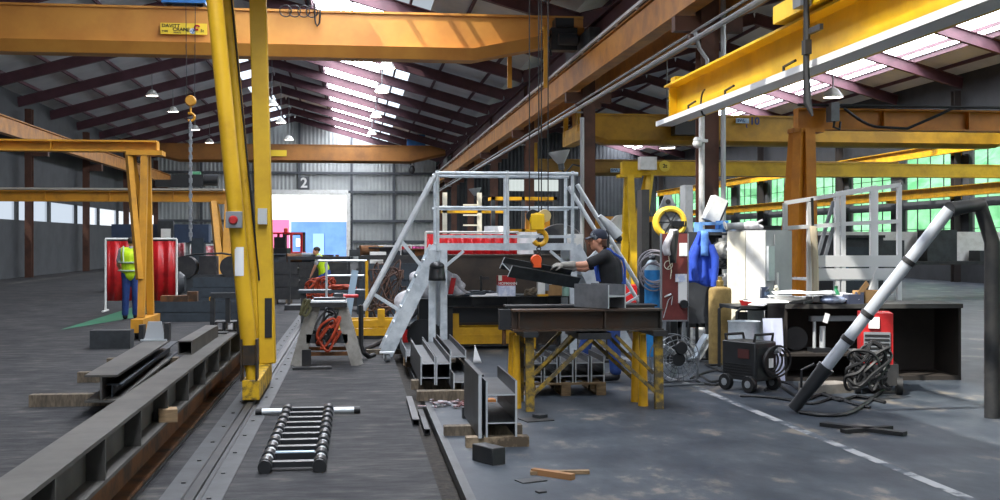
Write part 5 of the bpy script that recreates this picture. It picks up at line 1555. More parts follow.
wrapped(486, 512, 226, 262, 31, 'white wrapped load seen through the platform guard rail above the red screen', WSUN)
wrapped(556, 576, 228, 262, 27, 'white wrapped load behind the right end of the white platform', WSUN)
boxmach('storage_rack', 'pale tall storage rack behind the platform rail, left of the third column', 'rack', 468, 40, [
    ('upright', IVO, lambda b: b.bx(-.9, -.75, -.3, -.15, 0, 3.3)), ('upright', IVO, lambda b: b.bx(.3, .45, -.3, -.15, 0, 3.3)),
    ('shelf', YEL, lambda b: b.bx(-.9, 1.3, -.3, .6, 2.6, 2.75)), ('shelf', YEL, lambda b: b.bx(-.9, 1.3, -.3, .6, 1.5, 1.6)),
    ('rung', IVO, lambda b: [b.bx(-.2, .3, -.35, -.3, .4 + .35*k, .45 + .35*k) for k in range(8)]), ('stored_load', WHT, lambda b: b.bx(-.6, .9, -.2, .5, 1.6, 1.95))])
boxmach('storage_rack', 'dark rack of boxes with yellow beams behind the hook block', 'rack', 522, 36, [
    ('upright', DGR, lambda b: b.bx(-1.0, -.88, -.3, -.18, 0, 3.0)), ('upright', DGR, lambda b: b.bx(.95, 1.07, -.3, -.18, 0, 3.0)), ('upright', DGR, lambda b: b.bx(-.05, .05, -.3, -.18, 0, 3.0)),
    ('shelf', YEL, lambda b: b.bx(-1, 1.07, -.3, .6, 1.9, 2.0)), ('shelf', YEL, lambda b: b.bx(-1, 1.07, -.3, .6, 2.9, 3.0)),
    ('stored_load', ORB, lambda b: (b.bx(.1, .4, -.2, .4, 2.0, 2.5), b.bx(.55, .85, -.2, .4, 2.0, 2.5))), ('stored_load', WHT, lambda b: b.bx(-.9, -.2, -.2, .4, 1.2, 1.5))])
o = thing('tyre_pile', 'round dark coil machine on the floor behind the right end of the platform', 'coil', (*xy(560, 22.5), .02))
B().lathe([(.3, -.2), (.5, -.2), (.52, -.1), (.52, .1), (.5, .2), (.3, .2), (.3, -.2)], (0, 0, 1.45), (.2, 1, 0), 30).build('coil', STEELD, o)
B().bx(-.5, .5, -.3, .3, 0, .95).build('coil_stand', DGR, o)
b = B(); 
for k in range(9): b.bx(-.5 + .11*k, -.46 + .11*k, -.32, -.28, 1.5, 1.9)
o['label'] = 'round dark steel coil on a stand behind the right end of the white platform'; o.name = 'steel_coil'
# right bay clutter behind the worker: red cart, white machine, yellow parts
boxmach('site_machine', 'orange machine with a pale round drum behind the worker\'s cap', 'machine', 622, 34, [
    ('frame', ORB, lambda b: (b.bx(-1.2, 1.2, -.4, .4, 1.6, 1.85), b.bx(-1.2, -1.0, -.4, .4, 0, 1.85), b.bx(1.0, 1.2, -.4, .4, 0, 1.85))),
    ('upper_arm', ORB, lambda b: (b.bx(-1.1, .9, -.2, .2, 2.1, 2.35), b.bx(-.9, -.7, -.2, .2, 1.85, 2.1))),
    ('drum', WHT, lambda b: b.lathe([(.001, -.2), (.35, -.2), (.35, .2), (.001, .2)], (-.1, -.3, 2.05), (0, 1, 0), 20)),
    ('cover', IVO, lambda b: b.bx(-.8, .6, -.35, .35, .3, 1.55))])
bpy.data.objects['site_machine'].name = 'rolling_machine'
boxmach('parts_cart', 'red parts cart behind the worker and the yellow goliath legs', 'cart', 636, 20.5, [
    ('tray', RED, lambda b: b.bx(-.45, .35, -.3, .3, .55, .85)), ('lower_tray', RED, lambda b: b.bx(-.45, .35, -.3, .3, .2, .3)),
    ('handle', STEELL, lambda b: b.tube([(-.45, -.25, .85), (-.6, -.25, 1.1), (-.6, .25, 1.1), (-.45, .25, .85)], .02, 8)),
    ('wheel', BLK, lambda b: b.lathe([(.001, -.03), (.1, -.03), (.1, .03), (.001, .03)], (-.3, -.32, .1), (0, 1, 0), 14)), ('wheel', BLK, lambda b: b.lathe([(.001, -.03), (.1, -.03), (.1, .03), (.001, .03)], (.2, -.32, .1), (0, 1, 0), 14)),
    ('post', STEELD, lambda b: (b.bx(-.43, -.39, -.28, -.24, .1, .6), b.bx(.29, .33, -.28, -.24, .1, .6)))])
boxmach('white_machine', 'white-painted machine frame behind the worker\'s outstretched arm', 'machine', 588, 19.5, [
    ('panel', WHT, lambda b: b.bx(-.35, -.1, -.1, .3, 0, 1.75)), ('arm', ALU, lambda b: b.bar((-.3, -.15, 1.15), (.35, -.15, 1.5), .12, .1)),
    ('lower_box', WHT, lambda b: b.bx(-.1, .3, -.1, .3, 0, 1.1)), ('tube', ALU, lambda b: b.bar((-.2, -.15, .9), (.3, -.15, 1.25), .08, .08)), ('foot', DGR, lambda b: b.bx(-.4, .4, -.2, .4, 0, .06))])
p = W(608, 226, 15.6)
o = thing('silver_bundle', 'silver sheet bundle wedged beside the brown column above the worker\'s cap', 'bundle', (p.x, p.y, p.z))
b = B().tube([(-.12, 0, .14), (.0, 0, .02), (.14, 0, -.14)], [.03, .065, .08], 10); b.build('silver_sheet', ALU, o)
b = B().ball((.15, 0, -.17), (.05, .05, .05)); b.build('dark_end', DGR, o)
B().tube([(0, .02, 0), (0, .02, .02 - p.z)], .025, 8).build('pole', STEELD, o); B().bx(-.2, .2, -.2, .2, .02 - p.z, .05 - p.z).build('base', STEELD, o)  # pole and base added to carry the bundle of silver sheet
for i, (px, t, h) in enumerate(((748, 25, 1.9), (850, 26, 1.7), (722, 28, 1.9))):
    x, y = xy(px, t)
    o = thing('machine_cabinet', ['grey machine cabinet behind the white cabinet', 'dark machine cabinet behind the white railed platform', 'dark control cabinet in the right bay left of the white cabinet'][i], 'cabinet', (x, y, .02))
    B().bx(-.6, .6, -.4, .4, 0, h).build('case', (GREY, DGR, DGR)[i], o); B().bx(-.5, .5, -.42, -.4, .2, h - .2).build('door', (WHT, STEELB, STEELB)[i], o); B().bx(-.6, .6, -.5, .5, h, h + .06).build('top', STEELD, o)
boxmach('long_bench', 'long cluttered bench along the side windows in the right bay', 'workbench', 840, 33, [
    ('top', STEELD, lambda b: b.bx(-6, 6, -.4, .4, .95, 1.05)), ('back_board', WHT, lambda b: b.bx(-6, 6, .4, .45, 1.05, 1.9)),
    ('leg', STEELD, lambda b: b.bx(-5.9, -5.7, -.3, .3, 0, .95)), ('leg', STEELD, lambda b: b.bx(5.7, 5.9, -.3, .3, 0, .95)), ('leg', STEELD, lambda b: b.bx(-.1, .1, -.3, .3, 0, .95)),
    ] + [('stored_load', DGR, lambda b, k=k: b.bx(-5.5 + 1.6*k, -4.6 + 1.6*k, -.3, .3, 1.05, 1.35 + .3 * (k % 3))) for k in range(7)])
# loose fittings lying on the far stacks
rr = random.Random(12)
for i in range(14):
    if i < 6: t, px, ytop = 27.3, 356 + i * 13, 256
    elif i < 10: t, px, ytop = 34.3, 296 + (i - 6) * 13, 262
    else: t, px, ytop = 30.3, 264 + (i - 10) * 10, 262
    x, y = xy(px, t)
    b = B(); s_ = rr.uniform(.14, .26)
    k = i % 3
    if k == 0: b.box((0, 0, s_ * .4), (s_ * 1.6, s_, s_ * .8)); b.box((s_ * .3, 0, s_ * .9), (s_ * .5, s_ * .6, s_ * .3))
    elif k == 1: b.lathe([(.001, -s_), (s_ * .6, -s_), (s_ * .6, s_), (s_ * .45, s_), (s_ * .45, -s_ * .9), (.001, -s_ * .9)], (0, 0, s_ * .6), (1, .3, 0), 16)
    else: b.prism(hsec(s_, s_, .03, .02), (-s_ * 1.5, 0, s_ / 2), (s_ * 1.5, .1, s_ / 2))
    ob = b.build('steel_fitting', (DGR, RUST, STEEL, STEELB)[i % 4])
    ob.location = (x, y, zz(ytop, t if i < 0 else (27 if i < 6 else 34 if i < 10 else 30)) - .01)
    tag(ob, ('squat block shaped', 'short pipe shaped', 'short beam shaped')[k] + ' steel fitting on top of the ' + ('dark beams behind the stair handrail' if i < 6 else 'stack by the far worker' if i < 10 else 'stack right of the yellow legs'), 'steel fitting', 'steel fittings on the far beam stacks')
# ------------------------------------------------------------------ right hand work area
ZF = .02
# floor fan
g = G(677, 386, ZF)
tf_ = 13.05
fx_, fy_ = xy(674, tf_)
o = thing('floor_fan', 'chrome drum floor fan with a wire grille standing behind the yellow trestle', 'fan', (fx_, fy_, ZF), R(8))
fr = .27; fc = .30
b = B()
for rr_ in (fr, fr * .8, fr * .6, fr * .4):
    b.torus((0, -.09 - (.05 * (1 - rr_/fr)), fc), rr_, .006, (0, 1, 0), 30, 5)
for k in range(20):
    a = k * PI / 10
    b.tube([(fr * .3 * math.cos(a), -.14, fc + fr * .3 * math.sin(a)), (fr * .75 * math.cos(a), -.12, fc + fr * .75 * math.sin(a)), (fr * math.cos(a), -.08, fc + fr * math.sin(a))], .004, 4)
b.torus((0, .07, fc), fr, .008, (0, 1, 0), 30, 5)
b.build('grille', mat('dull_chrome', '#6d7276', .4, .4), o)
b = B()
for k in range(3):
    a = k * 2 * PI / 3 + .4
    rot = Matrix.Rotation(-a, 3, 'Y') @ Matrix.Rotation(.5, 3, 'X')
    b.grid(lambda u, v: Vector((0, 0, fc)) + Matrix.Rotation(-a, 3, 'Y') @ Vector((.05 + .17 * u, -.02 + .07 * (v - .5), .14 * (v - .5) * (1 - .3 * u))), 5, 5)
b.build('blades', mat('fan_metal', '#b6bcc0', .3, .7), o, solid=.004)
B().lathe([(.001, -.14), (.075, -.14), (.085, -.05), (.085, .03), (.001, .05)], (0, 0, fc), (0, 1, 0), 20).build('motor', BLKP, o)
B().lathe([(.001, -.17), (.07, -.17), (.08, -.15), (.001, -.145)], (.02, 0, fc + .13), (0, 1, 0), 18).build('switch_cover', BLKP, o)
b = B().tube([(-fr - .02, 0, fc), (-fr - .02, 0, .05), (-fr - .02, -.16, .018), (fr + .02, -.16, .018), (fr + .02, 0, .05), (fr + .02, 0, fc)], .014, 8)
b.tube([(-fr - .02, 0, .05), (-fr - .02, .16, .018), (fr + .02, .16, .018), (fr + .02, 0, .05)], .014, 8)
b.build('stand', MATS['dull_chrome'], o)
# blue gas cylinder with hoses
tc = 16.3
cx_, cy_ = xy(652.5, tc)
o = thing('gas_cylinder', 'blue gas cylinder with a pale shoulder, wrapped in grey hoses', 'gas cylinder', (cx_, cy_, ZF))
zc_ = zz(256, tc) - ZF; zs_ = zz(270, tc) - ZF
B().lathe([(.001, 0), (.105, 0), (.115, .03), (.115, zs_), (.001, zs_)], n=24).build('cylinder_body', mat('gas_blue', '#2f86c8', .4, 0, '#2a76b4', 5, .42, .66), o)
B().lathe([(.115, zs_ - .01), (.108, zs_ + .06), (.07, zs_ + .12), (.04, zs_ + .15), (.001, zs_ + .15)], n=24).build('shoulder', mat('pale_shoulder', '#a9bdc6', .4), o)
B().lathe([(.001, 0), (.045, 0), (.045, .08), (.02, .09), (.02, .12), (.001, .12)], (0, 0, zs_ + .14), n=14).build('valve', DGR, o)
b = B(); b.tube([(.0, -.05, zs_ + .2), (-.06, -.1, zs_ + .2)], .03, 8); b.build('regulator', STEELL, o)
b = B(); rr = random.Random(4)
for k in range(5):
    b.torus((-.02 + rr.uniform(-.03, .03), -.15 - .012 * k, zs_ - .02 + rr.uniform(-.1, .1)), .19 + rr.uniform(-.03, .05), .011, (rr.uniform(-.2, .2), 1, rr.uniform(-.2, .2)), 28, 6)
b.build('hose_coil', mat('hose_grey', '#7f7d84', .5), o)
B().bx(-.15, .15, .13, .2, .0, 1.1).build('cylinder_rack', STEELD, o)
# maroon tool board
tm = 15.2
x0, ym = xy(662, tm); x1 = xat(687.5, ym)
zm0, zm1 = zz(320, tm), zz(233.5, tm)
o = thing('tool_board', 'maroon metal tool board with hanging papers and a cord, right of the blue cylinder', 'tool board', ((x0 + x1)/2, ym, ZF))
h2 = (x1 - x0)/2
B().bx(-h2, h2, 0, .03, zm0 - ZF, zm1 - ZF).build('board', MAROON, o)
b = B().bx(-h2 - .015, -h2, -.01, .05, zm0 - ZF - .02, zm1 - ZF); b.bx(h2, h2 + .015, -.01, .05, zm0 - ZF - .02, zm1 - ZF)
b.bx(-h2, h2, -.01, .05, zm0 - ZF - .02, zm0 - ZF); b.build('edge_frame', GREY, o)
for sx in (-h2 + .04, h2 - .04):
    B().bar((sx, .02, zm0 - ZF), (sx - .03, .02, 0), .04, .04, (0, 1, 0)).build('leg', GREY, o)
    B().bar((sx - .03, -.2, .02), (sx - .03, .25, .02), .04, .03).build('foot', GREY, o)
b = B()
P_ = lambda px, py: (xat(px, ym) - (x0 + x1)/2, -.02, zz(py, tm) - ZF)
b.torus(P_(668, 265), .055, .006, (0, 1, 0), 18, 5); b.tube([P_(668, 256), P_(669, 262), P_(671, 270), P_(670, 279)], .006, 5); b.tube([P_(667, 268), P_(675, 260)], .005, 5)
b.build('hanging_cord', IVO, o)
def sheet_at(name, px0, px1, py0, py1, m, par, y_, t_, cx_, zo=ZF, off=-.012):
    B().bx(xat(px0, y_) - cx_, xat(px1, y_) - cx_, off, off + .004, zz(py1, t_) - zo, zz(py0, t_) - zo).build(name, m, par)
sheet_at('paper_sheet', 679, 687, 243, 256, PAPER, o, ym, tm, (x0 + x1)/2)
sheet_at('paper_sheet', 678, 687, 282, 303, PAPER, o, ym, tm, (x0 + x1)/2)
sheet_at('paper_sheet', 675, 686.5, 274, 282, mat('blue_header_paper', '#b9c6e6', .7, 0, '#e6e8ee', 9, .44, .56), o, ym, tm, (x0 + x1)/2, off=-.02)
b = B(); b.tube([P_(663, 318), P_(668, 300), P_(672, 296), P_(671, 305)], .006, 5); b.tube([P_(664, 297), P_(671, 294)], .012, 5); b.build('hung_tool', STEELL, o)
B().lathe([(.001, 0), (.055, 0), (.055, .05), (.001, .05)], P_(683, 304), (0, -1, 0), 18).build('disc', BLKP, o)
# cloth and glove on the board's corner
cpos = W(671, 243, tm - .1)
o = thing('work_gloves', 'black and white work gloves hung over the top corner of the maroon board', 'gloves', (cpos.x, cpos.y - .05, cpos.z))
b = B().grid(lambda u, v: (-.10 + .09 * u + .05 * v * v - .03 * math.sin(v*5), -.03 * math.sin(u * PI), -.16 + .34 * v), 6, 8); b.build('white_glove', CLOTHW, o, solid=.03)
b = B().grid(lambda u, v: (-.02 + .10 * u * (1 - .4 * (1 - v)), -.04 * math.sin(u * PI), -.26 + .42 * v), 6, 8); b.build('black_glove', BLK, o, solid=.03)
# machine cupboard with a dark door, open shelf of motors on its right
tk = 15.85
x0, yk = xy(688, tk); x1 = xat(733.5, yk); xm = xat(708, yk)
ck = (x0 + x1)/2
zt1 = zz(232, tk) - ZF
o = thing('equipment_rack', 'dark open equipment rack behind the hanging blue overalls', 'rack', (ck, yk, ZF))
B().bx(x0 - ck, xm - ck, 0, .04, zz(325, tk), zt1).build('door', mat('charcoal_panel', '#3a3e44', .5, 0, '#2e3136', 3, .4, .66), o)
for xx in (x0 - ck + .02, xm - ck, x1 - ck - .03):
    B().bx(xx - .02, xx + .02, .02, .06, 0, zt1).build('upright', DGR, o); B().bx(xx - .02, xx + .02, .5, .54, 0, zt1).build('upright', DGR, o)
for py in (233, 259, 286, 318):
    z = zz(py, tk) - ZF
    B().bx(xm - ck, x1 - ck, .02, .54, z - .03, z).build('shelf', DGR, o)
B().bx(x0 - ck, x1 - ck, .5, .52, .4, zt1).build('back_panel', BLKP, o)
def motor(px, py, rr_, t_, label, m=GREY):
    p = W(px, py, t_); p.z = zz(259, 15.85) + rr_ * 1.06
    o = thing('electric_motor', label, 'motor', p)
    B().lathe([(.001, -.1), (rr_ * .8, -.1), (rr_, -.06), (rr_, .1), (rr_ * .7, .14), (.001, .14)], (0, 0, 0), (.4, -1, 0), 18).build('motor_body', m, o)
    B().bx(-rr_ * .4, rr_ * .4, -.05, .08, rr_ * .8, rr_ * 1.35).build('terminal_box', m, o)
    B().lathe([(.001, 0), (rr_ * .25, 0), (rr_ * .25, .1), (.001, .1)], (.05, -.13, 0), (.4, -1, 0), 12).build('shaft', STEELL, o)
    B().bx(-rr_, rr_, -.06, .06, -rr_ * 1.05, -rr_ * .9).build('foot', m, o)
    return o
motor(721, 245, .12, 16.0, 'grey electric motor on the top shelf of the rack, nearer the blue overalls', mat('pale_motor', '#9a9b98', .5, .2, '#6f706e', 8, .4, .6))
motor(729, 243, .08, 16.05, 'smaller grey electric motor beside the white cabinet on the rack', MATS['pale_motor'])
motor(713, 240, .07, 16.2, 'small round motor half behind the blue overalls', MATS['pale_motor'])
b = sling(0, 0, .0, .17, 6, .018, 51, .10)
tag(b.build('cable_tangle', GREY), 'grey tangle of cables on the middle shelf of the rack', 'cable').location = W(722, 283, 16.05)
tag(sling(0, 0, 0, .14, 4, .02, 52, .05).build('black_straps', BLKP), 'black straps lying on the rack shelf above the tan drum', 'strap').location = W(722, 265, 16.0)
tag(B().box((0, 0, .06), (.3, .25, .12), .3).box((.1, -.1, .14), (.2, .1, .05), -.3).build('white_carton', WHT), 'white flat carton on the lower rack shelf behind the tan drum', 'box').location = W(722, 285, 16.05)
# blue overalls on a hook
p = W(701, 257, 15.7)
o = thing('overalls', 'royal blue overalls hanging on the dark rack door', 'overalls', (p.x, p.y - .02, p.z))
def cloth(u, v):
    wv = (.05 + .165 * min(1, (1 - v) * 1.8)) * (1 + .06 * math.sin(v * 12)); 
    a = (u - .5) * 2
    return (a * wv - .02 * (1 - v) , -.05 - .06 * (1 - a * a) * (1 - v * .5) + .018 * math.sin(u * 19 + 2 * v) , -.37 + .72 * v + .03 * math.sin(u * 7) * (1 - v))
B().grid(cloth, 26, 16).build('overall_cloth', BLUC, o, solid=.02)
def sleeve(sx, dz):
    return B().tube([(sx * .09, -.11, .16), (sx * .15, -.13, .0), (sx * .15, -.13, -.16), (sx * .12, -.14, -.34 + dz)], [.05, .055, .05, .045], 10)
sleeve(-1, .02).build('sleeve', BLUC, o); sleeve(1, -.06).build('sleeve', BLUC, o)
B().grid(lambda u, v: (-.05 + .1 * u, -.14 - .02 * math.sin(u * PI), .02 + .34 * v), 6, 6).build('sunlit_patch', mat('painted_sun_blue_cloth', '#5f8fd8', .8, 0, '#4a76c4', 8, .42, .66), o, solid=.012)  # paler blue patch paints sunlight on the front of the overalls
# blue crate, pale control box and stray pieces on top of the rack
zt_ = zt1 + ZF
p = (xat(709, yk + .25), yk + .25, zt_)
o = thing('blue_crate', 'open light blue crate standing on top of the rack', 'crate', p)
LB = mat('light_blue_paint', '#6f9fd8', .5, 0, '#5a86c0', 6, .42, .66)
for yy in (-.13, .13): B().bx(-.17, .15, yy - .01, yy + .01, .0, .04).bx(-.17, .15, yy - .01, yy + .01, .1, .14).bx(-.17, -.13, yy - .01, yy + .01, .04, .1).build('crate_side', LB, o)
B().bx(-.17, .15, -.13, .13, .0, .01).build('crate_floor', LB, o); B().bx(.13, .16, -.13, .13, 0, .16).build('crate_end', LB, o); B().bx(-.18, -.16, -.13, .13, 0, .12).build('crate_end', LB, o)
for px, w_, h_, lab, m in ((722, .14, .16, 'blue square block on the rack beside the crate', BLUP), (731, .1, .1, 'pale blue small box at the end of the rack top', LB), (726.5, .07, .13, 'narrow pale box standing on the rack top between two blue blocks', ALU)):
    tag(B().box((0, 0, h_/2), (w_, .14, h_)).bx(-w_*.3, w_*.3, -.09, -.07, h_*.3, h_*.7).build('small_box', m), lab, 'box').location = (xat(px, yk + .2), yk + .2, zt_)
o = thing('control_box', 'pale tilted control box leaning above the blue crate', 'control box', (xat(713, yk + .42), yk + .42, zt_ + .15))
rot = Matrix.Rotation(.42, 3, 'Y')
B().box((.02, 0, .17), (.2, .22, .36), 0, rot).build('box_case', WHT, o); B().box((.125, 0, .13), (.03, .2, .3), 0, rot).build('side_cover', DGR, o)
B().bx(-.08, .0, -.1, .1, 0, .05).build('bracket', DGR, o)
# yellow hose reel on its post and the grey gusset plate behind
tr_ = 16.9
o = thing('hose_reel', 'yellow spoked hose reel on a post above the maroon board', 'hose reel', (xat(671, xy(671, tr_)[1]), xy(671, tr_)[1], ZF))
zc_ = zz(222.5, tr_) - ZF
ry = mat('reel_yellow', '#e8c23a', .5)
b = B().torus((-.02, -.05, zc_), .20, .042, (.15, 1, 0), 30, 8); b.torus((-.02, .05, zc_), .21, .03, (.15, 1, 0), 30, 8); b.build('reel_rim', ry, o)
B().lathe([(.001, -.03), (.165, -.03), (.165, .06), (.001, .06)], (-.02, 0, zc_), (.15, 1, 0), 24).build('hub_plate', GREY, o)
b = B()
for k in range(6):
    a = k * PI / 3; b.bar((-.02, -.06, zc_), (-.02 + .18 * math.cos(a), -.07, zc_ + .18 * math.sin(a)), .02, .015, (0, 1, 0))
b.build('spokes', DGR, o)
B().bx(-.02, .2, -.12, -.06, zc_ - .06, zc_ + .02).build('guide_arm', BLKP, o)
B().bx(.02, .12, .08, .18, 0, zc_ + .05).build('post', STEELD, o)
tg_ = 18.0
x0, yg_ = xy(668, tg_)
o = thing('gusset_plate', 'grey triangular steel plate standing behind the yellow hose reel', 'steel plate', (x0, yg_, ZF))
zb, za_ = zz(222, tg_) - ZF, zz(195, tg_) - ZF
b = B(); P2 = [(-.24, zb), (.24, zb), (.05, za_), (-.05, za_)]
b.add([(x, 0, z) for x, z in P2] + [(x, .03, z) for x, z in P2], [(0,1,2,3), (7,6,5,4), (0,4,5,1), (1,5,6,2), (2,6,7,3), (3,7,4,0)]); b.build('plate', GREY, o)
B().tube([(0, -.01, zz(203, tg_)), (0, .04, zz(203, tg_))], .04, 12).build('pin', STEELD, o)
B().bx(-.26, .26, -.05, .3, 0, zb).build('stand_box', STEELD, o)
B().bx(.28, .40, .0, .3, 0, zz(186, tg_)).build('upright_post', GREY, o)
B().bx(-.42, -.30, .0, .3, 0, zz(191, tg_)).build('upright_post', STEELD, o)
# tan lagged drum
td = 15.25
o = thing('tan_cylinder', 'tall tan lagged cylinder standing on the floor left of the welding set', 'cylinder', (*xy(720, td), ZF))
hd = zz(288, td) - ZF
B().lathe([(.001, 0), (.15, 0), (.15, hd - .03), (.135, hd), (.06, hd + .02), (.001, hd + .02)], n=28).build('lagging', TAN, o)
B().lathe([(.001, 0), (.05, 0), (.05, .08), (.03, .1), (.03, .14), (.001, .14)], (0, 0, hd + .01), n=14).build('valve', mat('brass_dull', '#7d6a3c', .4, .5), o)
# white bent offcut on floor
o = thing('bent_sheet', 'white bent sheet offcut standing on the floor below the dark rack', 'sheet', (*xy(697, 15.55), ZF))
B().grid(lambda u, v: (-.17 + .30 * v + .03 * math.sin(v*6), -.12 + .22 * u, .04 + .33 * v * v), 4, 10).build('sheet', mat('pale_sheet', '#b9c6d2', .4, .2), o, solid=.012)
B().grid(lambda u, v: (-.05 + .24 * v, -.12 + .22 * u, .0 + .36 * v ** 1.5), 4, 10).build('sheet_edge', WHT, o, solid=.012)
# galvanised drum
o = thing('steel_drum', 'galvanised open drum behind the black welding set', 'drum', (*xy(744, 13.5), ZF))
hd = zz(321, 13.5) - ZF
b = B().lathe([(.001, 0), (.18, 0), (.185, .02), (.185, hd * .33), (.192, hd * .35), (.185, hd * .37), (.185, hd * .64), (.192, hd * .66), (.185, hd * .68), (.185, hd - .02), (.195, hd), (.18, hd), (.175, .06), (.001, .06)], n=30); b.build('drum_shell', ZINC, o)
# black wheeled welding set
tw = 12.6
g = G(748, 393, ZF)
o = thing('welding_set', 'black wheeled welding power source with coiled cables on the floor', 'welder', (*xy(749, tw), ZF), R(28))
B().bx(-.17, .17, -.24, .24, .12, .54).build('case', mat('welder_case', '#25272a', .45, 0, '#1c1e20', 4, .4, .66), o, bevel=.015)
B().bx(-.14, .14, -.248, -.238, .16, .48).build('front_panel', BLKP, o); B().bx(.04, .10, -.26, -.246, .26, .36).build('rating_label', PAPER, o)
B().bx(-.177, -.167, -.16, .0, .36, .46).build('side_label', mat('dull_red_label', '#43201f', .6), o)
b = B()
for k in range(5): b.bx(-.176, -.168, -.2, .2, .16 + .03*k, .175 + .03*k)
b.build('vent_slats', BLK, o)
b = B().tube([(-.14, -.2, .53), (-.14, -.22, .62), (.14, -.22, .62), (.14, -.2, .53)], .016, 8); b.build('handle', BLK, o)
b = B().tube([(-.14, .2, .53), (-.14, .22, .60), (.14, .22, .60), (.14, .2, .53)], .016, 8); b.build('handle', BLK, o)
for sx in (-.19, .19):
    for yy in (-.18, .16):
        w_ = B(); w_.lathe([(.001, -.03), (.085, -.03), (.09, -.02), (.09, .02), (.085, .03), (.001, .03)], (sx, yy, .09), (1, 0, 0), 20); wh = w_.build('wheel', BLK, o)
        B().lathe([(.001, -.034), (.04, -.034), (.04, .034), (.001, .034)], (sx, yy, .09), (1, 0, 0), 14).build('hub', GREY, wh)
b = B()
for k in range(4): b.torus((.04 + .02*k, -.28 - .01*k, .33), .11 + .02*k, .012, (.1*k, 1, .1), 26, 6)
b.build('cable_coil', BLK, o); B().lathe([(.001, 0), (.035, 0), (.03, .07), (.001, .07)], (.1, -.28, .44), (0, -1, .3), 12).build('plug', GREY, o)
# cables on the floor
def floor_cable(label, pts, r=.014, m=BLK):
    w_ = [G(px, py, ZF) + Vector((0, 0, r)) for px, py in pts]
    sm = []
    for i in range(len(w_) - 1):
        p0, p1, p2, p3 = w_[max(i-1, 0)], w_[i], w_[i+1], w_[min(i+2, len(w_)-1)]
        for k in range(5):
            u = k / 5
            sm.append(.5 * ((2*p1) + (p2 - p0)*u + (2*p0 - 5*p1 + 4*p2 - p3)*u*u + (3*p1 - p0 - 3*p2 + p3)*u**3))
    sm.append(w_[-1])
    return tag(B().tube(sm, r, 6).build('floor_cable', m, origin=tuple(w_[len(w_)//2])), label, 'cable')
floor_cable('black cable looping over the floor from the fan toward the welding set', [(690, 380), (700, 377), (712, 383), (726, 378), (722, 371), (704, 374), (695, 381), (715, 386), (730, 380)])
floor_cable('second black cable coiled on the floor between the fan and the welding set', [(692, 359), (708, 360), (722, 358), (735, 362), (714, 366), (705, 365), (720, 372), (735, 374)])
floor_cable('black cables trailing on the floor right of the welding set', [(765, 392), (775, 384), (790, 394), (805, 401), (822, 396), (840, 402), (858, 398), (885, 404)], .018)
floor_cable('long black cable curving along the floor past the foot of the silver tube', [(800, 414), (822, 417), (845, 416), (862, 408), (875, 398), (890, 386)], .02)
floor_cable('cable crossing behind the foot of the silver tube', [(740, 397), (765, 398), (788, 401), (812, 405), (835, 399), (850, 404), (870, 409)], .015)
floor_cable('black cable rising in loops beside the dark steel bench legs', [(772, 381), (790, 385), (800, 391), (815, 388), (828, 392), (818, 396), (800, 393)], .015)
ob = B().bar((0, 0, .02), G(905, 436, ZF) - G(822, 426, ZF) + Vector((0, 0, .02)), .09, .03).build('black_strip', BLK)
ob.location = G(822, 426, ZF); tag(ob, 'long black rubber strip lying on the floor at lower right', 'strip')
ob = B().bar((0, 0, .02), G(890, 428, ZF) - G(843, 432, ZF) + Vector((0, 0, .02)), .07, .03).build('black_strip', BLK)
ob.location = G(843, 433.5, ZF); tag(ob, 'short black rubber strip in front of the longer one at lower right', 'strip')
# silver extraction tube leaning across
o = thing('fume_extractor', 'silver fume extraction tube with black nozzle leaning from the floor at the right edge', 'extraction arm', (*xy(795, 10.9), ZF))
pA = W(795, 411, 10.9) ; pA.z = ZF + .06
pB = W(884, 293, 10.6)
d_ = pB - pA
q = lambda f: pA + d_ * f
B().tube([q(-.02), q(.05), q(.34)], [.06, .058, .074], 20).build('nozzle', BLKP, o, world=True)
B().tube([q(.33), q(1.7)], .056, 20).build('tube', mat('silver_tube', '#aab0b8', .35, .3), o, world=True)
for f in (.58, .80, 1.25): B().tube([q(f), q(f + .035)], .064, 20).build('clamp_band', BLK, o, world=True)
B().tube([q(.33), q(.36)], .08, 20).build('collar', BLKP, o, world=True)
b = B().tube([q(.12) + Vector((-.05, -.02, .06)), q(.22) + Vector((-.13, -.02, .12)), q(.32) + Vector((-.09, -.02, .07))], .012, 6); b.build('nozzle_handle', BLK, o, world=True)
e_ = q(1.7)
B().tube([e_, e_ + Vector((.35, .1, .05)), e_ + Vector((.5, .15, -.3)), Vector((e_.x + .5, e_.y + .15, ZF))], .07, 14).build('support_post', STEELD, o, world=True)
# dark steel bench at right
tb_ = 13.3
x0, yb_ = xy(787, tb_); x1 = x0 + 2.1
zt_ = zz(304.5, tb_)
o = thing('steel_bench', 'dark steel box bench with an open front and inner shelf at the right', 'workbench', ((x0 + x1)/2, yb_, ZF), R(-4))
h2 = (x1 - x0)/2
dkb = mat('bench_brown_steel', '#35302c', .6, .2, '#2a2724', 3, .4, .66)
B().bx(-h2, h2, -.05, .75, zt_ - ZF - .05, zt_ - ZF).build('bench_top', mat('bench_slab', '#4a4a48', .6, .2, '#3a3a38', 5, .4, .64), o)
B().bx(-h2, -h2 + .03, 0, .7, 0, zt_ - ZF - .05).build('side_panel', dkb, o); B().bx(h2 - .03, h2, 0, .7, 0, zt_ - ZF - .05).build('side_panel', dkb, o)
B().bx(.1, .13, 0, .7, 0, zt_ - ZF - .05).build('divider', mat('brown_divider', '#5a4a3c', .7), o)
B().bx(-h2 + .03, h2 - .03, .66, .7, 0, zt_ - ZF - .05).build('back_panel', dkb, o)
B().bx(-h2 - .1, .1, -.12, .6, .30, .33).build('shelf', dkb, o); B().bx(-h2 + .03, h2, .0, .66, .0, .05).build('bottom_plate', dkb, o)
mx_ = -h2
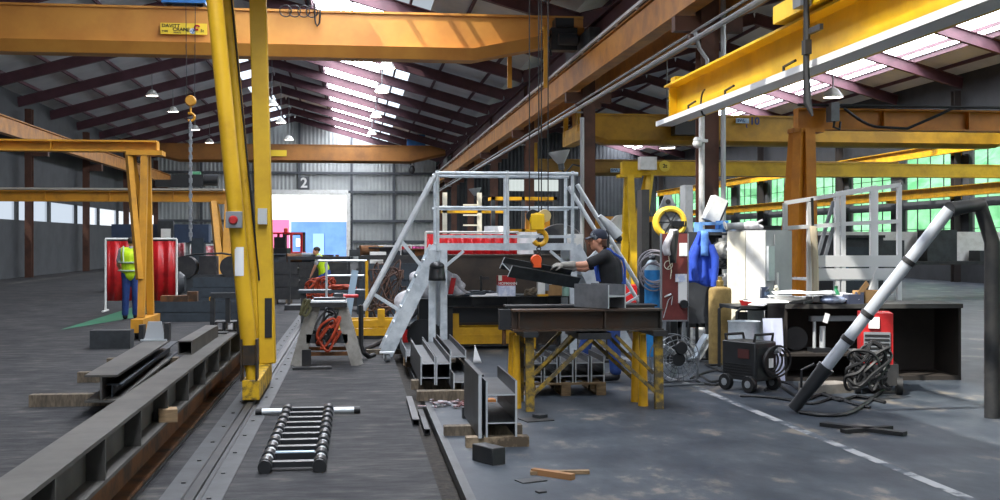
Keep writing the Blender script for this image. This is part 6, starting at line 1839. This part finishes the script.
o2 = thing('bench_vice', 'grey pillar tool with a horizontal bar inside the open dark bench', 'vice', root_matrix(o) @ Vector((-h2 + .45, .1, .33)))
B().bx(-.12, .1, -.1, .1, 0, .05).build('base', BLKP, o2); B().tube([(-.07, 0, .05), (-.07, 0, .38)], .02, 8).build('pillar', STEELL, o2); B().tube([(.03, 0, .05), (.03, 0, .3)], .035, 10).build('cylinder', STEELL, o2)
B().bx(-.12, .5, -.03, .05, .36, .42).build('bar', GREY, o2)
o2 = thing('abrasive_reel', 'black round reel leaning in the left of the open dark bench', 'reel', root_matrix(o) @ Vector((-h2 + .22, .3, .33)))
B().lathe([(.001, -.04), (.14, -.04), (.14, .04), (.001, .04)], (0, 0, .145), (.3, 1, 0), 22).build('reel_disc', BLKP, o2); B().lathe([(.001, -.045), (.05, -.045), (.05, .045), (.001, .045)], (0, 0, .145), (.3, 1, 0), 14).build('reel_hub', STEELD, o2)
B_tag = B().box((0, 0, 0), (.06, .005, .11), 0, Matrix.Rotation(.3, 3, 'Y')).build('paper_tag', PAPER); B_tag.location = root_matrix(o) @ Vector((-h2 + .47, -.06, zt_ - ZF - .16)); tag(B_tag, 'small white tag hanging below the dark bench top', 'tag')
SHEETP = mat('drawing_paper', '#f0f0ee', .8)
top = lambda px, dy: Vector((xat(px, yb_ + dy), yb_ + dy, zt_))
for i, (px, dy, a, w_, d__) in enumerate(((790, .34, .1, .95, .55), (812, .38, -.15, .95, .6), (835, .40, .2, .6, .5), (803, .22, -.3, .7, .42))):
    c = top(px, dy)
    b = B().grid(lambda u, v: ((u - .5) * w_, (v - .5) * d__, .012 + .035 * i + .03 * abs(math.sin(u * 5 + i)) * abs(math.sin(v * 4))), 10, 8)
    ob = b.build('drawing_sheet', SHEETP, solid=.006); ob.location = c + Vector((0, 0, 0.006)); ob.rotation_euler = (0, 0, a)
    tag(ob, ['large white drawing sheets', 'wide crumpled white sheet', 'upper white sheet reaching toward the green bottle', 'topmost white sheet in the middle'][i] + ' in the paper pile on the dark bench', 'papers', 'drawing sheets on the bench')
o = thing('bottle', 'green bottle standing at the end of the white drawing sheets', 'bottle', top(836, .18))
hb_ = .2
B().lathe([(.001, 0), (.042, 0), (.045, .02), (.045, .12), (.02, .16), (.018, .18), (.001, .18)], n=18).build('bottle_body', mat('bottle_green', '#2f8a5c', .3), o); B().lathe([(.001, .175), (.022, .175), (.022, .205), (.001, .205)], n=12).build('cap', mat('cap_green', '#1c5a3c', .4), o); B().lathe([(.046, .05), (.046, .1)], n=18).build('bottle_label', PAPER, o)
b = B().ball((0, 0, .05), (.13, .09, .05)); b.ball((.12, .02, .045), (.07, .08, .045))
tag(b.build('work_gloves', mat('glove_blue', '#6c7c9c', .8, 0, '#a9b4c8', 9, .42, .58)), 'pale blue work gloves at the front edge of the dark bench', 'gloves').location = top(836, .02) + Vector((-.06, .02, 0))
tag(B().box((0, 0, .055), (.2, .14, .11), .1).box((.08, 0, .12), (.06, .1, .03), .1).build('tool_case', mat('navy_case', '#3a4054', .6)), 'navy tool case beside the pale blue gloves on the bench', 'case').location = top(853, .08)
o = thing('cardboard_box', 'open cardboard box at the right end of the dark bench', 'box', top(868, .2), R(20))
b = B().bx(-.15, .15, -.1, -.09, 0, .15); b.bx(-.15, .15, .09, .1, 0, .15); b.bx(-.15, -.14, -.1, .1, 0, .15); b.bx(.14, .15, -.1, .1, 0, .15); b.bx(-.15, .15, -.1, .1, 0, .008); b.build('box_shell', CARD, o)
B().bar((-.15, -.1, .15), (-.2, -.1, .2), .004, .2, (1, 0, 0)).build('flap', CARD, o)
for i, (px, dy, a) in enumerate(((800, -.0, .2), (806, .02, -.3), (812, .0, .5))):
    ob = B().bar((-.14, 0, .02), (.14, 0, .05), .03, .03).box((.12, 0, .06), (.06, .05, .06)).build('hand_tool', STEELD); ob.location = top(px, dy); ob.rotation_euler = (0, 0, a)
    tag(ob, ['leftmost', 'middle', 'right'][i] + ' dark hand tool at the front edge of the white drawing sheets', 'tool', 'tools before the drawing sheets')
# low bench with pipe frame to its left, boards leaning
tl = 14.2
x0, yl_ = xy(737, tl); x1 = xat(789, yl_)
zl_ = zz(306.5, tl)
o = thing('pipe_frame_bench', 'narrow bench with a black pipe frame behind the welding set', 'workbench', ((x0 + x1)/2, yl_ + .2, ZF))
h2 = (x1 - x0)/2
B().bx(-h2, h2, -.18, .5, zl_ - ZF - .04, zl_ - ZF).build('bench_top', DGR, o)
for yy in (-.2, .5):
    B().tube([(-h2, yy, 0), (-h2, yy, zl_ - ZF - .07), (-h2 + .05, yy, zl_ - ZF - .03), (h2, yy, zl_ - ZF - .03)], .022, 8).build('pipe_frame', BLK, o)
    B().tube([(h2 - .03, yy, 0), (h2 - .03, yy, zl_ - ZF - .04)], .022, 8).build('leg', BLK, o)
def leanboard(px0, px1, py0, py1, t, m, label, tilt=.1):
    x0, y0 = xy(px0, t); x1 = xat(px1, y0)
    z0, z1 = ZF, zz(py0, t)
    b = B().bar((0, 0, 0), (0, tilt, z1 - z0), x1 - x0, .02, (0, 1, 0))
    b.bar((0, -.012, (z1 - z0)*.06), (0, tilt * .97 - .012, (z1 - z0)*.97), .03, .004, (0, 1, 0))
    ob = b.build('leaning_board', m); ob.location = ((x0 + x1)/2, y0, ZF)
    return tag(ob, label, 'board')
leanboard(766, 785, 319, 377, 13.2, mat('blue_white_board', '#b8bfd6', .6, 0, '#aab2cc', 3, .42, .66), 'pale blue-white board leaning against the left end of the dark bench')
leanboard(749, 765, 309, 346, 14.5, WHT, 'white board leaning behind the galvanised drum', .05)
leanboard(739, 749, 312, 346, 14.6, mat('grey_board', '#6a6862', .7), 'narrow grey board standing under the pipe framed bench', .04)
tp2 = lambda px, dy: Vector((xat(px, yl_ + dy), yl_ + dy, zl_))
o = thing('red_bowl', 'small red bowl on the narrow pipe framed bench', 'bowl', tp2(746, .25))
B().lathe([(.001, 0), (.06, 0), (.085, .06), (.08, .06), (.055, .012), (.001, .012)], n=20).build('bowl', RED, o); B().ball((0, 0, .05), (.05, .05, .03)).build('bowl_content', STEELD, o)
o = thing('welding_mask', 'black welding mask propped up on the narrow bench before the white cabinet', 'helmet', tp2(762, .25), R(35))
B().grid(lambda u, v: (-.09 + .18 * u + .07 * v, -.05 * math.sin(u * PI) - .02 + .03 * v, .0 + .23 * v), 10, 6).build('mask_shell', mat('mask_blue_black', '#232a38', .35), o, solid=.012)
B().bx(-.03, .06, -.075, -.06, .12, .17).build('visor', mat('visor_glass', '#4a5a70', .15), o)
b = B(); b.ball((.11, 0, .06), (.05, .05, .07)); b.build('headband', WHT, o)
for i, (px, dy) in enumerate(((776, .1), (784, .2))):
    ob = B().grid(lambda u, v: ((u - .5) * .62, (v - .5) * .42, .01 + .05 * abs(math.sin(u * 6 + i))), 8, 5).build('drawing_sheet', SHEETP, solid=.006); ob.location = tp2(px, dy); ob.rotation_euler = (0, 0, .2 - .4 * i)
    tag(ob, ['white paper sheet at the front right corner of the narrow bench', 'white paper sheet bridging the narrow bench and the dark bench'][i], 'papers')
ob = B().bar((0, 0, 0), (0, 0, .25), .03, .02, (0, 1, 0)).bar((-.03, 0, .2), (.03, 0, .2), .02, .02, (0, 1, 0)).build('upright_stick', IVO); ob.location = tp2(776, .3) ; tag(ob, 'pale upright stick standing on the bench before the white cabinet', 'stick')
# white cabinet seen on its corner
tcw = 15.25
cxw, cyw = xy(766, tcw)
o = thing('white_cabinet', 'white two-faced machine cabinet with its shaded side coloured grey behind the benches', 'cabinet', (cxw, cyw, ZF), R(38))
hz = zz(230, tcw) - ZF
# local: corner at origin; +x face goes right/back, -x... left face runs along +y
wl_ = (xat(766, cyw) - xat(735, cyw)) / math.sin(R(38)) * .86
wr_ = (xat(800, cyw) - xat(766, cyw)) / math.cos(R(38)) * 1.1
B().bx(0, wr_, 0, wl_, .0, hz).build('cabinet_body', mat('cabinet_shade_grey', '#a6a8aa', .5, 0, '#999b9d', 2, .42, .66), o)  # grey body colour paints the shade on the side away from the sun
B().bx(-.02, -.001, .0, wl_ * .5, .02, hz - .02).build('door', WHT, o); B().bx(-.018, -.001, wl_ * .52, wl_, .02, hz - .02).build('door', IVO, o)
B().bx(.01, .16, -.035, -.001, hz * .62, hz * .88).build('door_handle_plate', ALU, o)
B().bx(.20, wr_ - .02, -.012, -.001, .1, hz - .06).build('side_panel', MATS['cabinet_shade_grey'], o)
b = B().bx(.24, .27, -.03, -.012, hz * .3, hz * .68); b.build('handle', WHT, o)
B().grid(lambda u, v: (.30 + .22 * u, -.0135, hz * .36 + .3 * v), 2, 2).build('scorch_patch', mat('scorch', '#a6a8aa', .6, 0, '#8a6c50', 9, .48, .62), o)
c = root_matrix(o) @ Vector((.1, .3, hz))
tag(B().ball((0, 0, .06), (.13, .1, .06)).ball((.12, .05, .04), (.08, .08, .04)).bar((-.1, 0, .02), (.2, .1, .14), .02, .02).build('cloth_bundle', CLOTHW), 'white cloth bundle lying on top of the white cabinet', 'cloth').location = c
o2 = thing('grinder', 'grey white power tool lying on the left of the cabinet top', 'tool', c + Vector((-.22, .0, 0)))
B().cap((-.1, 0, .05), (.1, 0, .06), .045, .05).build('tool_body', GREY, o2); B().lathe([(.001, 0), (.06, 0), (.06, .01), (.001, .01)], (-.14, 0, .06), (1, 0, .3), 16).build('disc', WHT, o2)
# aluminium work platform at right
tp_ = 17.4
x0, yp_ = xy(785, tp_)
X_ = lambda px: xat(px, yp_)
o = thing('work_platform', 'white aluminium railed work platform at the right behind the benches', 'work platform', ((X_(785) + X_(880))/2, yp_ + .3, ZF))
def rail(px0, py0, px1, py1, w_=.07, h_=.06, y_=0.0, m=WHT):
    B().bar((X_(px0), yp_ + y_, zz(py0, tp_)), (X_(px1), yp_ + y_, zz(py1, tp_)), h_, w_, (0, 1, 0)).build('rail', m, o, world=True)
AL2 = mat('bright_white_rail', '#eceef0', .45)
for y_ in (0, .8):
    rail(785 if y_ == 0 else 858, 203 if y_ == 0 else 191, 900, 184, y_=y_, m=AL2)
    if y_ == 0: rail(786, 228, 838, 224.5, y_=y_, m=AL2); rail(840, 224, 900, 221, y_=y_, m=AL2)
    for px, pt in (((785, 203), (809, 198), (837, 194), (843, 193), (872, 189), (899, 184)) if y_ == 0 else ((858, 191), (899, 184))):
        B().bx(X_(px) - .032, X_(px) + .032, yp_ + y_ - .03, yp_ + y_ + .03, ZF, zz(pt, tp_)).build('post', AL2, o, world=True)
for a, c_ in ((255.5, 267), (268.5, 279.5)):
    B().bx(X_(809), X_(900), yp_ - .04, yp_ - .01, zz(c_, tp_), zz(a, tp_)).build('toe_board', AL2, o, world=True)
B().bx(X_(809), X_(900), yp_, yp_ + .8, zz(281, tp_), zz(279, tp_)).build('deck', AL2, o, world=True)
B().bar((X_(847), yp_ + .5, zz(200, tp_)), (X_(822), yp_ + .5, zz(285, tp_)), .05, .05, (0, 1, 0)).build('ladder_stile', GREY, o, world=True)
B().bar((X_(853), yp_ + .5, zz(205, tp_)), (X_(830), yp_ + .5, zz(285, tp_)), .05, .05, (0, 1, 0)).build('ladder_stile', GREY, o, world=True)
B().bar((X_(872), yp_ - .2, zz(268, tp_)), (X_(858), yp_ - .2, zz(312, tp_)), .06, .05, (0, 1, 0)).build('strut', AL2, o, world=True)
b = B().torus((X_(810), yp_ - .02, zz(198, tp_)), .05, .015, (0, 1, 0), 14, 6, 0, PI); b.tube([(X_(810.5), yp_ - .06, zz(198, tp_)), (X_(811.5), yp_ - .06, zz(235, tp_)), (X_(812), yp_ - .05, zz(262, tp_))], .022, 8)
b.build('cable', BLK, o, world=True)
ob = B().grid(lambda u, v: (-.05 + .1 * u + .04 * math.sin(v * 3), 0, 1.0 * v), 3, 12).build('wooden_slat', mat('ivory_slat', '#d9cbb0', .7), solid=.03)
ob.location = (X_(811) - .03, yp_ - .14, zz(290, tp_)); tag(ob, 'pale bent slat leaning upright against the white railed platform', 'slat')
ob.location.z = ZF; ob.scale = (1, 1, zz(226, tp_) - ZF)
for px, lab, m, s_ in ((855, 'small blue tool box on the platform behind the white boards', BLUP, .16), (866, 'dark tool box on the platform near the right edge', DGR, .2), (845, 'black case lying on the platform behind the white boards', BLKP, .25)):
    ob = B().box((0, 0, s_ * .4), (s_, s_ * .7, s_ * .8)).bar((-s_*.3, 0, s_ * .9), (s_*.3, 0, s_ * .9), .03, .03).build('tool_box', m); ob.location = (X_(px), yp_ + .35, zz(279, tp_)); tag(ob, lab, 'tool box')
# red wire feeder with a mass of cable at the right edge
o = thing('wire_feeder', 'red-fronted wire feeder behind the silver tube at the right edge', 'welder', (*xy(873, 12.3), ZF), R(-20))
B().bx(-.13, .2, -.05, .4, .32, .86).build('case', RED, o); B().bx(-.10, .17, -.07, -.05, .36, .66).build('vent_panel', GREY, o); B().bx(-.05, .06, -.075, -.05, .70, .82).build('label', PAPER, o)
b = B()
for k in range(6): b.bx(-.09, .16, -.078, -.07, .39 + .045*k, .41 + .045*k)
b.build('vent_slats', BLK, o)
B().bx(-.15, .25, -.1, .45, .1, .32).build('cart', STEELD, o)
for sx in (-.16, .26): B().lathe([(.001, -.03), (.1, -.03), (.1, .03), (.001, .03)], (sx, -.05, .1), (1, 0, 0), 18).build('wheel', BLK, o)
b = sling(0, 0, .34, .26, 9, .018, 77, .26)
p = xy(868, 11.8); tag(b.build('cable_bundle', BLK), 'mass of black welding cable heaped before the red wire feeder', 'cable').location = (p[0], p[1], ZF)
tag(B().box((0, 0, .05), (.5, .3, .1), .3).box((.3, .2, .03), (.3, .2, .06), .6).build('concrete_block', mat('pale_block', '#7c7872', .9, 0, '#66625c', 6, .4, .66)), 'pale broken block on the floor under the right end of the dark bench', 'block').location = (*xy(826, 12.4), ZF)
# ------------------------------------------------------------------ people
SKIN = mat('skin', '#c08a70', .55, 0, '#b57f66', 9, .42, .66)
HAIR = mat('dark_hair', '#2a211b', .8)
TSH = mat('black_tshirt', '#17181c', .85, 0, '#1f2126', 9, .42, .66)
DEN = mat('blue_work_trousers', '#24407e', .85, 0, '#1c3468', 6, .42, .66)
HIVIS = mat('hi_vis_yellow', '#c6e81a', .7, 0, '#b4d818', 6, .42, .66)
REFL = mat('reflective_tape', '#a9b8a0', .4)
GLV = mat('grey_glove', '#8f8c86', .85, 0, '#7a7772', 12, .42, .66)
BOOT = mat('boot_black', '#16161a', .6)

def fuse(b, name, m, parent, voxel=.011, smooth=6):
    me = b.mesh(name + '_raw', m)
    tmp = bpy.data.objects.new('tmp', me); C.objects.link(tmp)
    md = tmp.modifiers.new('r', 'REMESH'); md.mode = 'VOXEL'; md.voxel_size = voxel
    sm = tmp.modifiers.new('s', 'SMOOTH'); sm.factor = .5; sm.iterations = smooth
    dg = bpy.context.evaluated_depsgraph_get()
    new = bpy.data.meshes.new_from_object(tmp.evaluated_get(dg))
    bpy.data.objects.remove(tmp)
    new.name = name
    new.materials.clear(); new.materials.append(m)
    new.shade_smooth()
    ob = bpy.data.objects.new(name, new); C.objects.link(ob); ob.parent = parent
    return ob

def hand(b, wrist, fwd, up, side, curl=.5, s=1.0):
    """palm, four bent fingers of unequal length and a thumb leaving the palm's side"""
    wrist, fwd, up, side = (Vector(v).normalized() if i else Vector(v) for i, v in enumerate((wrist, fwd, up, side)))
    for k in range(4):
        base = wrist + fwd * .085 * s + side * (-.030 + .02 * k) * s
        b.cap(wrist + fwd * .01 + side * (-.015 + .01 * k) * s, base, .017 * s, .012 * s, 8)
        ln = (.036, .042, .040, .031)[k] * s
        p, a = base, 0.15
        for j in range(3):
            a += curl * .75
            d = fwd * math.cos(a) - up * math.sin(a)
            q = p + d * ln * (1 - .18 * j)
            b.cap(p, q, (.0095 - .0012 * j) * s, (.0085 - .0012 * j) * s, 8)
            p = q
    t0 = wrist + fwd * .03 * s - side * .03 * s
    t1 = t0 + (fwd * .6 - side * .7 - up * .25).normalized() * .04 * s
    t2 = t1 + (fwd * .85 - side * .1 - up * .5).normalized() * .034 * s
    b.cap(wrist + fwd * .015, t0, .018 * s, .014 * s, 8); b.cap(t0, t1, .013 * s, .0105 * s, 8); b.cap(t1, t2, .0105 * s, .0085 * s, 8)

def head(b, c, face, up, s=1.0):
    c, face, up = Vector(c), Vector(face).normalized(), Vector(up).normalized()
    sd = up.cross(face).normalized(); face = sd.cross(up).normalized()
    rot = Matrix((sd, face, up)).transposed()
    P = lambda x, y, z: c + sd * x * s + face * y * s + up * z * s
    b.ball(P(0, -.012, .03), (.076*s, .096*s, .092*s), 18, 12, rot)          # skull
    b.ball(P(0, .02, -.045), (.060*s, .068*s, .072*s), 16, 10, rot)          # face and jaw
    b.ball(P(0, .062, -.092), (.028*s, .024*s, .022*s), 10, 6, rot)          # chin
    b.cap(P(0, .085, .012), P(0, .105, -.03), .010*s, .016*s, 8)             # nose
    b.ball(P(0, .082, .022), (.05*s, .014*s, .012*s), 10, 6, rot)            # brow
    b.ball(P(0, .083, -.062), (.026*s, .012*s, .008*s), 10, 6, rot)          # lips
    b.ball(P(0, .080, -.074), (.022*s, .012*s, .007*s), 10, 6, rot)
    for k in (-1, 1):
        b.ball(P(k*.036, .066, -.02), (.022*s, .02*s, .02*s), 10, 6, rot)    # cheek
        b.ball(P(k*.080, -.008, -.005), (.012*s, .024*s, .034*s), 10, 6, rot)  # ear
    return P, rot

def person(label, loc, J, face, voxel=.011, group=None, rz=0.0, shirt=TSH, bare=True, glove=False):
    o = thing('person', label, 'person', loc, rz, group)
    V = lambda k: Vector(J[k])
    b = B()
    for s in 'LR':
        b.cap(V('hip'+s), V('knee'+s), .085, .058); b.cap(V('knee'+s), V('ank'+s), .056, .040)
        b.cap(V('ank'+s) - Vector((0, 0, .03)), V('toe'+s), .042, .035)
        b.cap(V('sh'+s), V('el'+s), .050, .040); b.cap(V('el'+s), V('wr'+s), .042, .027)
        f = (V('wr'+s) - V('el'+s)).normalized()
        upv = Vector(J.get('hup'+s, (0, 0, 1))); upv = (upv - f * upv.dot(f)).normalized()
        hand(b, V('wr'+s), f, upv, f.cross(upv) * (1 if s == 'L' else -1), J.get('curl'+s, .5))
    b.cap(V('hipL'), V('hipR'), .10, .10); b.cap(V('pel'), V('waist'), .125, .125); b.cap(V('waist'), V('chest'), .125, .135)
    b.cap(V('shL'), V('shR'), .058, .058)
    m_ = (V('shL') + V('shR')) / 2
    for s in 'LR':
        b.cap(V('chest') + (V('sh'+s) - m_) * .4, V('sh'+s) * .75 + m_ * .25, .11, .07)
        b.cap(V('waist') + (V('sh'+s) - m_) * .35, V('chest') + (V('sh'+s) - m_) * .45, .10, .11)
    b.cap(m_, V('head') - Vector((0, 0, .06)), .066, .056)
    P, rot = head(b, V('head'), face, (0, 0, 1) if 'hup' not in J else J['hup'])
    body = fuse(b, 'body', SKIN, o, voxel)
    for k in (-1, 1):
        B().ball(P(k*.030, .084, .006), (.012, .008, .007), 10, 6, rot).build('eye', mat('eye', '#e4e2de', .3, 0, '#2a2420', 60, .5, .55), o)
    # trousers
    t = B()
    for s in 'LR':
        t.cap(V('hip'+s), V('knee'+s), .105, .078); t.cap(V('knee'+s), V('ank'+s) + Vector((0, 0, .03)), .078, .072)
    t.cap(V('hipL'), V('hipR'), .118, .118); t.cap(V('pel'), V('waist') - Vector((0, 0, .05)), .142, .140)
    fuse(t, 'trousers', DEN, o, .014, 5)
    for s in 'LR':
        k = B(); k.cap(V('ank'+s) - Vector((0, 0, .01)), V('ank'+s) + Vector((0, 0, .06)), .055, .055); k.cap(V('ank'+s) - Vector((0, 0, .035)), V('toe'+s), .055, .048)
        bt = fuse(k, 'boot', BOOT, o, .011, 3)
        zmin = min(v.co.z for v in bt.data.vertices)
        for v in bt.data.vertices: v.co.z = max(v.co.z, 0.0)
    # shirt
    t = B()
    t.cap(V('waist') - Vector((0, 0, .10)), V('waist'), .143, .143); t.cap(V('waist'), V('chest'), .143, .152)
    t.cap(V('shL'), V('shR'), .074, .074); t.cap(m_, m_ + (V('head') - m_) * .28, .082, .070)
    for s in 'LR':
        t.cap(V('chest') + (V('sh'+s) - m_) * .4, V('sh'+s) * .75 + m_ * .25, .126, .086)
        t.cap(V('waist') + (V('sh'+s) - m_) * .35, V('chest') + (V('sh'+s) - m_) * .45, .115, .125)
        f = .72 if bare else 1.0
        t.cap(V('sh'+s), V('sh'+s) + (V('el'+s) - V('sh'+s)) * f, .068, .062)
        if not bare:
            t.cap(V('el'+s), V('wr'+s) - (V('wr'+s) - V('el'+s)) * .08, .056, .042)
    fuse(t, 'shirt', shirt, o, .013, 5)
    return o, P, rot, V

# the worker steadying the beam
tw_ = 13.4
wx, wy = xy(607, tw_)
q = lambda px, py, t=tw_, dy=0.0: (xat(px, wy + dy) - wx, dy, zz(py, wy * 1.0 * (tw_ / wy) + dy) - .02)
J = {
 'ankL': (.08, -.10, .10), 'kneeL': (.05, -.12, .50), 'hipL': (.06, -.09, .94), 'toeL': (-.10, -.07, .05),
 'ankR': (-.30, .16, .10), 'kneeR': (-.20, .12, .52), 'hipR': (.04, .10, .94), 'toeR': (-.47, .22, .05),
 'pel': (.05, 0, .98), 'waist': (.05, 0, 1.13), 'chest': (.03, .0, 1.33),
 'shL': (-.06, -.17, 1.455), 'shR': (.06, .17, 1.455), 'head': (-.10, .02, 1.635),
 'elL': (-.29, -.16, 1.36), 'wrL': (-.52, -.10, 1.355), 'hupL': (0, -.5, 1), 'curlL': .35,
 'elR': (-.22, .22, 1.30), 'wrR': (-.46, .16, 1.32), 'hupR': (0, .3, 1), 'curlR': .7,
}
wo, P, rot, V = person('worker in black t-shirt, cap and blue bib trousers steadying the hoisted beam', (wx, wy, .02), J, (-.93, .12, -.10), .009)
# gloves
for s in 'LR':
    f = (V('wr'+s) - V('el'+s)).normalized(); upv = Vector(J['hup'+s]); upv = (upv - f * upv.dot(f)).normalized()
    gb_ = B(); hand(gb_, V('wr'+s), f, upv, f.cross(upv) * (1 if s == 'L' else -1), J['curl'+s], 1.12)
    gb_.cap(V('wr'+s) - f * .10, V('wr'+s) + f * .02, .048, .034)
    fuse(gb_, 'glove', GLV, wo, .007, 3)
# peaked cap turned with the face, with ear defenders band
cb = B().ball(P(0, -.01, .055), (.088, .108, .085), 20, 10, rot); capo = cb.build('cap', mat('navy_cap', '#23293a', .8, 0, '#8d949c', 7, .55, .62), wo)
b = B().grid(lambda u, v: P((u - .5) * .15 * (1 - .25 * v * v), .07 + .085 * v - .02 * abs(u - .5), .055 - .03 * v - .06 * (u - .5) ** 2), 10, 5); b.build('cap_peak', mat('navy_peak', '#1c2130', .7), wo, solid=.008)
b = B().grid(lambda u, v: P(.09 * math.sin((u - .5) * 2.6), -.022 - .072 * math.cos((u - .5) * 2.6), -.075 + .09 * v), 12, 4); b.build('hair', mat('brown_hair', '#4a2e22', .85), wo, solid=.014)
# bib straps and bib of the overalls
for s, sg in (('L', -1), ('R', 1)):
    sh = V('sh'+s) * .62 + (V('shL') + V('shR')) / 2 * .38
    b = B().tube([V('waist') + Vector((.150, sg * .05, -.02)), V('chest') + Vector((.165, sg * .075, -.02)), V('chest') + Vector((.135, sg * .09, .09)), sh + Vector((.02, 0, .082)), sh + Vector((-.085, 0, .02)), V('chest') + Vector((-.155, sg * .07, -.02)), V('waist') + Vector((-.150, sg * .06, .03))], .015, 8)
    b.build('bib_strap', mat('strap_blue', '#2c4fa8', .8), wo)
B().grid(lambda u, v: Vector((.165 - .0 * v, -.14 + .26 * u, 1.02 + .20 * v * (1 - .6 * abs(u - .5) * 2))) , 8, 6).build('bib_back', DEN, wo, solid=.02)

# the man in the yellow vest at the left edge
tv = 24.2
vx, vy = xy(131, tv)
J2 = {
 'ankL': (.09, .03, .10), 'kneeL': (.10, -.02, .50), 'hipL': (.09, 0, .93), 'toeL': (.16, .16, .05),
 'ankR': (-.12, .0, .10), 'kneeR': (-.10, -.02, .50), 'hipR': (-.09, 0, .93), 'toeR': (-.14, .16, .05),
 'pel': (0, 0, .97), 'waist': (0, .0, 1.12), 'chest': (0, .0, 1.31),
 'shL': (.19, 0, 1.44), 'shR': (-.19, 0, 1.44), 'head': (.02, .03, 1.61),
 'elL': (.27, .02, 1.16), 'wrL': (.25, .14, .93), 'hupL': (1, 0, 0), 'elR': (-.27, .04, 1.16), 'wrR': (-.22, .2, .98), 'hupR': (-1, 0, 0),
}
SHG = mat('grey_shirt', '#8f9296', .85)
vo, P, rot, V = person('man in a yellow hi-vis vest and blue trousers seen from behind at the left edge', (vx, vy, 0), J2, (.2, 1, 0), .013, None, 0, SHG, True)
def vest(o, V, voxel=.014):
    t = B()
    m_ = (V('shL') + V('shR')) / 2
    t.cap(V('waist') - Vector((0, 0, .16)), V('waist'), .158, .158); t.cap(V('waist'), V('chest'), .158, .166)
    t.cap(V('shL') * .8 + m_ * .2, V('shR') * .8 + m_ * .2, .083, .083)
    for s in 'LR':
        t.cap(V('chest') + (V('sh'+s) - m_) * .4, V('sh'+s) * .75 + m_ * .25, .138, .092)
        t.cap(V('waist') - Vector((0, 0, .12)) + (V('sh'+s) - m_) * .32, V('chest') + (V('sh'+s) - m_) * .45, .125, .136)
    return fuse(t, 'hi_vis_vest', HIVIS, o, voxel, 5)
vest(vo, V)
b = B()
for z in (1.03, 1.20):
    pts = [(.252 * math.cos(a), .172 * math.sin(a), z) for a in [i * 2 * PI / 28 for i in range(29)]]
    b.tube(pts, .02, 6)
b.build('reflective_band', REFL, vo)
for sg in (-1, 1):
    B().tube([(sg * .12, -.165, 1.2), (sg * .13, -.165, 1.36), (sg * .14, -.07, 1.535), (sg * .13, .12, 1.42)], .018, 6).build('reflective_strap', REFL, vo)
B().ball(P(0, -.02, .045), (.086, .105, .085), 16, 10, rot).build('hair', HAIR, vo)
# the far worker by the slings
tf2 = 33.0
fx2, fy2 = xy(322.5, tf2)
J3 = dict(J2); J3['head'] = (-.03, -.03, 1.60)
for k_ in list(J3):
    if k_ not in ('ankL', 'ankR', 'toeL', 'toeR', 'kneeL', 'kneeR', 'hupL', 'hupR'):
        a_, b_, c_ = J3[k_]; J3[k_] = (a_ - (.10 if c_ > 1.2 else 0.0), b_, c_ - .24)
J3['kneeL'] = (-.16, .16, .46); J3['kneeR'] = (-.22, -.14, .46)
J3['ankL'] = (.05, .14, .10); J3['toeL'] = (-.12, .16, .05); J3['ankR'] = (.0, -.12, .10); J3['toeR'] = (-.17, -.14, .05)
J3['hipL'] = (.1, .09, .69); J3['hipR'] = (.1, -.09, .69); J3['shL'] = (-.10, .19, 1.20); J3['shR'] = (-.10, -.19, 1.20)
J3['elL'] = (-.2, .26, .93); J3['wrL'] = (-.32, .2, .66); J3['elR'] = (-.2, -.26, .93); J3['wrR'] = (-.32, -.2, .66)
J3['pel'] = (.1, 0, .73); J3['waist'] = (.04, 0, .87); J3['chest'] = (-.06, 0, 1.07); J3['head'] = (-.18, 0, 1.36)
fo, P, rot, V = person('distant worker in a yellow vest bending behind the orange slings', (fx2, fy2, 0), J3, (-.9, -.35, -.1), .015, None, 0, SHG, True)
vest(fo, V)
B().ball(P(0, -.02, .045), (.086, .105, .085), 14, 8, rot).build('hair', HAIR, fo)
